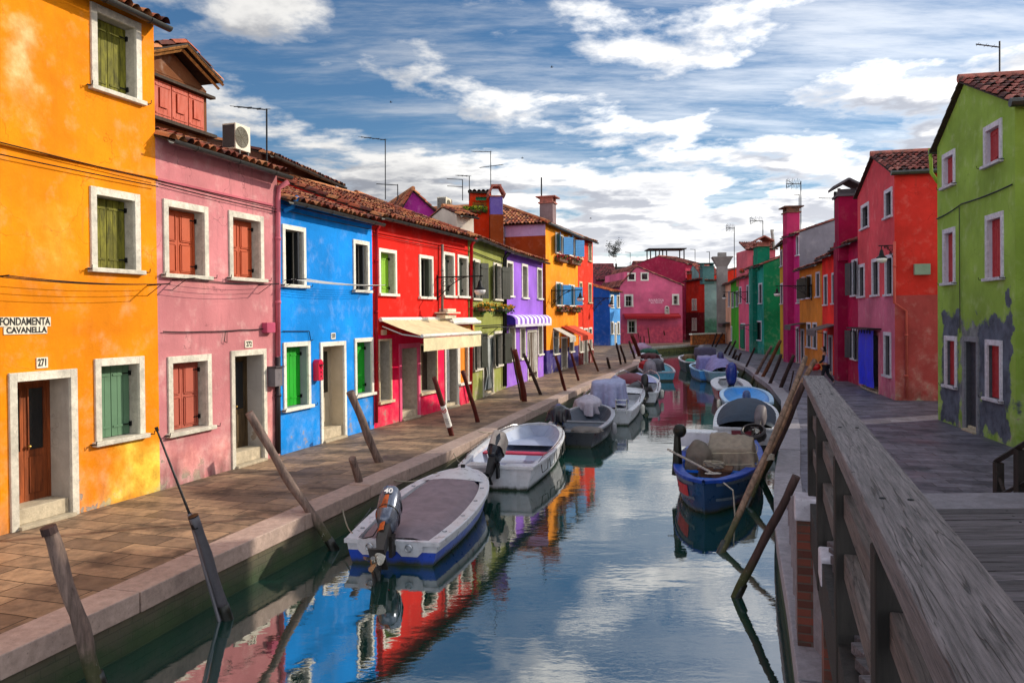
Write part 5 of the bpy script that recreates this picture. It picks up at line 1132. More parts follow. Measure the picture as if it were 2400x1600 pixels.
    mb = MB(); mb.tube([q(0.1, 0.03, 0.18), q(0.3, 0.05, 0.24), q(0.5, 0.06, 0.24)], [0.022 * sc_, 0.02 * sc_, 0.024 * sc_], 8); mb.build('tiller', BLACK, cw)
    return cw, q
def tarp(root, fr, x, y, lx, ly, z0, h, mat, name='tarpaulin', pw=3.0, seed=0.0, fold=0.03, n=26, ang=0.0, hx=None):
    mb = MB(); f2 = Fr(fr.pt(x, y, 0), fr.U * math.cos(ang) + fr.N * math.sin(ang)); f2.N = Vector((-f2.U.y, f2.U.x, 0))
    def f(s_, v):
        a, b = 2 * s_ - 1, 2 * v - 1; e_ = max(2.2, pw); m_ = max(abs(a), abs(b)); L_ = math.hypot(a, b) or 1e-6
        ca, cb = (a / L_, b / L_) if L_ > 1e-5 else (1.0, 0.0); sup = (abs(ca) ** e_ + abs(cb) ** e_) ** (-1 / e_); th = math.atan2(b, a); crown_ = 0.10 if pw > 4 else 0.3
        if m_ <= 0.6: t = 0.0; R1_ = m_ / 0.6 * 0.90; zz_ = 1 - crown_ * (m_ / 0.6) ** 2
        else:
            t = (m_ - 0.6) / 0.4; R1_ = 0.90 + 0.10 * t ** 0.7; zz_ = (1 - crown_) * (1 - t ** 1.25)
        R1_ += fold * 1.3 * (0.25 + t) * (m_ ** 2) * (math.sin(7 * th + seed) + 0.7 * math.sin(13 * th + seed * 2) + 0.4 * math.sin(23 * th)) * (1 if m_ > 0.3 else 0)
        zz_ += 0.05 * math.sin(4 * a + seed) * math.sin(3 * b + seed * 2) * (1 - t) + 0.10 * t * math.sin(6 * th + seed) * 0.6
        p = f2.pt(ca * sup * R1_ * lx / 2, cb * sup * R1_ * ly / 2, z0 + h * max(0.0, zz_) * (hx(ca * R1_) if hx else 1))
        q = Vector((p.x * 4 + seed, p.y * 4, p.z * 3)); d = noise.noise(q) * fold * 0.45 + abs(noise.noise(q * 2.1)) * fold * 0.5
        return p + Vector((d * 0.5, d * 0.5, d))
        k = 1
        th = math.atan2(b, a); sidek = max(0.0, 1 - k) ** 0.8; rr = 0.82 + 0.18 * (1 - k) + fold * 1.1 * sidek * (math.sin(9 * th + seed) + 0.6 * math.sin(17 * th + seed * 2) + 0.4 * math.sin(5 * th))
        sag = 0.10 * h * math.sin(3.1 * a + seed) * math.sin(2.7 * b + seed) * k
        p = f2.pt(a * lx / 2 * rr, b * ly / 2 * rr, z0 + h * k * ((hx(a) if hx else 1)) + sag - 0.05 * (1 - k) * (1 + math.sin(7 * th + seed)))
        q = Vector((p.x * 3 + seed, p.y * 3, p.z * 2)); d = noise.noise(q) * fold * 0.5 + noise.noise(q * 3.1) * fold * 0.25
        return p + Vector((d, d, d))
    mb.grid(f, n, n); return mb.build(name, mat, root, smooth=True, fix=False)
def rope(root, pts, r=0.012, mat=None, name='rope', sag=0.0):
    return cable(root, pts, r, sag, mat or cloth('#8f8776'), name, 8)
def rail(root, pts, r=0.014, mat=None, name='rail'):
    mb = MB(); mb.tube(pts, r, 6); return mb.build(name, mat or paint('#b8bac0', 0.2, 0.1, 0, 5, 0.9) , root)
GEL = hullm('#c2c5cc'); GELG = hullm('#a2a6ae')
STEEL = paint('#9fa2a8', 0.25, 0.2, 0.9)
def g3(px, py, z): p = G(px, py, z); return (p.x, p.y)
# -- 1: white and blue boat with grey cover
s_ = Vector(g3(918, 1270, -0.27)); bt = Vector(g3(1088, 1103, -0.1))
H1 = Hull(s_, bt + Vector((0.02, 0.1)), 1.66, -0.27, -0.08, 0.84, p=2.6, tm=0.42, e=0.55)
def boat_root(H, label, grp=None): return thing('motorboat', label, 'boat', H.fr.pt(0, 0, WZ), grp)
b1 = boat_root(H1, 'white boat with bright blue hull and grey cover, motor tilted up, nearest on the left', 'boats moored along the canal')
hull_mesh(H1, b1, [hullm('#0f3fae'), GEL], 0.82, 34, GEL, 0.16)
cover(H1, b1, cloth('#7c6e76', crease=5), 0.035, 0.80, 0.05, 0.17, 0.035, fn=lambda s: 0.05 + 0.03 * s)
mb = MB(); mb.grid(lambda s, v: H1.fr.pt(H1.x(0.78 + 0.215 * s, 1), (H1.w(0.78 + 0.215 * s) - 0.05) * (2 * v - 1), H1.zg(0.78 + 0.22 * s) + 0.03 + 0.06 * (1 - (2 * v - 1) ** 2)), 14, 12); mb.build('foredeck', GEL, b1, smooth=True, fix=False)
mb = MB()
for t in (0.12, 0.32, 0.52, 0.7):
    for sd in (1, -1):
        c = H1.fr.pt(H1.x(t, 1), sd * (H1.w(t) - 0.1), H1.zg(t) + 0.04); mb.tube([c + H1.fr.N * (0.035 * math.cos(a * math.pi / 5)) * 1 + H1.fr.U * (0.03 * math.sin(a * math.pi / 5)) for a in range(11)], 0.006, 5)
mb.build('lacing_eyes', STEEL, b1)
mb = MB(); mb.box(H1.fr, H1.x(0.96, 1) - 0.04, H1.x(0.96, 1) + 0.02, -0.04, 0.04, H1.zb + 0.03, H1.zb + 0.13); mb.build('bow_cleat', BLACK, b1)
for yy in (-0.28, 0.32):
    mb = MB(); mb.add([H1.fr.pt(-0.035, yy - 0.2, -0.24), H1.fr.pt(-0.035, yy + 0.2, -0.24), H1.fr.pt(-0.035, yy + 0.2, -0.38), H1.fr.pt(-0.035, yy + 0.12, -0.46), H1.fr.pt(-0.035, yy - 0.12, -0.46), H1.fr.pt(-0.035, yy - 0.2, -0.38)], [(0, 1, 2, 3, 4, 5)]); pl = mb.build('transom_plate', GEL, b1)
    mb = MB(); mb.tube([H1.fr.pt(-0.07, yy, -0.33) + H1.fr.N * 0.05 * math.cos(a * math.pi / 6) + Vector((0, 0, 0.05 * math.sin(a * math.pi / 6))) for a in range(13)], 0.012, 6); mb.build('drain_ring', STEEL, pl)
m1, q1 = motor(b1, H1.fr, -0.10, 0.06, -0.20, R_(56), paint('#5d6474', 0.22, 0.15, 0.5, 5, 0.6), paint('#2a2724', 0.4, 0.3), 1.12, R_(8))
fq_ = Fr(q1(-0.342, 0, 0.52), q1(0, -1, 0) - q1(0, 0, 0), q1(-1, 0, 0) - q1(0, 0, 0), (q1(0, 0, 1) - q1(0, 0, 0)).normalized()); text('40', fq_, 0, 0, 0.13, paint('#e8e8e6', 0.4, bmp=0), m1, 0.004, bold=0.003)
frm = Fr(q1(0, 0, 0), q1(1, 0, 0) - q1(0, 0, 0), q1(0, 1, 0) - q1(0, 0, 0), (q1(0, 0, 1) - q1(0, 0, 0)).normalized())
mb = MB()
def wr(s, v):   # worn orange apron on the canal side of the cowling
    th = math.pi * (0.38 + 0.66 * s); c = -0.12 + 0.5 * v; r = 1.04
    lf, lw = (0.235, 0.15) if c > 0.14 else (0.13, 0.09); return q1(-0.1 - lf * r * math.cos(th) * 0 + lf * r * math.cos(th), lw * r * math.sin(th), c + 0.08)
mb.grid(wr, 14, 8); mb.build('worn_panel', paint('#b0521c', 0.5, 0.6, 0, 7, 0.4, '#3a1c10'), m1, smooth=True, fix=False)
mb = MB()
for c in (0.28, 0.47):
    mb.tube([q1(-0.1 + 0.245 * math.cos(a * math.pi / 12), 0.158 * math.sin(a * math.pi / 12), c) for a in range(25)], 0.008, 5)
mb.build('strap', BLACK, m1)
rope(b1, [H1.fr.pt(0.0, 0.75, -0.26), H1.fr.pt(0.02, 0.3, -0.2), H1.fr.pt(0.15, 0.2, 0.02)], 0.009, BLACK, 'cable', 0.02)
rope(b1, [H1.fr.pt(2.1, H1.w(0.45), -0.2), H1.fr.pt(2.0, H1.w(0.45) + 0.25, -0.3), Vector(P2(830, 1190)) + Vector((0, 0, -0.3))], 0.011, BLACK, 'rope', 0.03)
# -- 2: open white boat with red bench
s_ = Vector(g3(1161, 1094, -0.12)); bt = Vector(g3(1268, 992, 0.08))
H2 = Hull(s_, bt, 1.85, -0.12, 0.08, 0.84, p=2.8, tm=0.45, e=0.5)
b2 = boat_root(H2, 'open white boat with a red bench and a motor under a cream cloth', 'boats moored along the canal')
hull_mesh(H2, b2, [hullm('#8d9088'), GEL], 0.5, 30, GEL, 0.10); inner(H2, b2, paint('#98a2b8', 0.35, 0.2, 0, 4, bmp=0.03), 0.97, -0.42)
mb = MB(); x = H2.x(0.42, 1); mb.box(H2.fr, x - 0.14, x + 0.14, -H2.w(0.42) + 0.07, H2.w(0.42) - 0.07, -0.22, -0.18); mb.build('bench', paint('#a8123a', 0.4, 0.1), b2)
mb = MB(); mb.grid(lambda s, v: H2.fr.pt(H2.x(0.66 + 0.3 * s, 1), (H2.w(0.66 + 0.3 * s) - 0.07) * (2 * v - 1), -0.22), 8, 6); mb.build('bow_locker', paint('#8c97b0', 0.4, 0.2), b2, fix=False)
for sd in (1, -1):
    mb = MB(); mb.box(H2.fr, 0.02, 0.5, sd * 0.42 - 0.28, sd * 0.42 + 0.28, -0.4, -0.12); mb.build('stern_locker', GEL, b2, bevel=0.02)
    rail(b2, [H2.fr.pt(H2.x(0.1 + 0.07 * i, 1), sd * (H2.w(0.1 + 0.07 * i) - 0.01), H2.zg(0.1 + 0.07 * i) + (0.03 if i in (0, 12) else 0.09)) for i in range(13)], 0.012, STEEL)
m2, q2 = motor(b2, H2.fr, -0.10, 0.02, -0.08, R_(48), paint('#20242e', 0.3, 0.2, 0.2), BLACK, 1.0, R_(-6))
mb = MB()
def cc(s, v):
    th = 2 * math.pi * s; c = 0.3 + 0.46 * v; k = 1.0 if v < 0.75 else (1 - ((v - 0.75) / 0.25) ** 2) ** 0.5
    r = (0.255 + 0.02 * math.sin(th * 5)) * max(k, 0.02); return q2(-0.1 + r * math.cos(th), r * 0.7 * math.sin(th), c)
mb.grid(cc, 30, 12); mb.build('motor_cloth', cloth('#b5aaa0', crease=9), m2, smooth=True, fix=False)
for k in range(5):
    t = 0.12 + 0.14 * k; rope(b2, [H2.fr.pt(H2.x(t, 1), -(H2.w(t) + 0.02), H2.zg(t) + 0.03), H2.fr.pt(H2.x(t + 0.02, 1), -(H2.w(t) + 0.03), -0.35), H2.fr.pt(H2.x(t + 0.1, 1), -(H2.w(t + 0.1) + 0.03), -0.33), H2.fr.pt(H2.x(t + 0.12, 1), -(H2.w(t + 0.12) + 0.02), H2.zg(t) + 0.02)], 0.009, cloth('#4a4a48'), 'rope')
# -- 3: dark grey open boat
s_ = Vector(g3(1334, 1010, -0.15)); bt = Vector(g3(1397, 949, 0.05))
H3 = Hull(s_, bt, 1.75, -0.15, 0.06, 0.8, p=2.5, tm=0.45, e=0.52)
b3 = boat_root(H3, 'empty charcoal grey boat behind the white one, wrapped motor at its stern', 'boats moored along the canal')
hull_mesh(H3, b3, [hullm('#2a2f38'), hullm('#2c323c')], 0.6, 28, paint('#8a8f98', 0.35, 0.2), 0.10); inner(H3, b3, paint('#39424f', 0.4, 0.3), 0.95, -0.42)
mb = MB(); mb.box(H3.fr, 0.3, 0.42, -H3.w(0.06) + 0.05, H3.w(0.06) - 0.05, -0.2, -0.14); mb.box(H3.fr, H3.L * 0.45, H3.L * 0.52, -H3.w(0.45) + 0.07, H3.w(0.45) - 0.07, -0.22, -0.18); mb.build('bench', paint('#5a6068', 0.5, 0.3), b3)
tarp(b3, H3.fr, 0.22, -0.45, 0.75, 0.9, -0.16, 0.1, cloth('#6a6460'), 'loose_sheet', fold=0.04)
m3, q3 = motor(b3, H3.fr, -0.10, 0.25, -0.08, R_(50), paint('#2a3a78', 0.3, 0.2), BLACK, 1.0, R_(15))
tarp(m3, Fr(q3(0, 0, 0.3), H3.fr.U), 0, 0, 0.8, 0.6, 0.0, 0.45, cloth('#1c1e26', rough=0.3), 'plastic_wrap', fold=0.08)
# -- 4: white boat with lilac console cover
s_ = Vector(g3(1415, 962, -0.12)); bt = Vector(g3(1462, 897, 0.15))
H4 = Hull(s_, bt, 2.15, -0.12, 0.15, 0.86, p=2.6, tm=0.45, e=0.5)
b4 = boat_root(H4, 'white boat with a tall pale lilac console cover and a ladder at its stern', 'boats moored along the canal')
hull_mesh(H4, b4, [GELG, GEL], 0.5, 28, GEL, 0.14); inner(H4, b4, GELG, 0.6, -0.25, dmat=GEL, deck=True)
tarp(b4, H4.fr, H4.L * 0.32, 0.1, 1.6, 1.25, -0.2, 0.92, cloth('#8e93b8', rough=0.5), 'console_cover', 6, 3.0, 0.07)
tarp(b4, H4.fr, 0.15, 0.55, 1.3, 0.95, -0.25, 0.62, cloth('#a29cab', rough=0.5), 'motor_cover', 2.4, 9.0, 0.07)
mb = MB()
for yy in (-0.75, -0.4): mb.tube([H4.fr.pt(-0.1, yy, -0.2), H4.fr.pt(0.05, yy, 0.25), H4.fr.pt(0.25, yy, 0.25), H4.fr.pt(0.35, yy, -0.1)], 0.02, 6)
for z in (-0.05, 0.1, 0.24): mb.tube([H4.fr.pt(0.0, -0.75, z), H4.fr.pt(0.0, -0.4, z)], 0.018, 6)
mb.build('ladder', STEEL, b4)
for sd in (1, -1): rail(b4, [H4.fr.pt(H4.x(0.3 + 0.06 * i, 1), sd * (H4.w(0.3 + 0.06 * i) - 0.03), H4.zg(0.3 + 0.06 * i) + (0.03 if i in (0, 11) else 0.22)) for i in range(12)], 0.018, STEEL)
# -- 5: white boat with maroon cover
s_ = Vector(g3(1508, 922, -0.15)); s5 = s_ - Vector((0.35, 0))
H5 = Hull(s5, s5 + Vector((1.1, 6.0)), 2.1, -0.12, 0.2, 0.86, p=2.6, tm=0.45, e=0.5)
b5 = boat_root(H5, 'white railed boat with a maroon cover amidships and black motors', 'boats moored along the canal')
hull_mesh(H5, b5, [hullm('#3a3c40'), GEL], 0.6, 24, GEL, 0.14); inner(H5, b5, GELG, 0.55, -0.25, dmat=paint('#8a90c0', 0.4, 0.2), deck=True)
tarp(b5, H5.fr, 2.0, 0.25, 2.4, 1.5, -0.2, 0.75, cloth('#6a0f26', rough=0.6), 'maroon_cover', 3, 4.0, 0.08)
tarp(b5, H5.fr, 0.5, -0.1, 1.2, 1.2, -0.3, 0.55, cloth('#26262c', rough=0.4), 'dark_bundle', 3, 14.0, 0.12)
tarp(b5, H5.fr, 0.9, 0.8, 1.3, 0.6, -0.2, 0.7, cloth('#8a8aa8'), 'motor_cover', 2.4, 5.0, 0.05)
for sd in (1, -1): rail(b5, [H5.fr.pt(H5.x(0.1 + 0.08 * i, 1), sd * (H5.w(0.1 + 0.08 * i) - 0.03), H5.zg(0.1 + 0.08 * i) + (0.03 if i in (0, 11) else 0.3)) for i in range(12)], 0.022, STEEL)
motor(b5, H5.fr, -0.1, -0.4, -0.05, R_(40), BLACK, BLACK, 1.0)
# -- 6..8 farther left boats
def simple_boat(label, S, Bp, bw, zs, zb, hm, im, gm, extras=(), qs=0.6, grp='boats moored along the canal', mot=None, **kw):
    H = Hull(S, Bp, bw, zs, zb, **kw); b = boat_root(H, label, grp); hull_mesh(H, b, hm, qs, 20, gm, 0.1); inner(H, b, im, 0.8, -0.3, deck=True, dmat=gm)
    for e in extras: tarp(b, H.fr, *e[0], **e[1])
    if mot: motor(b, H.fr, -0.1, 0.0, zs + 0.08, mot[0], mot[1], BLACK, mot[2] if len(mot) > 2 else 1.0)
    return b, H
S = Vector(g3(1545, 885, -0.4)); b6, H6 = simple_boat('dark hulled boat with a cyan interior, red stripe and wrapped windscreen', S, S + Vector((0.6, 5.6)), 2.0, -0.1, 0.2, [hullm('#14202c'), hullm('#3a8aa8')], paint('#4aa0b8', 0.4), GELG,
    [((1.0, 0.2, 1.2, 1.1, -0.1, 0.7, cloth('#3a3a44', rough=0.5)), dict(name='windscreen_cover', seed=2.0, fold=0.08, pw=4)), ((2.8, 0.5, 1.5, 0.9, -0.1, 0.5, cloth('#9a1420')), dict(name='red_cover', seed=7.0, fold=0.08)), ((0.2, 0.5, 1.0, 0.7, -0.2, 0.75, cloth('#7a7680')), dict(name='motor_cover', seed=1.0, fold=0.08))])
S = Vector(g3(1531, 853, -0.4)); simple_boat('pale grey boat with a maroon bundle, between the poles at the left bend', S, S + Vector((0.2, 5.5)), 1.7, -0.1, 0.1, [GELG, GEL], GELG, GEL, [((1.6, 0, 1.6, 1.3, -0.1, 0.4, cloth('#4a1c24')), dict(seed=3.0, fold=0.1))])
S = Vector(g3(1527, 843, -0.4)); simple_boat('small pale boat with a dark green bundle, farthest on the left', S, S + Vector((-0.4, 5.5)), 1.8, -0.05, 0.1, [GELG, GEL], GELG, GEL, [((1.0, 0, 1.6, 1.5, -0.1, 0.55, cloth('#0f4a3a')), dict(seed=3.0, fold=0.1)), ((3.2, 0, 2.4, 1.6, -0.1, 0.9, cloth('#9a7d98')), dict(seed=5.0, fold=0.1, pw=2))])
# -- right side: 1 fishing boat, bow to the camera
bw_ = Vector(g3(1649, 1131, 0.02)); HR1 = Hull(bw_ + Vector((2.0, 5.5)), bw_, 1.72, -0.12, 0.03, 0.75, rake=0.25, p=2.6, tm=0.4, e=0.6, keel=-0.95)
r1 = thing('fishing_boat', 'blue wooden fishing boat with a red painted patch and beige tarpaulin over its engine', 'boat', HR1.fr.pt(0, 0, WZ), 'boats moored along the canal')
BLUE = paint('#0c3fa0', 0.45, 0.35, 0, 6, 0.4, '#06183c'); BL2 = paint('#1a6ad0', 0.4, 0.35, 0, 6, 0.4, '#0a2a6a'); DB = hullm('#1a3f68')
hull_mesh(HR1, r1, [DB, DB], 0.6, 30, BLUE, 0.16); inner(HR1, r1, BL2, 0.97, -0.42)
for sd in (1, -1):
    mb = MB(); mb.grid(lambda s, v: HR1.surf(0.1 + 0.88 * s, 0.62 + 0.05 * v, sd, 0.012), 24, 1); mb.grid(lambda s, v: HR1.surf(0.1 + 0.88 * s, 0.9 + 0.06 * v, sd, 0.015), 24, 1); mb.build('rubbing_strake', paint('#5a6a7c', 0.5, 0.4), r1, fix=False)
sd = -1
if HR1.surf(0.9, 0.8, -1).x > HR1.surf(0.9, 0.8, 1).x: sd = 1
mb = MB(); mb.grid(lambda s, v: HR1.surf(0.83 + 0.12 * s, 0.66 + 0.2 * v, sd, 0.014), 8, 3); mb.build('red_patch', paint('#b8142a', 0.5, 0.3), r1, fix=False)
mb = MB(); 
for t in (0.55, 0.72, 0.86): x = HR1.x(t, 1); mb.box(HR1.fr, x - 0.1, x + 0.1, -HR1.w(t) + 0.08, HR1.w(t) - 0.08, -0.14, -0.09)
mb.build('thwart', BL2, r1)
tarp(r1, HR1.fr, HR1.L - 2.5, -0.3 * sd, 1.2, 0.95, -0.15, 0.70, cloth('#857a6c', crease=8), 'tarpaulin', 9, 2.0, 0.06, n=60, hx=lambda a: 0.86 + 0.14 * math.cos(3.2 * a + 0.5))
mb = MB()
for zz_, kk in ((0.25, 1.03), (0.02, 1.05)): mb.tube([HR1.fr.pt(HR1.L - 2.5 + 0.62 * kk * math.copysign(abs(math.cos(a)) ** 0.4, math.cos(a)), -0.3 * sd + 0.5 * kk * math.copysign(abs(math.sin(a)) ** 0.4, math.sin(a)), zz_ + 0.03 * math.sin(3 * a)) for a in [j * math.pi / 16 for j in range(33)]], 0.009, 5)
mb.build('lashing', cloth('#b0a890'), r1)
tarp(r1, HR1.fr, HR1.L - 1.95, 0.3 * sd, 0.6, 0.55, -0.3, 0.75, cloth('#625a52', crease=6), 'tarpaulin', 4, 6.0, 0.07)
mb = MB(); mb.box(HR1.fr, HR1.L - 1.7, HR1.L - 1.35, -0.2, 0.35, -0.42, -0.02); mb.box(HR1.fr, HR1.L - 1.75, HR1.L - 1.3, -0.26, 0.4, -0.02, 0.02); mb.build('crate', wood('#6a4a34'), r1)
rope(r1, [HR1.fr.pt(HR1.L - 1.4 + 0.12 * math.cos(a), 0.05 + 0.2 * math.sin(a), 0.05 + 0.004 * a) for a in range(0, 26)], 0.02, cloth('#8a8272'), 'rope_coil')
mb = MB(); a = HR1.fr.pt(HR1.L - 0.7, 0.1, 0.06); b_ = HR1.fr.pt(HR1.L - 1.8, -sd * 0.9 * -1, 0.28); mb.tube([a, b_], 0.022, 6); mb.ball(a, 0.3, 8, 6, 0, (0.55, 0.3, 0.06)); mb.build('oar', wood('#b0aaa0'), r1)
mb = MB(); c = HR1.fr.pt(HR1.L - 1.9, sd * 0.72, 0.15); mb.tube([c - Vector((0, 0, 0.4)), c + Vector((0, 0, 0.35)), c + Vector((-0.02, 0, 0.62))], [0.12, 0.07, 0.03], 8); mb.ball(c + Vector((0.05, 0, 0.5)), 0.14, 10, 8); mb.build('winch', paint('#1c1e16', 0.5, 0.4, 0.4), r1)
mb = MB(); mb.box(HR1.fr, HR1.L * 0.30, HR1.L * 0.38, -0.95, -0.1, 0.05, 0.38); mb.build('engine_box', GEL, r1, bevel=0.02)
mb = MB(); mb.tube([HR1.fr.pt(HR1.L - 0.35, -sd * 0.25, 0.02), HR1.fr.pt(HR1.L - 0.1, -sd * 0.5, -0.1), Vector((*g3(1723, 1212, WZ), WZ))], 0.014, 6); mb.build('mooring_rope', cloth('#a8a296'), r1)
# R2: white boat with slate blue canvas
S = Vector(g3(1746, 1022, -0.25)); HR2 = Hull(S, S + Vector((1.7, 5.2)), 1.78, -0.05, 0.15, 0.9, p=2.6, tm=0.45, e=0.5)
r2 = boat_root(HR2, 'white boat under a slate blue canvas, grey motor with a round propeller guard', 'boats moored along the canal')
hull_mesh(HR2, r2, [hullm('#22242c'), GEL], 0.6, 24, GEL, 0.12); inner(HR2, r2, GELG, 0.7, -0.3, deck=True, dmat=GEL)
cover(HR2, r2, cloth('#2a3a4c', crease=5), 0.06, 0.75, 0.5, 0.02, 0.03, fn=lambda s: 0.5 * math.sin(math.pi * (s * 0.92 + 0.05)) ** 0.5)
mb = MB(); mb.box(HR2.fr, -0.035, -0.02, -0.5, 0.35, -0.35, -0.1); mb.build('name_panel', paint('#6a2230', 0.4), r2)
mR2, qR2 = motor(r2, HR2.fr, -0.12, -0.35, 0.0, R_(62), paint('#6a646a', 0.65, 0.4, 0, 6, 0.2), paint('#4a4648', 0.7, 0.3), 1.0, R_(-10))
mb = MB()
for rr, dx in ((0.3, -0.2), (0.3, -0.36), (0.27, -0.38)): mb.tube([qR2(dx, rr * math.cos(a * math.pi / 10), -0.62 + rr * math.sin(a * math.pi / 10)) for a in range(21)], 0.018, 6)
mb.grid(lambda s, v: qR2(-0.36 + 0.16 * v, 0.3 * math.cos(s * 2 * math.pi), -0.62 + 0.3 * math.sin(s * 2 * math.pi)), 24, 1); mb.build('propeller_guard', paint('#3a3638', 0.5, 0.3), mR2, fix=False)
# R3: light blue boat
S = Vector(g3(1757, 945, 0.05)); HR3 = Hull(S + Vector((0.05, 0.2)), S + Vector((1.2, 4.9)), 1.78, 0.05, 0.15, 0.85, p=2.6, tm=0.45, e=0.5)
r3 = boat_root(HR3, 'light blue plastic boat, empty, with a low motor behind its transom', 'boats moored along the canal')
LB = hullm('#5a8aa8'); hull_mesh(HR3, r3, [LB, LB], 0.6, 24, paint('#9fc0dc', 0.35, 0.1), 0.12); inner(HR3, r3, paint('#4a9ae0', 0.4, 0.15), 0.95, -0.15)
motor(r3, HR3.fr, -0.12, 0.1, -0.15, R_(5), paint('#2c4a7c', 0.3), BLACK, 0.9)
# R4: white/red boat with dark blue motor
S = Vector(g3(1722, 915, -0.05)); HR4 = Hull(S, S + Vector((1.0, 4.8)), 1.6, -0.02, 0.12, 0.85, p=2.6, tm=0.45, e=0.5)
r4 = boat_root(HR4, 'white boat with a dark red hull and a big navy blue motor', 'boats moored along the canal')
hull_mesh(HR4, r4, [hullm('#7a1a28'), hullm('#8a2030')], 0.6, 22, GEL, 0.3); inner(HR4, r4, GELG, 0.8, -0.2, deck=True, dmat=GEL)
motor(r4, HR4.fr, -0.12, 0.15, 0.1, R_(0), paint('#1c2f80', 0.25), BLACK, 1.45)
# R5: blue grey boat with lilac dome cover
S = Vector(g3(1696, 872, 0.0)); HR5 = Hull(S, S + Vector((0.6, 5.2)), 1.75, 0.0, 0.12, 0.85, p=2.6, tm=0.45, e=0.5)
r5 = boat_root(HR5, 'pale blue boat under a high domed lilac cover', 'boats moored along the canal')
hull_mesh(HR5, r5, [hullm('#5a7f90'), hullm('#6a90a0')], 0.6, 22, paint('#a8c4dc', 0.3), 0.1); inner(HR5, r5, GELG, 0.8, -0.2, deck=True, dmat=GEL)
cover(HR5, r5, cloth('#8684b8', crease=5), 0.02, 0.8, 0.9, 0.06, 0.02, fn=lambda s: 0.8 * math.sin(math.pi * (s * 0.9 + 0.06)) ** 0.6)
S = Vector(g3(1664, 868, 0.0)); b_, HR6 = simple_boat('small boat with a cyan rimmed lilac windscreen and navy motor', S, S + Vector((0.4, 5.0)), 1.35, -0.02, 0.1, [hullm('#1c5aa8'), hullm('#3a8ad0')], GELG, paint('#8ac0e0', 0.3), [((0.9, 0.1, 0.9, 0.95, 0.0, 0.7, cloth('#7a7ab0')), dict(name='console_cover', pw=5, seed=4.0, fold=0.04)), ((2.4, -0.1, 1.3, 0.8, 0.0, 0.7, cloth('#8a88b0')), dict(name='hood', seed=8.0, fold=0.05, pw=5))])
motor(b_, HR6.fr, -0.1, -0.55, 0.15, R_(20), paint('#16225c', 0.3), BLACK, 1.2)
S = Vector(g3(1626, 850, 0.0)); simple_boat('dark green hulled boat with white rim near the right bend', S, S + Vector((0.6, 5.6)), 1.25, 0.05, 0.2, [hullm('#1c2a2c'), hullm('#2a3a3c')], GELG, GEL, [((2.5, 0, 1.4, 0.8, 0.0, 0.45, cloth('#6a5a3c')), dict(seed=4.0, fold=0.1)), ((1.0, 0.1, 1.0, 0.6, 0.0, 0.2, cloth('#2a9a80')), dict(seed=6.0, fold=0.05))], p=2.4)
S = Vector(g3(1668, 846, 0.1)); b_, H_ = simple_boat('boat with an upright slate grey canopy, farthest on the right', S, S + Vector((0.2, 5.6)), 1.6, 0.0, 0.2, [GELG, GEL], GELG, GEL, [((2.0, 0, 1.9, 1.25, 0.0, 0.95, cloth('#4c4a62')), dict(name='canopy', pw=8, seed=4.0, fold=0.03))])
# ================================================================ MOORING POLES
WG = wood('#75625a', 0.3, (1, 1, 0.13), 16, key='pg', light=1.35, algae=True); WR_ = wood('#5a1f16', 0.4, (1, 1, 0.15), 12, key='pr', light=1.3, algae=True); WD = wood('#3d2c2a', 0.35, (1, 1, 0.15), 14, key='pd', light=1.4, algae=True); WB = wood('#6a4028', 0.35, (1, 1, 0.15), 14, key='pb', light=1.3, algae=True)
def pole(top, bot, r, mat, label, grp, cap=None, bend=0.0, back_=None, z=WZ, taper=0.9):
    b = G(bot[0], bot[1], z)
    if back_ is None: back_ = -0.035 * b.y
    t = W(top[0], top[1], b.y + back_)
    d = (t - b).normalized(); b2 = b - d * 0.9; n = 18; pts = []; rs = []
    s = Vector((math.sin(b.x * 7), math.cos(b.y * 5), 0)) * 0.02
    for i in range(n + 1):
        k = i / n; p = b2.lerp(t, k) + s * math.sin(k * 5 + b.x) + Vector((noise.noise(Vector((k * 4, b.x, 0))), noise.noise(Vector((k * 4, b.x, 7))), 0)) * r * 0.5 + Vector((bend, 0, 0)) * math.sin(k * math.pi); pts.append(p); rs.append(r * (1.08 - (1.08 - taper) * k) * (1 + 0.06 * math.sin(k * 23 + b.y) + 0.10 * noise.noise(Vector((k * 14, b.y, 3)))))
    mb = MB(); mb.tube(pts, rs, 10); mat_ = mat
    o = mb.build('mooring_pole', mat_, None, smooth=True, origin=(b.x, b.y, z)); tag(o, label, 'mooring pole', grp)
    for i_ in (len(o.data.polygons) - 1, len(o.data.polygons) - 2): o.data.polygons[i_].use_smooth = False
    # dark wet band with weed at the waterline
    mb = MB(); mb.tube([b - d * 0.5, b + d * 0.10, b + d * 0.2], [r * 1.11, r * 1.10, r * 1.07], 10); mb.build('wet_band', paint('#15160f', 0.4, 0.5), o, smooth=True)
    if cap:
        mb = MB(); mb.tube([t - d * cap[0], t + d * 0.01], r * taper * 1.08, 10); mb.build('cap', cap[1], o)
    return o, b, t
GL, GR = 'mooring poles along the left quay', 'mooring poles along the right quay'
pole((113, 1236), (236, 1622), 0.075, WG, 'weathered thick pole with a dark top, nearest at the bottom left', GL, (0.06, WD))
o, b, t = pole((453, 1210), (534, 1450), 0.062, paint('#4c4a50', 0.5, 0.4), 'grey pipe pole with a black collar and a long thin rod lashed to it', GL, (0.14, BLACK))
mb = MB(); bb = G(522, 1446, WZ) - Vector((0, 0.1, 0)); tt = W(369, 1010, bb.y); md = W(444, 1203, bb.y); mb.tube([bb - (md - bb) * 0.2, bb, md], 0.028, 8); mb.build('pipe', paint('#77757c', 0.4, 0.3, 0.5), o)
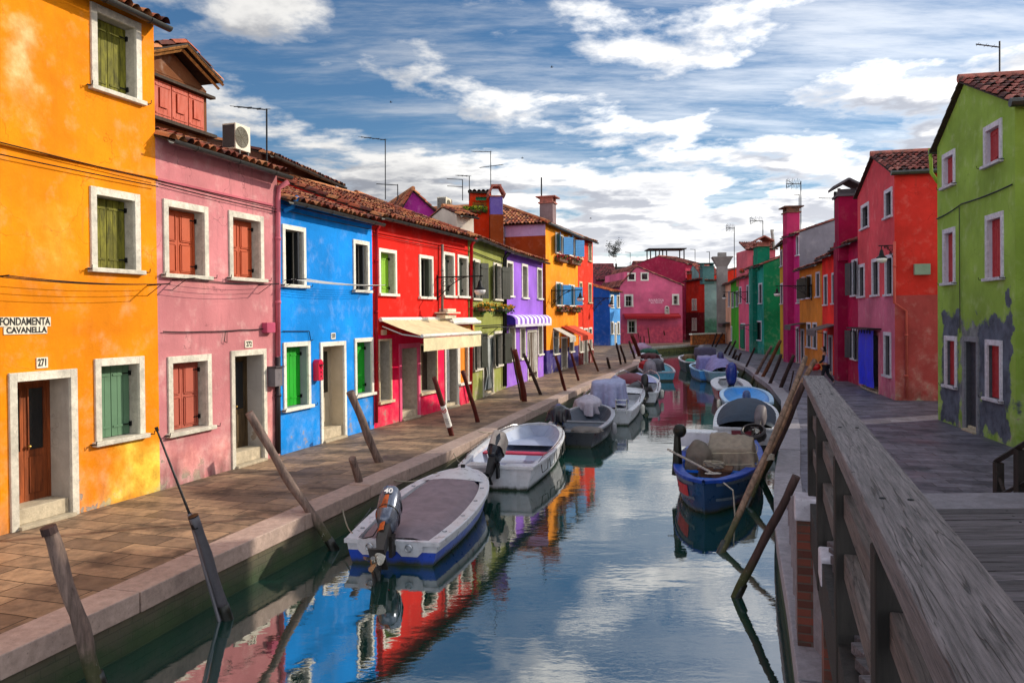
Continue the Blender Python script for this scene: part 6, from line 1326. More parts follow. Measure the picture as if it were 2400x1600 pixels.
mb = MB(); mb.tube([md, md.lerp(tt, 0.02), tt], [0.02, 0.016, 0.012], 8); mb.tube([tt, tt + Vector((-0.015, 0, 0.05))], 0.02, 6); mb.build('rod', IRON, o)
pole((586, 966), (784, 1287), 0.07, WG, 'long knotty grey pole leaning in front of the pink house doorway', GL, bend=-0.03)
pole((820, 918), (910, 1145), 0.085, WG, 'thick grey brown pole in front of the blue house right window', GL, bend=0.02)
pole((826, 1073), (864, 1199), 0.075, WG, 'short stubby pole between the grey cover boat and the quay', GL)
o, b, t = pole((1018, 884), (1075, 1072), 0.068, WR_, 'red brown pole wearing a white notice band', GL)
mb = MB(); d = (t - b); mb.tube([b + d * 0.40, b + d * 0.66], 0.078, 12); nb_ = mb.build('notice_band', paint('#d8d6d0', 0.5, 0.2), o, smooth=False)
c = b + d * 0.60 + Vector((0.0, -0.082, 0)); mb = MB(); mb.tube([c + Vector((0.055 * math.cos(a * math.pi / 8), 0, 0.055 * math.sin(a * math.pi / 8))) for a in range(17)], 0.011, 5); mb.tube([c + Vector((-0.04, 0, -0.04)), c + Vector((0.04, 0, 0.04))], 0.01, 5); mb.build('prohibition_ring', paint('#b01420', 0.5), nb_)
mb = MB()
for k in (0.44, 0.465, 0.49): p = b + d * k + Vector((0, -0.082, 0)); mb.tube([p + Vector((-0.045, 0, 0)), p + Vector((0.045, 0, 0))], 0.006, 4)
mb.build('notice_lines', BLACK, nb_)
pole((1084, 869), (1133, 1034), 0.062, WR_, 'red brown pole in front of the orange shutter of the red shop', GL)
pole((1207, 820), (1237, 977), 0.10, WR_, 'thickest tall red brown pole standing before the purple house', GL)
pole((1199, 815), (1228, 974), 0.035, WD, 'thin stake right behind the thickest red brown pole', GL)
pole((1227, 829), (1282, 958), 0.065, WD, 'dark pole leaning left before the purple house door curtain', GL)
pole((1303, 835), (1333, 949), 0.065, WR_, 'brown pole in front of the orange house door', GL)
pole((1340, 829), (1363, 919), 0.065, WR_, 'brown pole right of the orange house, left of the lilac boat cover', GL)
pole((1379, 805), (1411, 894), 0.06, WB, 'pole with a pale upper half before the tall red house', GL)
pole((1423, 839), (1434, 885), 0.08, WD, 'short dark pole on the quay edge left of the maroon covered boat', GL)
pole((1444, 805), (1460, 874), 0.075, WD, 'first of the three dark slanting poles before the light blue house', GL)
pole((1454, 810), (1473, 870), 0.075, WD, 'second of the three dark slanting poles before the light blue house', GL)
pole((1475, 800), (1493, 860), 0.085, WD, 'third of the three dark slanting poles before the light blue house', GL)
pole((1482, 784), (1505, 853), 0.15, WR_, 'very thick dark red pole at the far left bend', GL)
pole((1495, 780), (1503, 819), 0.05, WR_, 'thin slanting stick just right of the very thick dark red pole', GL)
pole((1501, 789), (1505, 822), 0.05, WD, 'short thin stick by the far left bend', GL)
pole((1509, 788), (1513, 823), 0.055, WD, 'thin upright stick left of the farthest boat on the left', GL)
pole((1519, 769), (1525, 817), 0.07, WB, 'tall pole before the far pink house wall, left of centre', GL)
pole((1556, 776), (1563, 814), 0.08, WB, 'pole standing before the middle of the far pink house', GL)
pole((1586, 776), (1592, 811), 0.09, WD, 'dark pole before the right corner of the far pink house', GL)
rl = [((1679, 782), (1664, 826), .08, WD, 'tall dark pole before the left part of the brick parapet'), ((1692, 781), (1670, 827), .08, WD, 'tall dark pole before the right part of the brick parapet'),
    ((1712, 801), (1691, 845), .09, WD, 'dark pole before the bright green house'), ((1723, 799), (1701, 849), .08, WD, 'dark pole before the rose pink house'),
    ((1725, 821), (1711, 857), .09, WD, 'short stub pole left of the pair of stubs by the rose pink house'), ((1727, 834), (1716, 860), .09, WD, 'shortest black stub pole on the right quay'),
    ((1737, 828), (1720, 864), .08, WD, 'short leaning stub pole between the lilac dome cover and the teal house'), ((1768, 815), (1738, 884), .06, WD, 'thin dark pole before the teal house, right of the lilac dome cover'),
    ((1807, 812), (1759, 904), .085, WG, 'grey pole before the dark teal side wall'), ((1830, 798), (1773, 911), .09, WB, 'tallest rusty brown pole before the yellow house'),
    ((1831, 831), (1792, 930), .075, WD, 'dark pole right of the tallest rusty brown pole'), ((1860, 833), (1815, 942), .08, WD, 'purple brown pole before the magenta house')]
for (tp, bt_, r, m_, lb) in rl: pole(tp, bt_, r, m_, lb, GR)
pole((1888, 837), (1688, 1292), 0.05, wood('#7a6354', 0.35, (1, 1, 0.15), 12, key='log', algae=True, light=1.4), 'longest driftwood log slanting across the fishing boat bow', GR, bend=0.05, back_=3.4)
o, b, t = pole((1908, 845), (1752, 1185), 0.062, wood('#7a5c48', 0.3, (1, 1, 0.15), 12, key='log2', algae=True, light=1.4), 'thick split log behind the longest one, tied with rope', GR, bend=-0.05, back_=3.2)
mb = MB(); c = b.lerp(t, 0.28)
for k in range(4): mb.tube([c + Vector((0.10 * math.cos(a * math.pi / 6), 0.10 * math.sin(a * math.pi / 6), 0.03 * k - 0.02 * math.cos(a))) for a in range(13)], 0.015, 5)
mb.build('lashing', cloth('#a39c90'), o)
pole((1886, 899), (1782, 1120), 0.07, WD, 'dark leaning pole below the thick split log', GR)
pole((1864, 1115), (1727, 1398), 0.055, WD, 'lone dark pole leaning over the kerb beside the bridge', GR)
pole((1860, 869), (1840, 948), 0.03, WD, 'thin stake beside the kerb behind the logs', GR)
# ================================================================ BRIDGE
BR = math.atan(0.34); bU = Vector((0.34, 1, 0)).normalized(); bN = Vector((bU.y, -bU.x, 0))    # bN points right
B0 = Vector((0.32, 0, 0))
fbz = Fr(B0, bU, bN)
OLDW = grained('#6e6668', R_(18.8), 0.15, 0.045, 95, 'rail', 0.6, 1.5); OLDP = grained('#45403e', R_(18.8), 0.3, 0.06, 60, 'postg'); POSTW = wood('#2e2a28', 0.4, (1, 1, 0.1), 16, key='post')
br = thing('footbridge', 'weathered grey timber footbridge with a plank deck and heavy top rail', 'bridge', fbz.pt(3, 1.5, 0))
def up_(Y): return Y / bU.y
mb = MB(); n = 42; uL_ = up_(-2.5); uR_ = up_(6.35); s = (uR_ - uL_) / n
# deck planks run square to the picture's right, laid as separate boards
pn = 34; fdk = Fr(Vector((0, 0, 0)), Vector((0, 1, 0)), Vector((1, 0, 0)))
y0 = -2.2; st_ = (6.34 - y0) / 50
for i in range(50):
    ya = y0 + i * st_; xa = 0.40 + 0.34 * (ya + st_ / 2); j = random.uniform(-0.003, 0.003)
    mb.box(fdk, ya + 0.006, ya + st_ - 0.006, xa, 6.5, 1.33 + j, 1.385 + j)
mb.build('deck', grained('#5c565c', R_(-90), 0.25, 0.05, 50, 'deck', 0.7), br, bevel=0.006)
mb = MB()
for i in range(50):
    ya = y0 + (i + 0.5) * st_
    for xx in (1.9, 3.4, 4.9): mb.ball((xx + 0.34 * ya, ya, 1.387), 0.012, 6, 4, 0, (1, 1, 0.3))
mb.build('nails', IRON, br)
mb = MB(); mb.box(fbz, up_(-2.5), up_(6.9), 0.0, 0.16, 0.95, 1.325); mb.build('side_beam', POSTW, br)
def rz(Y): return 2.42 + 0.03 * max(0, (3 - Y)) * 0.4
mb = MB(); seg = [up_(y) for y in (-1.5, 0.5, 1.6, 3, 5, 7.35)]
def railbox(mb, d0, d1, za, zb):
    for i in range(len(seg) - 1):
        a, b_ = seg[i], seg[i + 1]; mb.box(Fr(fbz.pt(0, 0, 0), fbz.U, fbz.N), a, b_, d0, d1, za, zb)
mb.box(fbz, seg[0], seg[-1], -0.035, 0.155, 2.335, 2.42); mb.build('top_rail', OLDW, br, bevel=0.008)
mb = MB(); mb.box(fbz, seg[0], seg[-1] - 0.2, 0.0, 0.12, 2.265, 2.333); mb.build('under_rail', OLDP, br, bevel=0.006)
PY = [0.9, 2.42, 3.95, 5.6, 7.0]
for y in PY:
    mb = MB(); u = up_(y); mb.box(fbz, u - 0.065, u + 0.065, -0.01, 0.13, 1.0 if y < 6.5 else 1.3, 2.264); mb.build('post', POSTW, br, bevel=0.008)
for (za, zb) in ((1.97, 2.09), (1.66, 1.79)):
    for i in range(len(PY) - 1):
        mb = MB(); mb.box(fbz, up_(PY[i]) + 0.067, up_(PY[i + 1]) - 0.067, 0.03, 0.09, za, zb); mb.build('mid_rail', grained('#6a5f5c', R_(18.8), 0.25, 0.06, 60, 'mid'), br, bevel=0.006)
mb = MB(); mb.box(fbz, up_(-2.5), up_(0.9) - 0.067, 0.03, 0.09, 1.97, 2.09); mb.build('mid_rail', OLDP, br)
for y in PY:
    for dd_ in (0.02, 0.10):
        mb = MB(); c = fbz.pt(up_(y), dd_, 2.421); mb.ball(c, 0.011, 8, 4, 0, (1, 1, 0.35)); mb.build('bolt', IRON, br)
# steps beyond the deck
mb = MB()
for i in range(6):
    ya = 6.36 + i * 0.9; xa = 0.5 + 0.34 * ya; mb.box(fdk, ya, ya + 0.9, xa, 6.6, -0.1, 1.3 - i * 0.22)
mb.build('steps', stonem('#77747c', 0.8), br)
BRK = brickm('#74382a', '#4a261e', '#54463f', 1.0, R_(18.8), False, 'P')
for y, dl in ((5.3, -0.01), (6.95, -0.13)):
    mb = MB(); u = up_(y); mb.box(fbz, u - 0.13, u + 0.13, dl + 0.02, 0.15, -0.02, 1.16); p_ = mb.build('brick_pier', BRK, br)
    mb = MB(); mb.box(fbz, u - 0.15, u + 0.15, dl, 0.16, 1.16, 1.36); mb.build('capstone', stonem('#b9b4bf', 0.7, 0.6, 0.2), p_, bevel=0.015)
mb = MB(); mb.box(fbz, up_(-2.5), up_(7.2), 0.165, 0.4, -0.02, 0.94); mb.build('abutment', BRK, br)
# the far handrail going down the steps
mb = MB(); a = Vector((4.85, 6.5, 2.2)); b_ = Vector((5.42, 8.6, 1.34)); c = Vector((6.3, 11.2, 0.98)) * 0 + Vector((5.40, 8.65, 1.32))
fq = Fr(a, b_ - a)
hr_ = thing('handrail', 'dark stepped handrail going down at the right edge of the bridge', 'handrail', (5.1, 7.5, 0.5))
mb.tube([a, b_], 0.035, 4); mb.build('top_bar', POSTW, hr_)
for k in (0.0, 0.35, 0.68, 0.97):
    p = a.lerp(b_, k); mb = MB(); mb.box(Fr((p.x, p.y, 0), fdk.U, fdk.N), -0.04, 0.04, -0.04, 0.04, p.z - 0.95, p.z - 0.03); mb.build('post', POSTW, hr_)
mb = MB(); mb.tube([a - Vector((0, 0, 0.4)), b_ - Vector((0, 0, 0.4))], 0.025, 4); mb.tube([a.lerp(b_, 0.68) - Vector((0, 0, 0.9)), b_ - Vector((0, 0, 0.1))], 0.022, 4); mb.build('brace', POSTW, hr_)

# ---- fenders, buckets and mooring lines
def fender(H, root, t, side, col='#d8d6ce'):
    c = H.surf(t, 0.95, side, 0.09); mb = MB(); mb.tube([c + Vector((0, 0, 0.0)), c - Vector((0, 0, 0.05)), c - Vector((0, 0, 0.3)), c - Vector((0, 0, 0.36))], [0.03, 0.08, 0.08, 0.03], 10); f = mb.build('fender', paint(col, 0.4, 0.3, 0, 9, 0.5, '#6a655a'), root, smooth=True)
    mb = MB(); mb.tube([H.surf(t, 1.0, side, 0.0) + Vector((0, 0, 0.03)), c + Vector((0, 0, 0.02))], 0.008, 5); mb.build('lanyard', cloth('#5a5a58'), f)
fender(H2, b2, 0.35, 1); fender(H2, b2, 0.7, 1, '#2a4a9a'); fender(H4, b4, 0.3, -1); fender(H4, b4, 0.5, 1); fender(H3, b3, 0.45, -1, '#8a8a90'); fender(H5, b5, 0.3, -1); fender(HR3, r3, 0.3, 1, '#c8c4b8'); fender(H1, b1, 0.6, 1, '#3a3a3c')
def line_to(H, root, t, side, px, py, z=0.05):
    a = H.surf(t, 1.0, side, -0.03) + Vector((0, 0, 0.05)); b_ = G(px, py, z); rope(root, [a, b_], 0.011, cloth('#8f8776'), 'mooring_line', 0.12)
line_to(H1, b1, 0.9, 1, 905, 1120, 0.0); line_to(H1, b1, 0.05, 1, 800, 1180, -0.1); line_to(H2, b2, 0.92, 1, 1120, 1010, 0.1); line_to(H2, b2, 0.04, 1, 1060, 1050, 0.0); line_to(H3, b3, 0.9, 1, 1236, 960, 0.1); line_to(H4, b4, 0.85, 1, 1340, 930, 0.1)
# ================================================================ AWNINGS, CURTAINS, SIGNS ON THE LEFT ROW
CREAM = cloth('#d6c49a', crease=3); ua, za = fr_.uz(888, 752); ub, _ = fr_.uz(1036, 753)
shop = [o for o in sc.objects if o.get('label', '').startswith('vivid red shop')][0]
Lx = 1.25; drop = 0.42
mb = MB(); mb.grid(lambda s, t: fr_.pt(ua + (ub - ua) * s, 0.1 + Lx * t, za - drop * t - 0.02 * math.sin(math.pi * t)), 12, 8); aw = mb.build('awning', CREAM, shop, smooth=True, fix=False)
mb = MB(); mb.grid(lambda s, t: fr_.pt(ua + (ub - ua) * s, 0.13 + Lx + 0.015 * math.sin(s * 25), za - drop - 0.06 - 0.36 * t), 24, 4); mb.build('valance', cloth('#e0d2a8', crease=3), aw, smooth=True, fix=False)
mb = MB(); mb.tube([fr_.pt(ua - 0.04, 0.1 + Lx, za - drop), fr_.pt(ub + 0.04, 0.1 + Lx, za - drop)], 0.05, 8); mb.tube([fr_.pt(ua - 0.05, 0.08, za + 0.04), fr_.pt(ub + 0.3, 0.08, za + 0.04)], 0.06, 8); mb.build('bar', WHITE2, aw)
mb = MB()
for u in (ua + 0.1, ub - 0.1): mb.tube([fr_.pt(u, 0.05, za - 0.15), fr_.pt(u + 0.1, Lx * 0.5, za - 0.38), fr_.pt(u, Lx, za - drop - 0.03)], 0.02, 6)
mb.build('arm', WHITE2, aw)
u0, z0 = fr_.uz(1040, 755); u1, _ = fr_.uz(1106, 755); mb = MB()
for (d, z, r) in ((0.12, 0.08, 0.07), (0.3, -0.02, 0.07), (0.2, 0.04, 0.05)): mb.tube([fr_.pt(u0, d, z0 + z), fr_.pt(u1, d, z0 + z)], r, 8)
mb.build('rolled_awning', WHITE2, shop)
mb = MB(); u0, zt = fr_.uz(1060, 764); _, zb = fr_.uz(1060, 782); u1, _ = fr_.uz(1107, 764); mb.box(fr_, u0, u1, 0.03, 0.08, zb, zt); sg = mb.build('shop_sign', paint('#e0a850', 0.5, 0.1), shop)
SC = paint('#6a3c10', 0.5, bmp=0); text('La Perla', fr_, u0 + (u1 - u0) * 0.27, (zb + zt) / 2, 0.26, SC, sg, 0.085, bold=0.003, wid=(u1 - u0) * 0.4); text('di Vera Serena', fr_, u0 + (u1 - u0) * 0.73, (zb + zt) / 2 - 0.02, 0.15, SC, sg, 0.085, bold=0.001, wid=(u1 - u0) * 0.44)
def curtain(parent, fac, u0, u1, z0, z1, mat, d=0.04, folds=9, amp=0.035, gather=None, name='door_curtain', stripes=None):
    mb = MB(); uc = (u0 + u1) / 2
    def f(s, t):
        w_ = 1.0 if gather is None else 1 - gather[1] * math.exp(-((t - gather[0]) / 0.22) ** 2)
        return fac.pt(uc + (u0 - uc + (u1 - u0) * s) * w_, d + amp * math.sin(s * folds * 2 * math.pi + 0.6 * math.sin(t * 3)) + 0.02 * noise.noise(Vector((s * 4, t * 5, 0))), z0 + (z1 - z0) * t)
    nn = folds * 8; mb.grid(f, nn, 14)
    if stripes: 
        for i, fc_ in enumerate(mb.f): mb.m[i] = (int((i % nn) / nn * stripes) % 2)
    return mb.build(name, mat, parent, smooth=True, fix=False)
r = fo.rect((1130, 1155, 787, 925)); curtain(ho_, fo, r[0] + 0.1, r[1] - 0.05, 0.25, r[3] - 0.12, [cloth('#b8bcb8'), cloth('#3c4440')], 0.03, 7, 0.03, (0.3, 0.55), stripes=11)
r = fv.rect((1236, 1258, 775, 890)); curtain(hv_, fv, r[0] + 0.15, r[1] - 0.05, 0.35, r[3] - 0.1, [cloth('#c9c4bc'), cloth('#6a5a4c')], 0.05, 7, 0.03, stripes=12)
r = fr_.rect((1043, 1072, 801, 965)); curtain(shop, fr_, r[0] + 0.12, r[0] + 0.42, 0.25, r[3] - 0.12, cloth('#a8a8b0'), -0.06, 4, 0.03)
r = fc.rect((2022, 2060, 775, 908)); cb = curtain(hc_, fc, r[0] + 0.02, r[1] - 0.1, r[2] + 0.2, r[3] + 0.05, cloth('#0c2ae8', rough=0.6, crease=3), 0.16, 2, 0.04)
mb = MB(); r = fc.rect((2014, 2066, 768, 780)); mb.box(fc, r[0], r[1], 0, 0.5, r[3] - 0.02, r[3] + 0.03)
for i in range(8): mb.tube([fc.pt(r[0] + (r[1] - r[0]) * (i + 0.5) / 8 + 0.07 * math.cos(a * math.pi / 6), 0.35, r[3] - 0.1 + 0.07 * math.sin(a * math.pi / 6)) for a in range(13)], 0.012, 4)
mb.build('door_canopy', IRON, hc_)
r = fps.rect((1737, 1747, 757, 818)); curtain(hps, fps, r[0] + 0.1, r[1] - 0.1, 0.2, r[3] - 0.1, cloth('#0f6a4a'), 0.1, 4, 0.05)
# wrought canopy of the olive house
ua_, z_ = fo.uz(1130, 768); ub_, _ = fo.uz(1186, 768); mb = MB(); wdt = min(ub_, fo.L) - ua_ 
for u in (ua_, ua_ + wdt * 0.55): mb.tube([fo.pt(u, 0, z_), fo.pt(u, 0.7, z_ + 0.02)], 0.014, 5); mb.tube([fo.pt(u, 0.0, z_ - 0.45), fo.pt(u, 0.25, z_ - 0.3), fo.pt(u, 0.6, z_)], 0.012, 5)
for d in (0.05, 0.35, 0.7): mb.tube([fo.pt(ua_, d, z_ + 0.01), fo.pt(ua_ + wdt * 0.55, d, z_ + 0.01)], 0.012, 5)
for k in range(5): mb.tube([fo.pt(ua_ + wdt * (0.06 + 0.1 * k) + 0.06 * math.cos(a), 0.7, z_ - 0.1 + 0.06 * math.sin(a)) for a in [j * math.pi / 5 for j in range(9)]], 0.008, 4)
mb.build('door_canopy', IRON, ho_)
# purple awning
ua, za = fv.uz(1188, 737); _, zb = fv.uz(1188, 760); 
mb = MB(); N_ = 18; Lw = fv.L
PA = [cloth('#8a62c8'), cloth('#e4e0ec'), cloth('#3a20a8')]
for i in range(N_):
    a, b_ = 0.02 + (Lw - 0.04) * i / N_, 0.02 + (Lw - 0.04) * (i + 1) / N_
    def pf(t): th = t * math.pi / 2; return 0.45 * math.sin(th), za - 0.25 * (1 - math.cos(th)) - (0)
    for j in range(6):
        (d0_, z0_), (d1_, z1_) = pf(j / 6), pf((j + 1) / 6); mb.quad(fv.pt(a, d0_, z0_), fv.pt(b_, d0_, z0_), fv.pt(b_, d1_, z1_), fv.pt(a, d1_, z1_), i % 2)
    mb.quad(fv.pt(a, 0.45, za - 0.25), fv.pt(b_, 0.45, za - 0.25), fv.pt(b_, 0.45, zb), fv.pt(a, 0.45, zb), i % 2)
    for q in (0, 1): m_ = (a + b_) / 2; e0, e1 = (a, m_) if q else (m_, b_); mb.quad(fv.pt(e0 + 0.02, 0.452, zb), fv.pt(e1 - 0.02, 0.452, zb), fv.pt(e1 - 0.02, 0.452, zb - 0.12), fv.pt(e0 + 0.02, 0.452, zb - 0.12), 1)
mb.add([fv.pt(0.02, 0, za), fv.pt(0.02, 0.3, za - 0.06), fv.pt(0.02, 0.45, za - 0.25), fv.pt(0.02, 0.45, zb), fv.pt(0.02, 0, zb)], [(0, 1, 2, 3, 4)], 2)
mb.build('awning', PA, hv_, fix=False)
# orange house canopies
def canopy(parent, fac, x0, x1, y, mat, L=1.0, drop=0.5, name='awning'):
    u0, z = fac.uz(x0, y); u1, _ = fac.uz(x1, y); mb = MB(); fr = fac
    P = [fr.pt(u0, 0, z), fr.pt(u1, 0, z), fr.pt(u1, L, z - drop), fr.pt(u0, L, z - drop)]; up = Vector((0, 0, 0.04))
    mb.add(P + [p + up for p in P], [(0, 1, 2, 3), (4, 5, 6, 7), (0, 1, 5, 4), (1, 2, 6, 5), (2, 3, 7, 6), (3, 0, 4, 7)]); mb.quad(P[3], P[2], P[2] - Vector((0, 0, 0.25)), P[3] - Vector((0, 0, 0.25)))
    mb.tube([fr.pt(u0, 0, z - 0.5), fr.pt(u0, L * 0.9, z - drop)], 0.02, 5); return mb.build(name, mat, parent)
canopy(ht_, fo2, 1296, 1311, 770, cloth('#b8b4a8'), 0.95, 0.5); canopy(ht_, fo2, 1316, 1348, 766, cloth('#e0441a'), 1.1, 0.55)
canopy(hq, fog, 1874, 1890, 757, paint('#3a3436', 0.5), 0.9, 0.15); canopy(hs, fsr, 1938, 1962, 760, paint('#4a4446', 0.5), 1.0, 0.3)
canopy(htl, Fr(ftll.pt(ftl.L, 0, 0), -ftl.N, ftl.U) if False else ftl, 1757, 1766, 760, paint('#3a3436', 0.5), 0.8, 0.15)
canopy(hpe, fpe, 1700, 1712, 755, paint('#3a3436', 0.5), 0.8, 0.15)
# ---- door numbers, street name
CRM = paint('#d9d2bf', 0.7, 0.25, 0, 8, 0.3, '#9a8a70'); INK = paint('#15130f', 0.7, 0.2, bmp=0)
def plate(name, label, cat, fac, r, lines, size, mat=CRM, grp=None, th=0.02, ink=INK, bold=0.004, sx_=1.0):
    u0, u1, z0, z1 = fac.rect(r); mb = MB(); mb.box(fac, u0, u1, 0.0, th, z0, z1); o = mb.build(name, mat, origin=fac.pt((u0 + u1) / 2, 0, z0)); tag(o, label, cat, grp)
    for i, s in enumerate(lines): text(s, fac, (u0 + u1) / 2, z1 - (z1 - z0) * (i + 0.5) / len(lines), size, ink, o, th + 0.003, bold=bold, wid=(u1 - u0) * 0.75)
    return o
plate('house_number', 'small cream plate reading 271 above the orange house door', 'house number', fy, (84, 110, 838, 863), ['271'], 0.15, grp='house number plates')
plate('house_number', 'small cream plate reading 272 above the pink house door', 'house number', fpk, (573, 590, 798, 815), ['272'], 0.14, grp='house number plates')
plate('house_number', 'small white plate reading 273 above the blue house door', 'house number', fb, (775, 785, 780, 795), ['273'], 0.13, WHITE2, grp='house number plates')
u0, u1, z0, z1 = fy.rect((-9, 117, 743, 766)); _, _, z00, _ = fy.rect((8, 112, 743, 784))
mb = MB(); mb.box(fy, u0, u1, 0.0, 0.015, z0, z1); mb.box(fy, u0 + 0.1, u1 - 0.06, 0.0, 0.015, z00, z0 - 0.003)
ss = mb.build('street_sign', CRM, origin=fy.pt((u0 + u1) / 2, 0, z0)); tag(ss, 'whitewashed street name panel reading FONDAMENTA CAVANELLA', 'street sign')
text('FONDAMENTA', fy, (u0 + u1) / 2 + 0.01, (z0 + z1) / 2, (z1 - z0) * 1.1, INK, ss, 0.017, bold=0.004, wid=(u1 - u0) * 0.94); text('CAVANELLA', fy, (u0 + u1) / 2 + 0.03, (z0 + z00) / 2, (z0 - z00) * 1.05, INK, ss, 0.017, bold=0.004, wid=(u1 - u0) * 0.76)
# ---- mailbox, boxes
def tbox(name, label, cat, fac, r, d, mat, grp=None, bev=0.01):
    u0, u1, z0, z1 = fac.rect(r); mb = MB(); mb.box(fac, u0, u1, 0.002, d, z0, z1); o = mb.build(name, mat, origin=fac.pt((u0 + u1) / 2, 0, z0), bevel=bev); tag(o, label, cat, grp); return o, (u0, u1, z0, z1)
MR = paint('#c80f3a', 0.35, 0.1); o, r = tbox('mailbox', 'crimson red letterbox on the blue wall left of the door', 'mailbox', fb, (733, 744, 852, 892), 0.16, MR)
mb = MB(); mb.tube([fb.pt((r[0] + r[1]) / 2, 0.004, r[3]), fb.pt((r[0] + r[1]) / 2, 0.16, r[3])], (r[1] - r[0]) / 2, 14); mb.build('lid', MR, o)
mb = MB(); mb.box(fb, r[0] + 0.04, r[1] - 0.04, 0.161, 0.17, r[3] - 0.06, r[3] - 0.03); 
for k in range(3): mb.ball(fb.pt((r[0] + r[1]) / 2, 0.163, r[2] + 0.1 + 0.1 * k), 0.018, 6, 5)
mb.build('slot', IRON, o)
tbox('junction_box', 'pink electrical box with a yellow sticker on the pink wall', 'junction box', fpk, (613, 633, 756, 780), 0.14, stucco('#b8506c', 0.2, 0.3, key='jbx'))
o, r = tbox('meter_box', 'grey gas meter box beside the pink house doorway', 'meter box', fpk, (626, 644, 862, 906), 0.2, paint('#6a6468', 0.5, 0.5, 0.2))
mb = MB(); mb.box(fpk, r[0] - 0.02, r[1] + 0.02, 0.0, 0.24, r[3] + 0.002, r[3] + 0.03); mb.build('lid', paint('#3a3438', 0.5, 0.3), o)
tbox('intercom', 'small beige box on the red shop wall above its window', 'box', fr_, (892, 901, 773, 785), 0.08, paint('#c8a888', 0.5))
# ---- air conditioners
def aircon(label, fr, x, y, z, w_, h, d, sc_=1.0):
    f = Fr(fr.pt(x, y, 0), fr.U, fr.N); o = thing('air_conditioner', label, 'air conditioner', f.pt(w_ / 2, -d / 2, z - 0.15), 'rooftop air conditioners')
    mb = MB(); mb.box(f, 0, w_, -d, 0, z, z + h); c = mb.build('casing', paint('#cfc8b4', 0.5, 0.15), o, bevel=0.012)
    cc_ = f.pt(w_ * 0.40, 0.006, z + h * 0.5); mb = MB(); R0 = h * 0.4
    for k in range(1, 7): mb.tube([cc_ + f.U * R0 * k / 6 * math.cos(a * math.pi / 12) + Vector((0, 0, R0 * k / 6 * math.sin(a * math.pi / 12))) for a in range(25)], 0.006, 4)
    for k in range(8): mb.tube([cc_, cc_ + f.U * R0 * math.cos(k * math.pi / 4) + Vector((0, 0, R0 * math.sin(k * math.pi / 4)))], 0.006, 4)
    g = mb.build('fan_grille', paint('#77705c', 0.5), o); mb = MB(); mb.tube([f.pt(w_ * 0.4, 0.001, z + h * 0.5), f.pt(w_ * 0.4, 0.004, z + h * 0.5)], R0, 24); mb.build('fan_opening', paint('#4a4638', 0.6), g)
    mb = MB()
    for k in range(12): mb.box(f, -0.012, -0.001, -d + 0.02 + k * (d - 0.04) / 12, -d + 0.02 + (k + 0.55) * (d - 0.04) / 12, z + 0.04, z + h - 0.04)
    mb.build('side_louvre', paint('#2a2a34', 0.5), o)
    mb = MB()
    for u in (0.1, w_ - 0.14): mb.box(f, u, u + 0.04, -d, 0.03, z - 0.3, z - 0.002)
    mb.build('feet', ZINC, o)
u, z = dz(543, 345, -1.7); u2, z2 = dz(598, 300, -1.7); aircon('cream air conditioner on the pink house roof beside the dormer', fpk, u + 0.15, -1.7, z, (u2 - u) * 0.62, 0.62, 0.38)
f_ = Fac(foo.pt(-2.0, -3.5, 0), foo.pt(0, -3.5, 0)); u, z = f_.uz(1046, 508); aircon('grey white air conditioner between the red and olive roofs', f_, u, 0, z, 1.0, 0.95, 0.45)
# ---- antennas
def antenna(label, px, yb, yt, Y, arms=(), els=None, grp='roof antennas', r=0.022):
    b = W(px, yb, Y); t = W(px, yt, Y); o = thing('antenna', label, 'antenna', b, grp); mb = MB(); mb.tube([b - Vector((0, 0, 0.4)), t], r, 6); mb.build('mast', IRON, o)
    for (xa, ya, xb, yb_, kind) in arms:
        a = W(xa, ya, Y); c = W(xb, yb_, Y - 0.3); mb = MB(); mb.tube([a, c], r * 0.8, 5); L = (c - a).length; d = (c - a).normalized(); s = Vector((d.y * 0, 1, 0)) if kind != 'v' else Vector((0, 0, 1))
        nn = 9 if kind != 'p' else 0
        for i in range(nn):
            p = a.lerp(c, 0.06 + 0.88 * i / max(1, nn - 1)); h = 0.16 + 0.05 * (i % 3); q = Vector((0.12, h, 0.05)) if kind == 'h' else Vector((0.1, 0.1, h * 1.6))
            mb.tube([p - q, p + q], r * 0.35, 4)
        if kind == 'v':
            for s_ in (-1, 1): mb.tube([c + Vector((0, 0, 0.28 * s_)), c.lerp(a, 0.5)], r * 0.5, 4)
            mb.tube([c + Vector((0, 0, 0.28)), c - Vector((0, 0, 0.28))], r * 0.5, 4)
        mb.build('elements', IRON, o)
    return o
antenna('tall antenna with one long boom, right of the cream air conditioner', 625, 384, 255, 19.5, [(622, 257, 555, 250, 'h')])
antenna('tall thin antenna rising behind the blue and red roofs', 903, 445, 326, 32, [(903, 328, 846, 321, 'h')])
antenna('low T shaped antenna on the red roof ridge', 932, 448, 432, 32, [(932, 434, 882, 431, 'p')])
antenna('antenna with two stacked booms left of the rooftop planter', 1084, 450, 421, 36, [(1084, 421, 1047, 419, 'p'), (1084, 438, 1048, 436, 'p')])
antenna('double boom antenna left of the lilac chimney', 1100, 450, 412, 37, [(1100, 413, 1072, 411, 'h')])
antenna('tallest antenna with crossed dipoles above the lilac chimney', 1150, 445, 354, 38, [(1150, 356, 1108, 355, 'h'), (1125, 393, 1178, 386, 'h')])
antenna('plain tall vent pole beside the brown chimney', 1269, 500, 416, 46, [], r=0.05)
antenna('antenna with fishbone head left of the grey flared chimney', 1721, 640, 532, 72, [(1722, 535, 1702, 534, 'v')], r=0.035)
antenna('antenna with fishbone head above the salmon attic', 1788, 580, 518, 66, [(1788, 518, 1758, 517, 'v')], r=0.04)
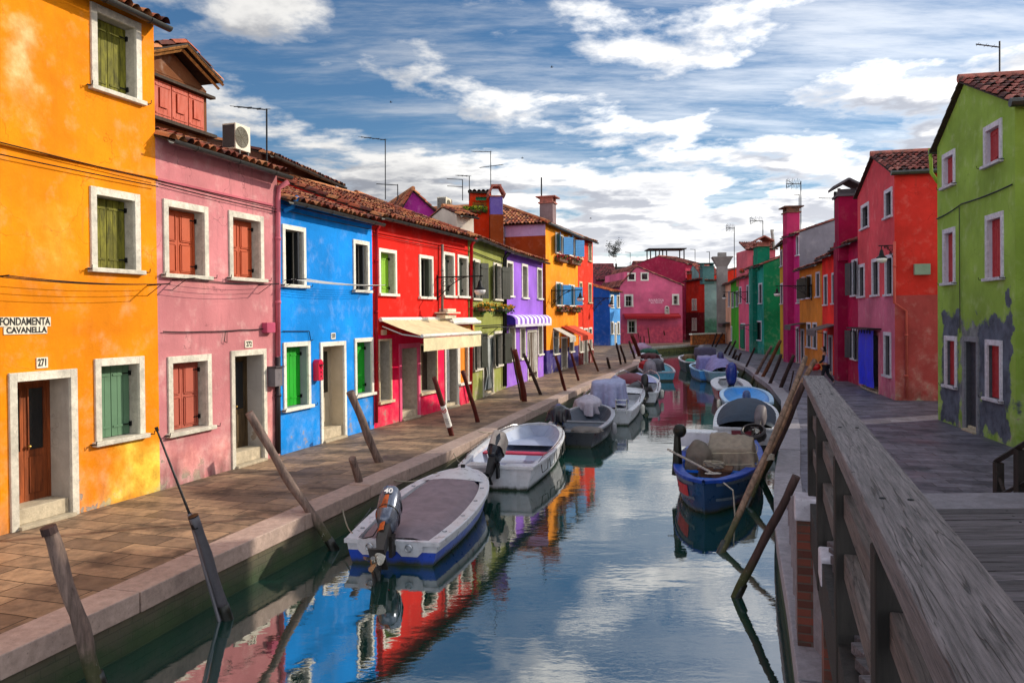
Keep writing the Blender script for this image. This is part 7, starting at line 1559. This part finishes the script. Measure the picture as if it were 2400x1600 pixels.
antenna('tallest fishbone antenna behind the magenta chimney', 1877, 540, 425, 54, [(1877, 431, 1843, 431, 'v')], r=0.035)
antenna('short antenna mast beside the tallest fishbone antenna', 1873, 540, 455, 54, [(1873, 457, 1861, 456, 'p')], r=0.03)
antenna('antenna with one boom left of the crimson chimney', 1956, 500, 463, 48, [(1957, 465, 1919, 464, 'h')], r=0.03)
antenna('dark antenna standing on the green house ridge', 2343, 200, 97, 20.5, [(2343, 111, 2288, 104, 'h')], r=0.022)
antenna('thin antenna behind the bare tree', 1477, 625, 591, 110, [(1477, 592, 1465, 591, 'p')], r=0.04)
antenna('thin antenna right of the roof terrace', 1629, 612, 584, 105, [(1629, 585, 1618, 584, 'p')], r=0.04)
antenna('thin antenna above the teal grey chimney', 1663, 640, 590, 108, [(1663, 590, 1656, 590, 'p')], r=0.05)
o = thing('flue_pipe', 'leaning metal flue pipe between the salmon attic and yellow house', 'flue pipe', W(1813, 590, 60)); mb = MB(); mb.tube([W(1815, 585, 60), W(1809, 541, 60)], 0.12, 8); mb.tube([W(1806, 540, 60), W(1813, 540, 60)], 0.08, 6); mb.build('pipe', paint('#8a8680', 0.4, 0.3, 0.5), o)
# lilac / brown chimney of the olive roof
Yc = 37.5; c = W(1163, 540, Yc); zt = W(1163, 464, Yc).z
chm = thing('chimney', 'lilac painted chimney with a tiled hood between the roofs', 'chimney', (c.x, c.y, 5.5)); fr = Fr((c.x, c.y, 0), (1, 0.1, 0))
mb = MB(); mb.box(fr, -0.32, 0.32, -0.4, 0.4, 5.5, W(1163, 505, Yc).z); mb.build('brown_base', stucco('#8a3c12', 0.2, 0.6), chm)
mb = MB(); mb.box(fr, -0.3, 0.3, -0.38, 0.38, W(1163, 505, Yc).z + 0.001, zt); mb.build('shaft', stucco('#6c5aa8', 0.2, 0.5), chm)
mb = MB()
for s in (-1, 1):
    a = [fr.pt(s * 0.42, -0.5, zt + 0.02), fr.pt(s * 0.42, 0.5, zt + 0.02), fr.pt(s * 0.16, 0.4, zt + 0.5), fr.pt(s * 0.16, -0.4, zt + 0.5)]; mb.add(a + [p + Vector((0, 0, 0.07)) for p in a], [(0, 1, 2, 3), (4, 5, 6, 7), (0, 1, 5, 4), (1, 2, 6, 5), (2, 3, 7, 6), (3, 0, 4, 7)])
    for i in range(5): mb.tube([a[0].lerp(a[1], (i + .5) / 5) + Vector((0, 0, .08)), a[3].lerp(a[2], (i + .5) / 5) + Vector((0, 0, .08))], 0.06, 6)
mb.box(fr, -0.34, 0.34, -0.44, 0.44, zt + 0.001, zt + 0.06); mb.box(fr, -0.24, 0.24, -0.42, 0.42, zt + 0.5, zt + 0.6); mb.build('tiled_hood', tilem('#8a3a2c', '#54201c', '#a8685a'), chm)
# ---- street lamps
def lamp(label, fac, px, py, L, r=1.0, arm_d=None, lampdrop=0.25):
    u, z = fac.uz(px, py); o = thing('street_lamp', label, 'street lamp', fac.pt(u, 0, z), 'wall street lamps'); mb = MB()
    mb.tube([fac.pt(u, 0, z), fac.pt(u, L + 0.1, z)], 0.02 * r, 6); mb.tube([fac.pt(u, 0.02, z + 0.08), fac.pt(u, 0.02, z - 0.65 * r)], 0.02 * r, 6)
    mb.tube([fac.pt(u, 0.02 + (L * 0.75 - 0.02) * k / 8, z - 0.6 * r * (1 - (k / 8)) ** 1.7) for k in range(9)], 0.014 * r, 5)
    for (cx_, cz_, R0) in ((0.22, -0.17, 0.13), (0.48, -0.1, 0.085), (0.12, -0.4, 0.07), (0.68, -0.06, 0.05), (0.35, -0.28, 0.06)):
        mb.tube([fac.pt(u, (cx_ + R0 * (1 - a / 22) * math.cos(a * 0.55)) * r * min(1, L / 0.9), z + (cz_ + R0 * (1 - a / 22) * math.sin(a * 0.55)) * r) for a in range(20)], 0.010 * r, 4)
    mb.build('bracket', IRON, o)
    c = fac.pt(u, L, z); mb = MB(); mb.tube([c, c - Vector((0, 0, 0.12)), c - Vector((0, 0, 0.16)), c - Vector((0, 0, 0.34)), c - Vector((0, 0, 0.40)), c - Vector((0, 0, 0.44))], [0.015, 0.015, 0.05, 0.09, 0.17, 0.17], 12); mb.build('hood', IRON, o, smooth=False)
    mb = MB(); mb.tube([c - Vector((0, 0, 0.44)), c - Vector((0, 0, 0.5)), c - Vector((0, 0, 0.58)), c - Vector((0, 0, 0.6))], [0.185, 0.18, 0.13, 0.03], 14); mb.build('shade', paint('#d8d4d0', 0.3, 0.1), o, smooth=True)
lamp('black wrought iron lamp reaching out from the red shop house', fr_, 1024, 650, 1.5, 1.15)
lamp('black wrought iron lamp on the tall orange house', fo2, 1292, 681, 1.6, 1.4)
lamp('black wrought iron lamp at the corner of the far light blue house', fr2, 1391, 699, 1.2, 1.4)
lamp('black lamp hanging at the corner of the coral house', fc, 2099, 575, 0.45, 1.0)
lamp('black iron lamp on a long arm before the ochre house', fog, 1903, 669, 1.9, 1.3)
lamp('black iron lamp on a long arm before the rose pink house', fps, 1752, 684, 1.9, 1.5)
# ---- flower boxes
LEAF = paint('#2c5a14', 0.6, 0.4, 0, 6, 0.4, '#17300a')
def flowers(label, fac, r, fmat, lmat=None, tr=None, d=0.3, n=150, hang=0.25, seed=1):
    u0, u1, z0, z1 = fac.rect(r); rnd = random.Random(seed); o = thing('flower_box', label, 'flower box', fac.pt((u0 + u1) / 2, 0, z0), 'flower boxes under the windows'); zt = z0 + (z1 - z0) * 0.45
    mb = MB(); mb.box(fac, u0 + 0.03, u1 - 0.03, 0.06, d, z0, zt); mb.build('trough', tr or paint('#6a3a24', 0.7), o)
    mb = MB(); 
    for z in (z0 + 0.02, zt): mb.tube([fac.pt(u0, 0, z), fac.pt(u0, d + 0.02, z), fac.pt(u1, d + 0.02, z), fac.pt(u1, 0, z)], 0.008, 4)
    mb.build('holder', IRON, o)
    for nm, mt, N_, lo, hi, sz in (('leaves', lmat or LEAF, n, zt - hang, zt + (z1 - zt) * 0.7, 0.055), ('blossoms', fmat, n, zt - hang * 0.4, z1, 0.05)):
        mb = MB()
        for i in range(N_):
            c = fac.pt(rnd.uniform(u0 - 0.05, u1 + 0.05), rnd.uniform(0.04, d + 0.12), rnd.triangular(lo, hi, zt + 0.05)); a = Vector((rnd.gauss(0, 1), rnd.gauss(0, 1), rnd.gauss(0, 1))).normalized() * sz; b_ = a.cross(Vector((rnd.gauss(0, 1), rnd.gauss(0, 1), 1))).normalized() * sz * 0.8
            mb.quad(c - a, c - b_, c + a, c + b_)
        mb.build(nm, mt, o, fix=False)
YL = paint('#e0a010', 0.6, 0.3, 0, 9, 0.4, '#d8500c'); CRS = paint('#b80838', 0.6, 0.3, 0, 9, 0.4, '#6a0428')
flowers('flower box with yellow blossoms under the left upper window of the olive house', fo, (1109, 1136, 708, 730), YL, d=0.35, seed=1)
flowers('flower box with yellow blossoms under the right upper window of the olive house', fo, (1158, 1182, 711, 730), YL, d=0.35, tr=paint('#3a3a34', 0.6), seed=2)
flowers('crimson geraniums under the top left window of the tall orange house', fo2, (1299, 1320, 590, 612), CRS, n=220, seed=3); flowers('crimson geraniums under the top right window of the tall orange house', fo2, (1329, 1350, 597, 618), CRS, n=220, seed=4)
flowers('dark red flowers under the first floor left window of the tall orange house', fo2, (1302, 1321, 716, 731), paint('#8a1c28', 0.6, 0.5), seed=5); flowers('dark red flowers under the first floor right window of the tall orange house', fo2, (1332, 1350, 716, 731), paint('#8a1c28', 0.6, 0.5), seed=6)
f_ = Fac(W(1101, 700, 37.9), W(1150, 700, 37.9)); flowers('long planter of yellow green plants on the red rooftop house', f_, (1088, 1140, 484, 500), paint('#a8b020', 0.6, 0.4), d=0.35, n=260, seed=7)
flowers('small planter of red flowers high on the far right roofs', Fac(W(1731, 700, 65), W(1745, 700, 65)), (1733, 1742, 629, 640), paint('#e02010', 0.6), n=60, seed=8)
# ---- tree
def tree(label, px, yb, yt, wpx, Y, seed=3, leaves=620):
    rnd = random.Random(seed); b = W(px, yb, Y); t = W(px, yt, Y); Hh = t.z - 0.0; Wd = wpx / FPX * Y; o = thing('tree', label, 'tree', (b.x, b.y, 0)); BK = wood('#2c2620'); mb = MB(); tips = []
    def br_(p, d, L, r, lv):
        q = p + d * L; mid = p.lerp(q, 0.5) + Vector((rnd.gauss(0, .05), rnd.gauss(0, .05), 0)) * L; mb.tube([p, mid, q], [r * .7, r * 0.55, r * 0.4], 4)
        if lv == 0: tips.append(q); tips.append(mid); return
        for k in range(3 if lv > 1 else 4):
            a = rnd.uniform(0, 6.28); s = rnd.uniform(0.5, 1.0); nd_ = (d + Vector((math.cos(a) * s, math.sin(a) * s, rnd.uniform(-0.1, 0.3)))).normalized(); br_(q if k else mid, nd_, L * rnd.uniform(0.6, 0.85), r * 0.55, lv - 1)
        br_(q, (d + Vector((rnd.gauss(0, .15), 0, 0.2))).normalized(), L * 0.8, r * 0.6, lv - 1)
    base = Vector((b.x, b.y, 0)); mb.tube([base, Vector((b.x, b.y, b.z))], [0.22, 0.14], 7); br_(Vector((b.x, b.y, b.z - 0.3)), Vector((0, 0, 1)), (t.z - b.z) * 0.34, 0.07, 3); mb.build('trunk', BK, o)
    mb = MB()
    for i in range(leaves):
        c = rnd.choice(tips) + Vector((rnd.gauss(0, .2), rnd.gauss(0, .2), rnd.gauss(0, .18))); sz = rnd.uniform(0.05, 0.11); a = Vector((rnd.gauss(0, 1), rnd.gauss(0, 1), rnd.gauss(0, 1))).normalized() * sz; b2 = a.cross(Vector((0.3, 1, rnd.gauss(0, 1)))).normalized() * sz * 0.7
        mb.quad(c - a, c - b2, c + a, c + b2)
    mb.build('crown', paint('#20261a', 0.7, 0.4), o, fix=False)
tree('thin airy tree with sparse dark leaves above the far dark roofs', 1444, 618, 560, 56, 106)
# ---- pigeons and birds
def bird(label, px, py, Y, s=0.14, fly=True):
    s *= 0.6
    c = W(px, py, Y); mb = MB(); mb.ball(c, s, 8, 6, 0, (1.3, 0.5, 0.5)); mb.ball(c + Vector((s * 1.3, 0, s * 0.3)), s * 0.4, 6, 5)
    if fly:
        for k in (-1, 1): mb.add([c, c + Vector((0.5 * s, k * 2.6 * s, 1.2 * s)), c + Vector((-0.8 * s, k * 1.4 * s, 0.5 * s))], [(0, 1, 2)])
    else: mb.add([c + Vector((-s, 0, 0)), c + Vector((-2.4 * s, 0.3 * s, -0.6 * s)), c + Vector((-2.2 * s, -0.3 * s, -0.7 * s))], [(0, 1, 2)])
    tag(mb.build('bird', paint('#22222a', 0.6), smooth=False), label, 'bird', 'birds over the canal')
bird('small bird flying high above the tall orange house', 1293, 158, 60, 0.13); bird('small bird flying between the cloud band and the lilac chimney', 1224, 371, 60, 0.11); bird('small bird flying left of the thin tree', 1384, 512, 70, 0.11); bird('small bird flying above the blue house roof', 916, 240, 50, 0.1)
# ================================================================ PERSON
def skin(verts, edges, name, mat, parent, sub=2, root_i=0):
    o0 = rootof(parent).location; me = bpy.data.meshes.new(name); me.from_pydata([Vector(v[:3]) - o0 for v in verts], edges, []); ob = bpy.data.objects.new(name, me); sc.collection.objects.link(ob); ob.parent = parent
    me.materials.append(mat); m = ob.modifiers.new('skin', 'SKIN'); m.use_smooth_shade = True
    for i, v in enumerate(verts):
        sv = me.skin_vertices[0].data[i]; sv.radius = (v[3], v[4] if len(v) > 4 else v[3]); sv.use_root = (i == root_i)
    s = ob.modifiers.new('sub', 'SUBSURF'); s.levels = sub; s.render_levels = sub
    return ob
pc = G(1936, 902, 0.0); ph = pc.copy(); hd = Vector((-0.55, -1, 0)).normalized()     # walks towards us, to the left
hd = Vector((-0.8, 0.6, 0)).normalized(); sd_ = Vector((-hd.y, hd.x, 0)); 
def pp(f, s, z): return tuple(ph + hd * f + sd_ * s + Vector((0, 0, z)))
per = thing('person', 'person with dark hair in a pale lilac vest walking away carrying a red bag', 'person', ph)
K = 1.62 / 1.7
def V4(f, s, z, r, r2=None): return (*pp(f * K, s * K, z * K), r * K, (r2 or r) * K)
SKINM = paint('#b07a60', 0.5, 0.1, bmp=0); 
bodyv = [V4(0, 0, 0.93, .13, .10), V4(0.02, 0, 1.12, .12, .095), V4(0.05, 0, 1.32, .145, .10), V4(0.06, 0, 1.42, .07), V4(0.08, 0, 1.47, .05), V4(0.11, 0, 1.55, .075), V4(0.14, 0, 1.63, .09), V4(0.13, 0, 1.70, .07),
    V4(0.05, 0.17, 1.38, .055), V4(0.06, 0.22, 1.12, .042), V4(0.26, 0.2, 0.98, .033), V4(0.34, 0.18, 0.97, .028), V4(0.05, -0.17, 1.38, .055), V4(0.0, -0.22, 1.12, .042), V4(0.2, -0.18, 1.0, .033), V4(0.3, -0.12, 0.97, .028),
    V4(0.0, 0.09, 0.86, .09), V4(0.12, 0.1, 0.50, .06), V4(0.02, 0.1, 0.10, .04), V4(0.0, -0.09, 0.86, .09), V4(-0.05, -0.1, 0.5, .06), V4(-0.33, -0.1, 0.14, .04)]
bodye = [(0, 1), (1, 2), (2, 3), (3, 4), (4, 5), (5, 6), (6, 7), (2, 8), (8, 9), (9, 10), (10, 11), (2, 12), (12, 13), (13, 14), (14, 15), (0, 16), (16, 17), (17, 18), (0, 19), (19, 20), (20, 21)]
bd = skin(bodyv, bodye, 'body', SKINM, per)
for si, (hf, hs, hz_) in enumerate(((0.36, 0.18, 0.965), (0.32, -0.11, 0.965))):
    vs = [V4(hf - 0.03, hs, hz_, .026)]; es = []
    for i, (a, L) in enumerate(((-0.024, .07), (-0.009, .08), (0.007, .078), (0.022, .066))):
        k = len(vs); vs += [V4(hf + 0.03, hs + a, hz_ - 0.005, .010), V4(hf + 0.03 + L * .5, hs + a, hz_ - 0.02, .009), V4(hf + 0.035 + L * .5, hs + a, hz_ - 0.05, .008)]; es += [(0, k), (k, k + 1), (k + 1, k + 2)]
    k = len(vs); vs += [V4(hf, hs + (0.035 if si else -0.035), hz_, .010), V4(hf + 0.04, hs + (0.045 if si else -0.045), hz_ - 0.02, .009)]; es += [(0, k), (k, k + 1)]
    skin(vs, es, 'hand', SKINM, bd, 1)
skin([V4(0, 0, 0.90, .15, .12), V4(0.02, 0, 1.1, .15, .125), V4(0.045, 0, 1.3, .175, .13), V4(0.05, 0, 1.4, .11, .1)], [(0, 1), (1, 2), (2, 3)], 'vest', cloth('#a49cc0'), per)
for s_, a in ((0.17, (V4(0.05, 0.16, 1.37, .07), V4(0.06, 0.22, 1.12, .055), V4(0.24, 0.2, 0.99, .045))), (-0.17, (V4(0.05, -0.16, 1.37, .07), V4(0.0, -0.22, 1.12, .055), V4(0.18, -0.18, 1.01, .045)))): skin(list(a), [(0, 1), (1, 2)], 'sleeve', cloth('#15151a'), per)
skin([V4(0, 0, 0.92, .15, .12), V4(0, 0.09, 0.84, .105), V4(0.12, 0.1, 0.50, .078), V4(0.03, 0.1, 0.13, .058), V4(0, -0.09, 0.84, .105), V4(-0.05, -0.1, 0.5, .078), V4(-0.31, -0.1, 0.17, .056)], [(0, 1), (1, 2), (2, 3), (0, 4), (4, 5), (5, 6)], 'trousers', cloth('#14161e'), per)
skin([V4(-0.02, 0.1, 0.05, .045), V4(0.1, 0.1, 0.04, .045), V4(0.18, 0.1, 0.035, .035)], [(0, 1), (1, 2)], 'shoe', cloth('#5a5860'), per); skin([V4(-0.37, -0.1, 0.14, .042), V4(-0.30, -0.1, 0.06, .045), V4(-0.25, -0.1, 0.03, .035)], [(0, 1), (1, 2)], 'shoe', cloth('#7a7880'), per)
skin([V4(0.07, 0, 1.58, .075), V4(0.10, 0, 1.66, .105), V4(0.14, 0, 1.71, .10), V4(0.05, 0, 1.68, .09), V4(0.03, 0, 1.52, .05)], [(0, 1), (1, 2), (1, 3), (0, 4)], 'hair', cloth('#120e10', crease=30), per)
mb = MB(); fhd = Fr(pp(0.13 * K, 0, 1.61 * K), hd, sd_)
mb.ball(fhd.pt(0.095, 0, -0.01), 0.014, 6, 5, 0, (1.4, 0.8, 1.2), fhd); mb.build('nose', SKINM, bd)
mb = MB()
for s_ in (-1, 1): mb.ball(fhd.pt(0.08, 0.032 * s_, 0.02), 0.012, 6, 5)
mb.build('eyes', paint('#1c1614', 0.3), bd); mb = MB(); mb.ball(fhd.pt(0.085, 0, -0.05), 0.018, 6, 5, 0, (0.4, 1.2, 0.35), fhd); mb.build('mouth', paint('#8a3a34', 0.5), bd)
mb = MB()
for s_ in (-1, 1): mb.ball(fhd.pt(0.0, 0.088 * s_, 0.0), 0.028, 6, 5, 0, (0.7, 0.35, 1), fhd)
mb.build('ears', SKINM, bd)
c = Vector(pp(0.46 * K, 0.03, 0.80 * K)); mb = MB(); mb.ball(c, 0.19, 20, 14, 0, (1.25, 0.8, 0.85), Fr((0, 0, 0), hd, sd_)); 
for v in mb.v: v += Vector((0, 0, 1)) * noise.noise(v * 6) * 0.02
bg_ = mb.build('bag', cloth('#c80c10', rough=0.4), smooth=True); tag(bg_, 'round bright red bag held by the walking person', 'bag')
mb = MB(); mb.tube([c + Vector((0, 0, 0.12)) + hd * -0.12, c + Vector((0, 0, 0.2)) + hd * -0.1, c + Vector((0, 0, 0.12)) + hd * 0.02], 0.02, 6); mb.build('handle', cloth('#15151a'), bg_)
# ================================================================ finish: lettering to meshes
bpy.context.view_layer.update(); dg = bpy.context.evaluated_depsgraph_get()
for o in [o for o in sc.objects if o.type == 'FONT']:
    me = bpy.data.meshes.new_from_object(o.evaluated_get(dg)); n = bpy.data.objects.new('lettering', me); sc.collection.objects.link(n); n.parent = o.parent; n.matrix_local = o.matrix_local.copy(); bpy.data.objects.remove(o)
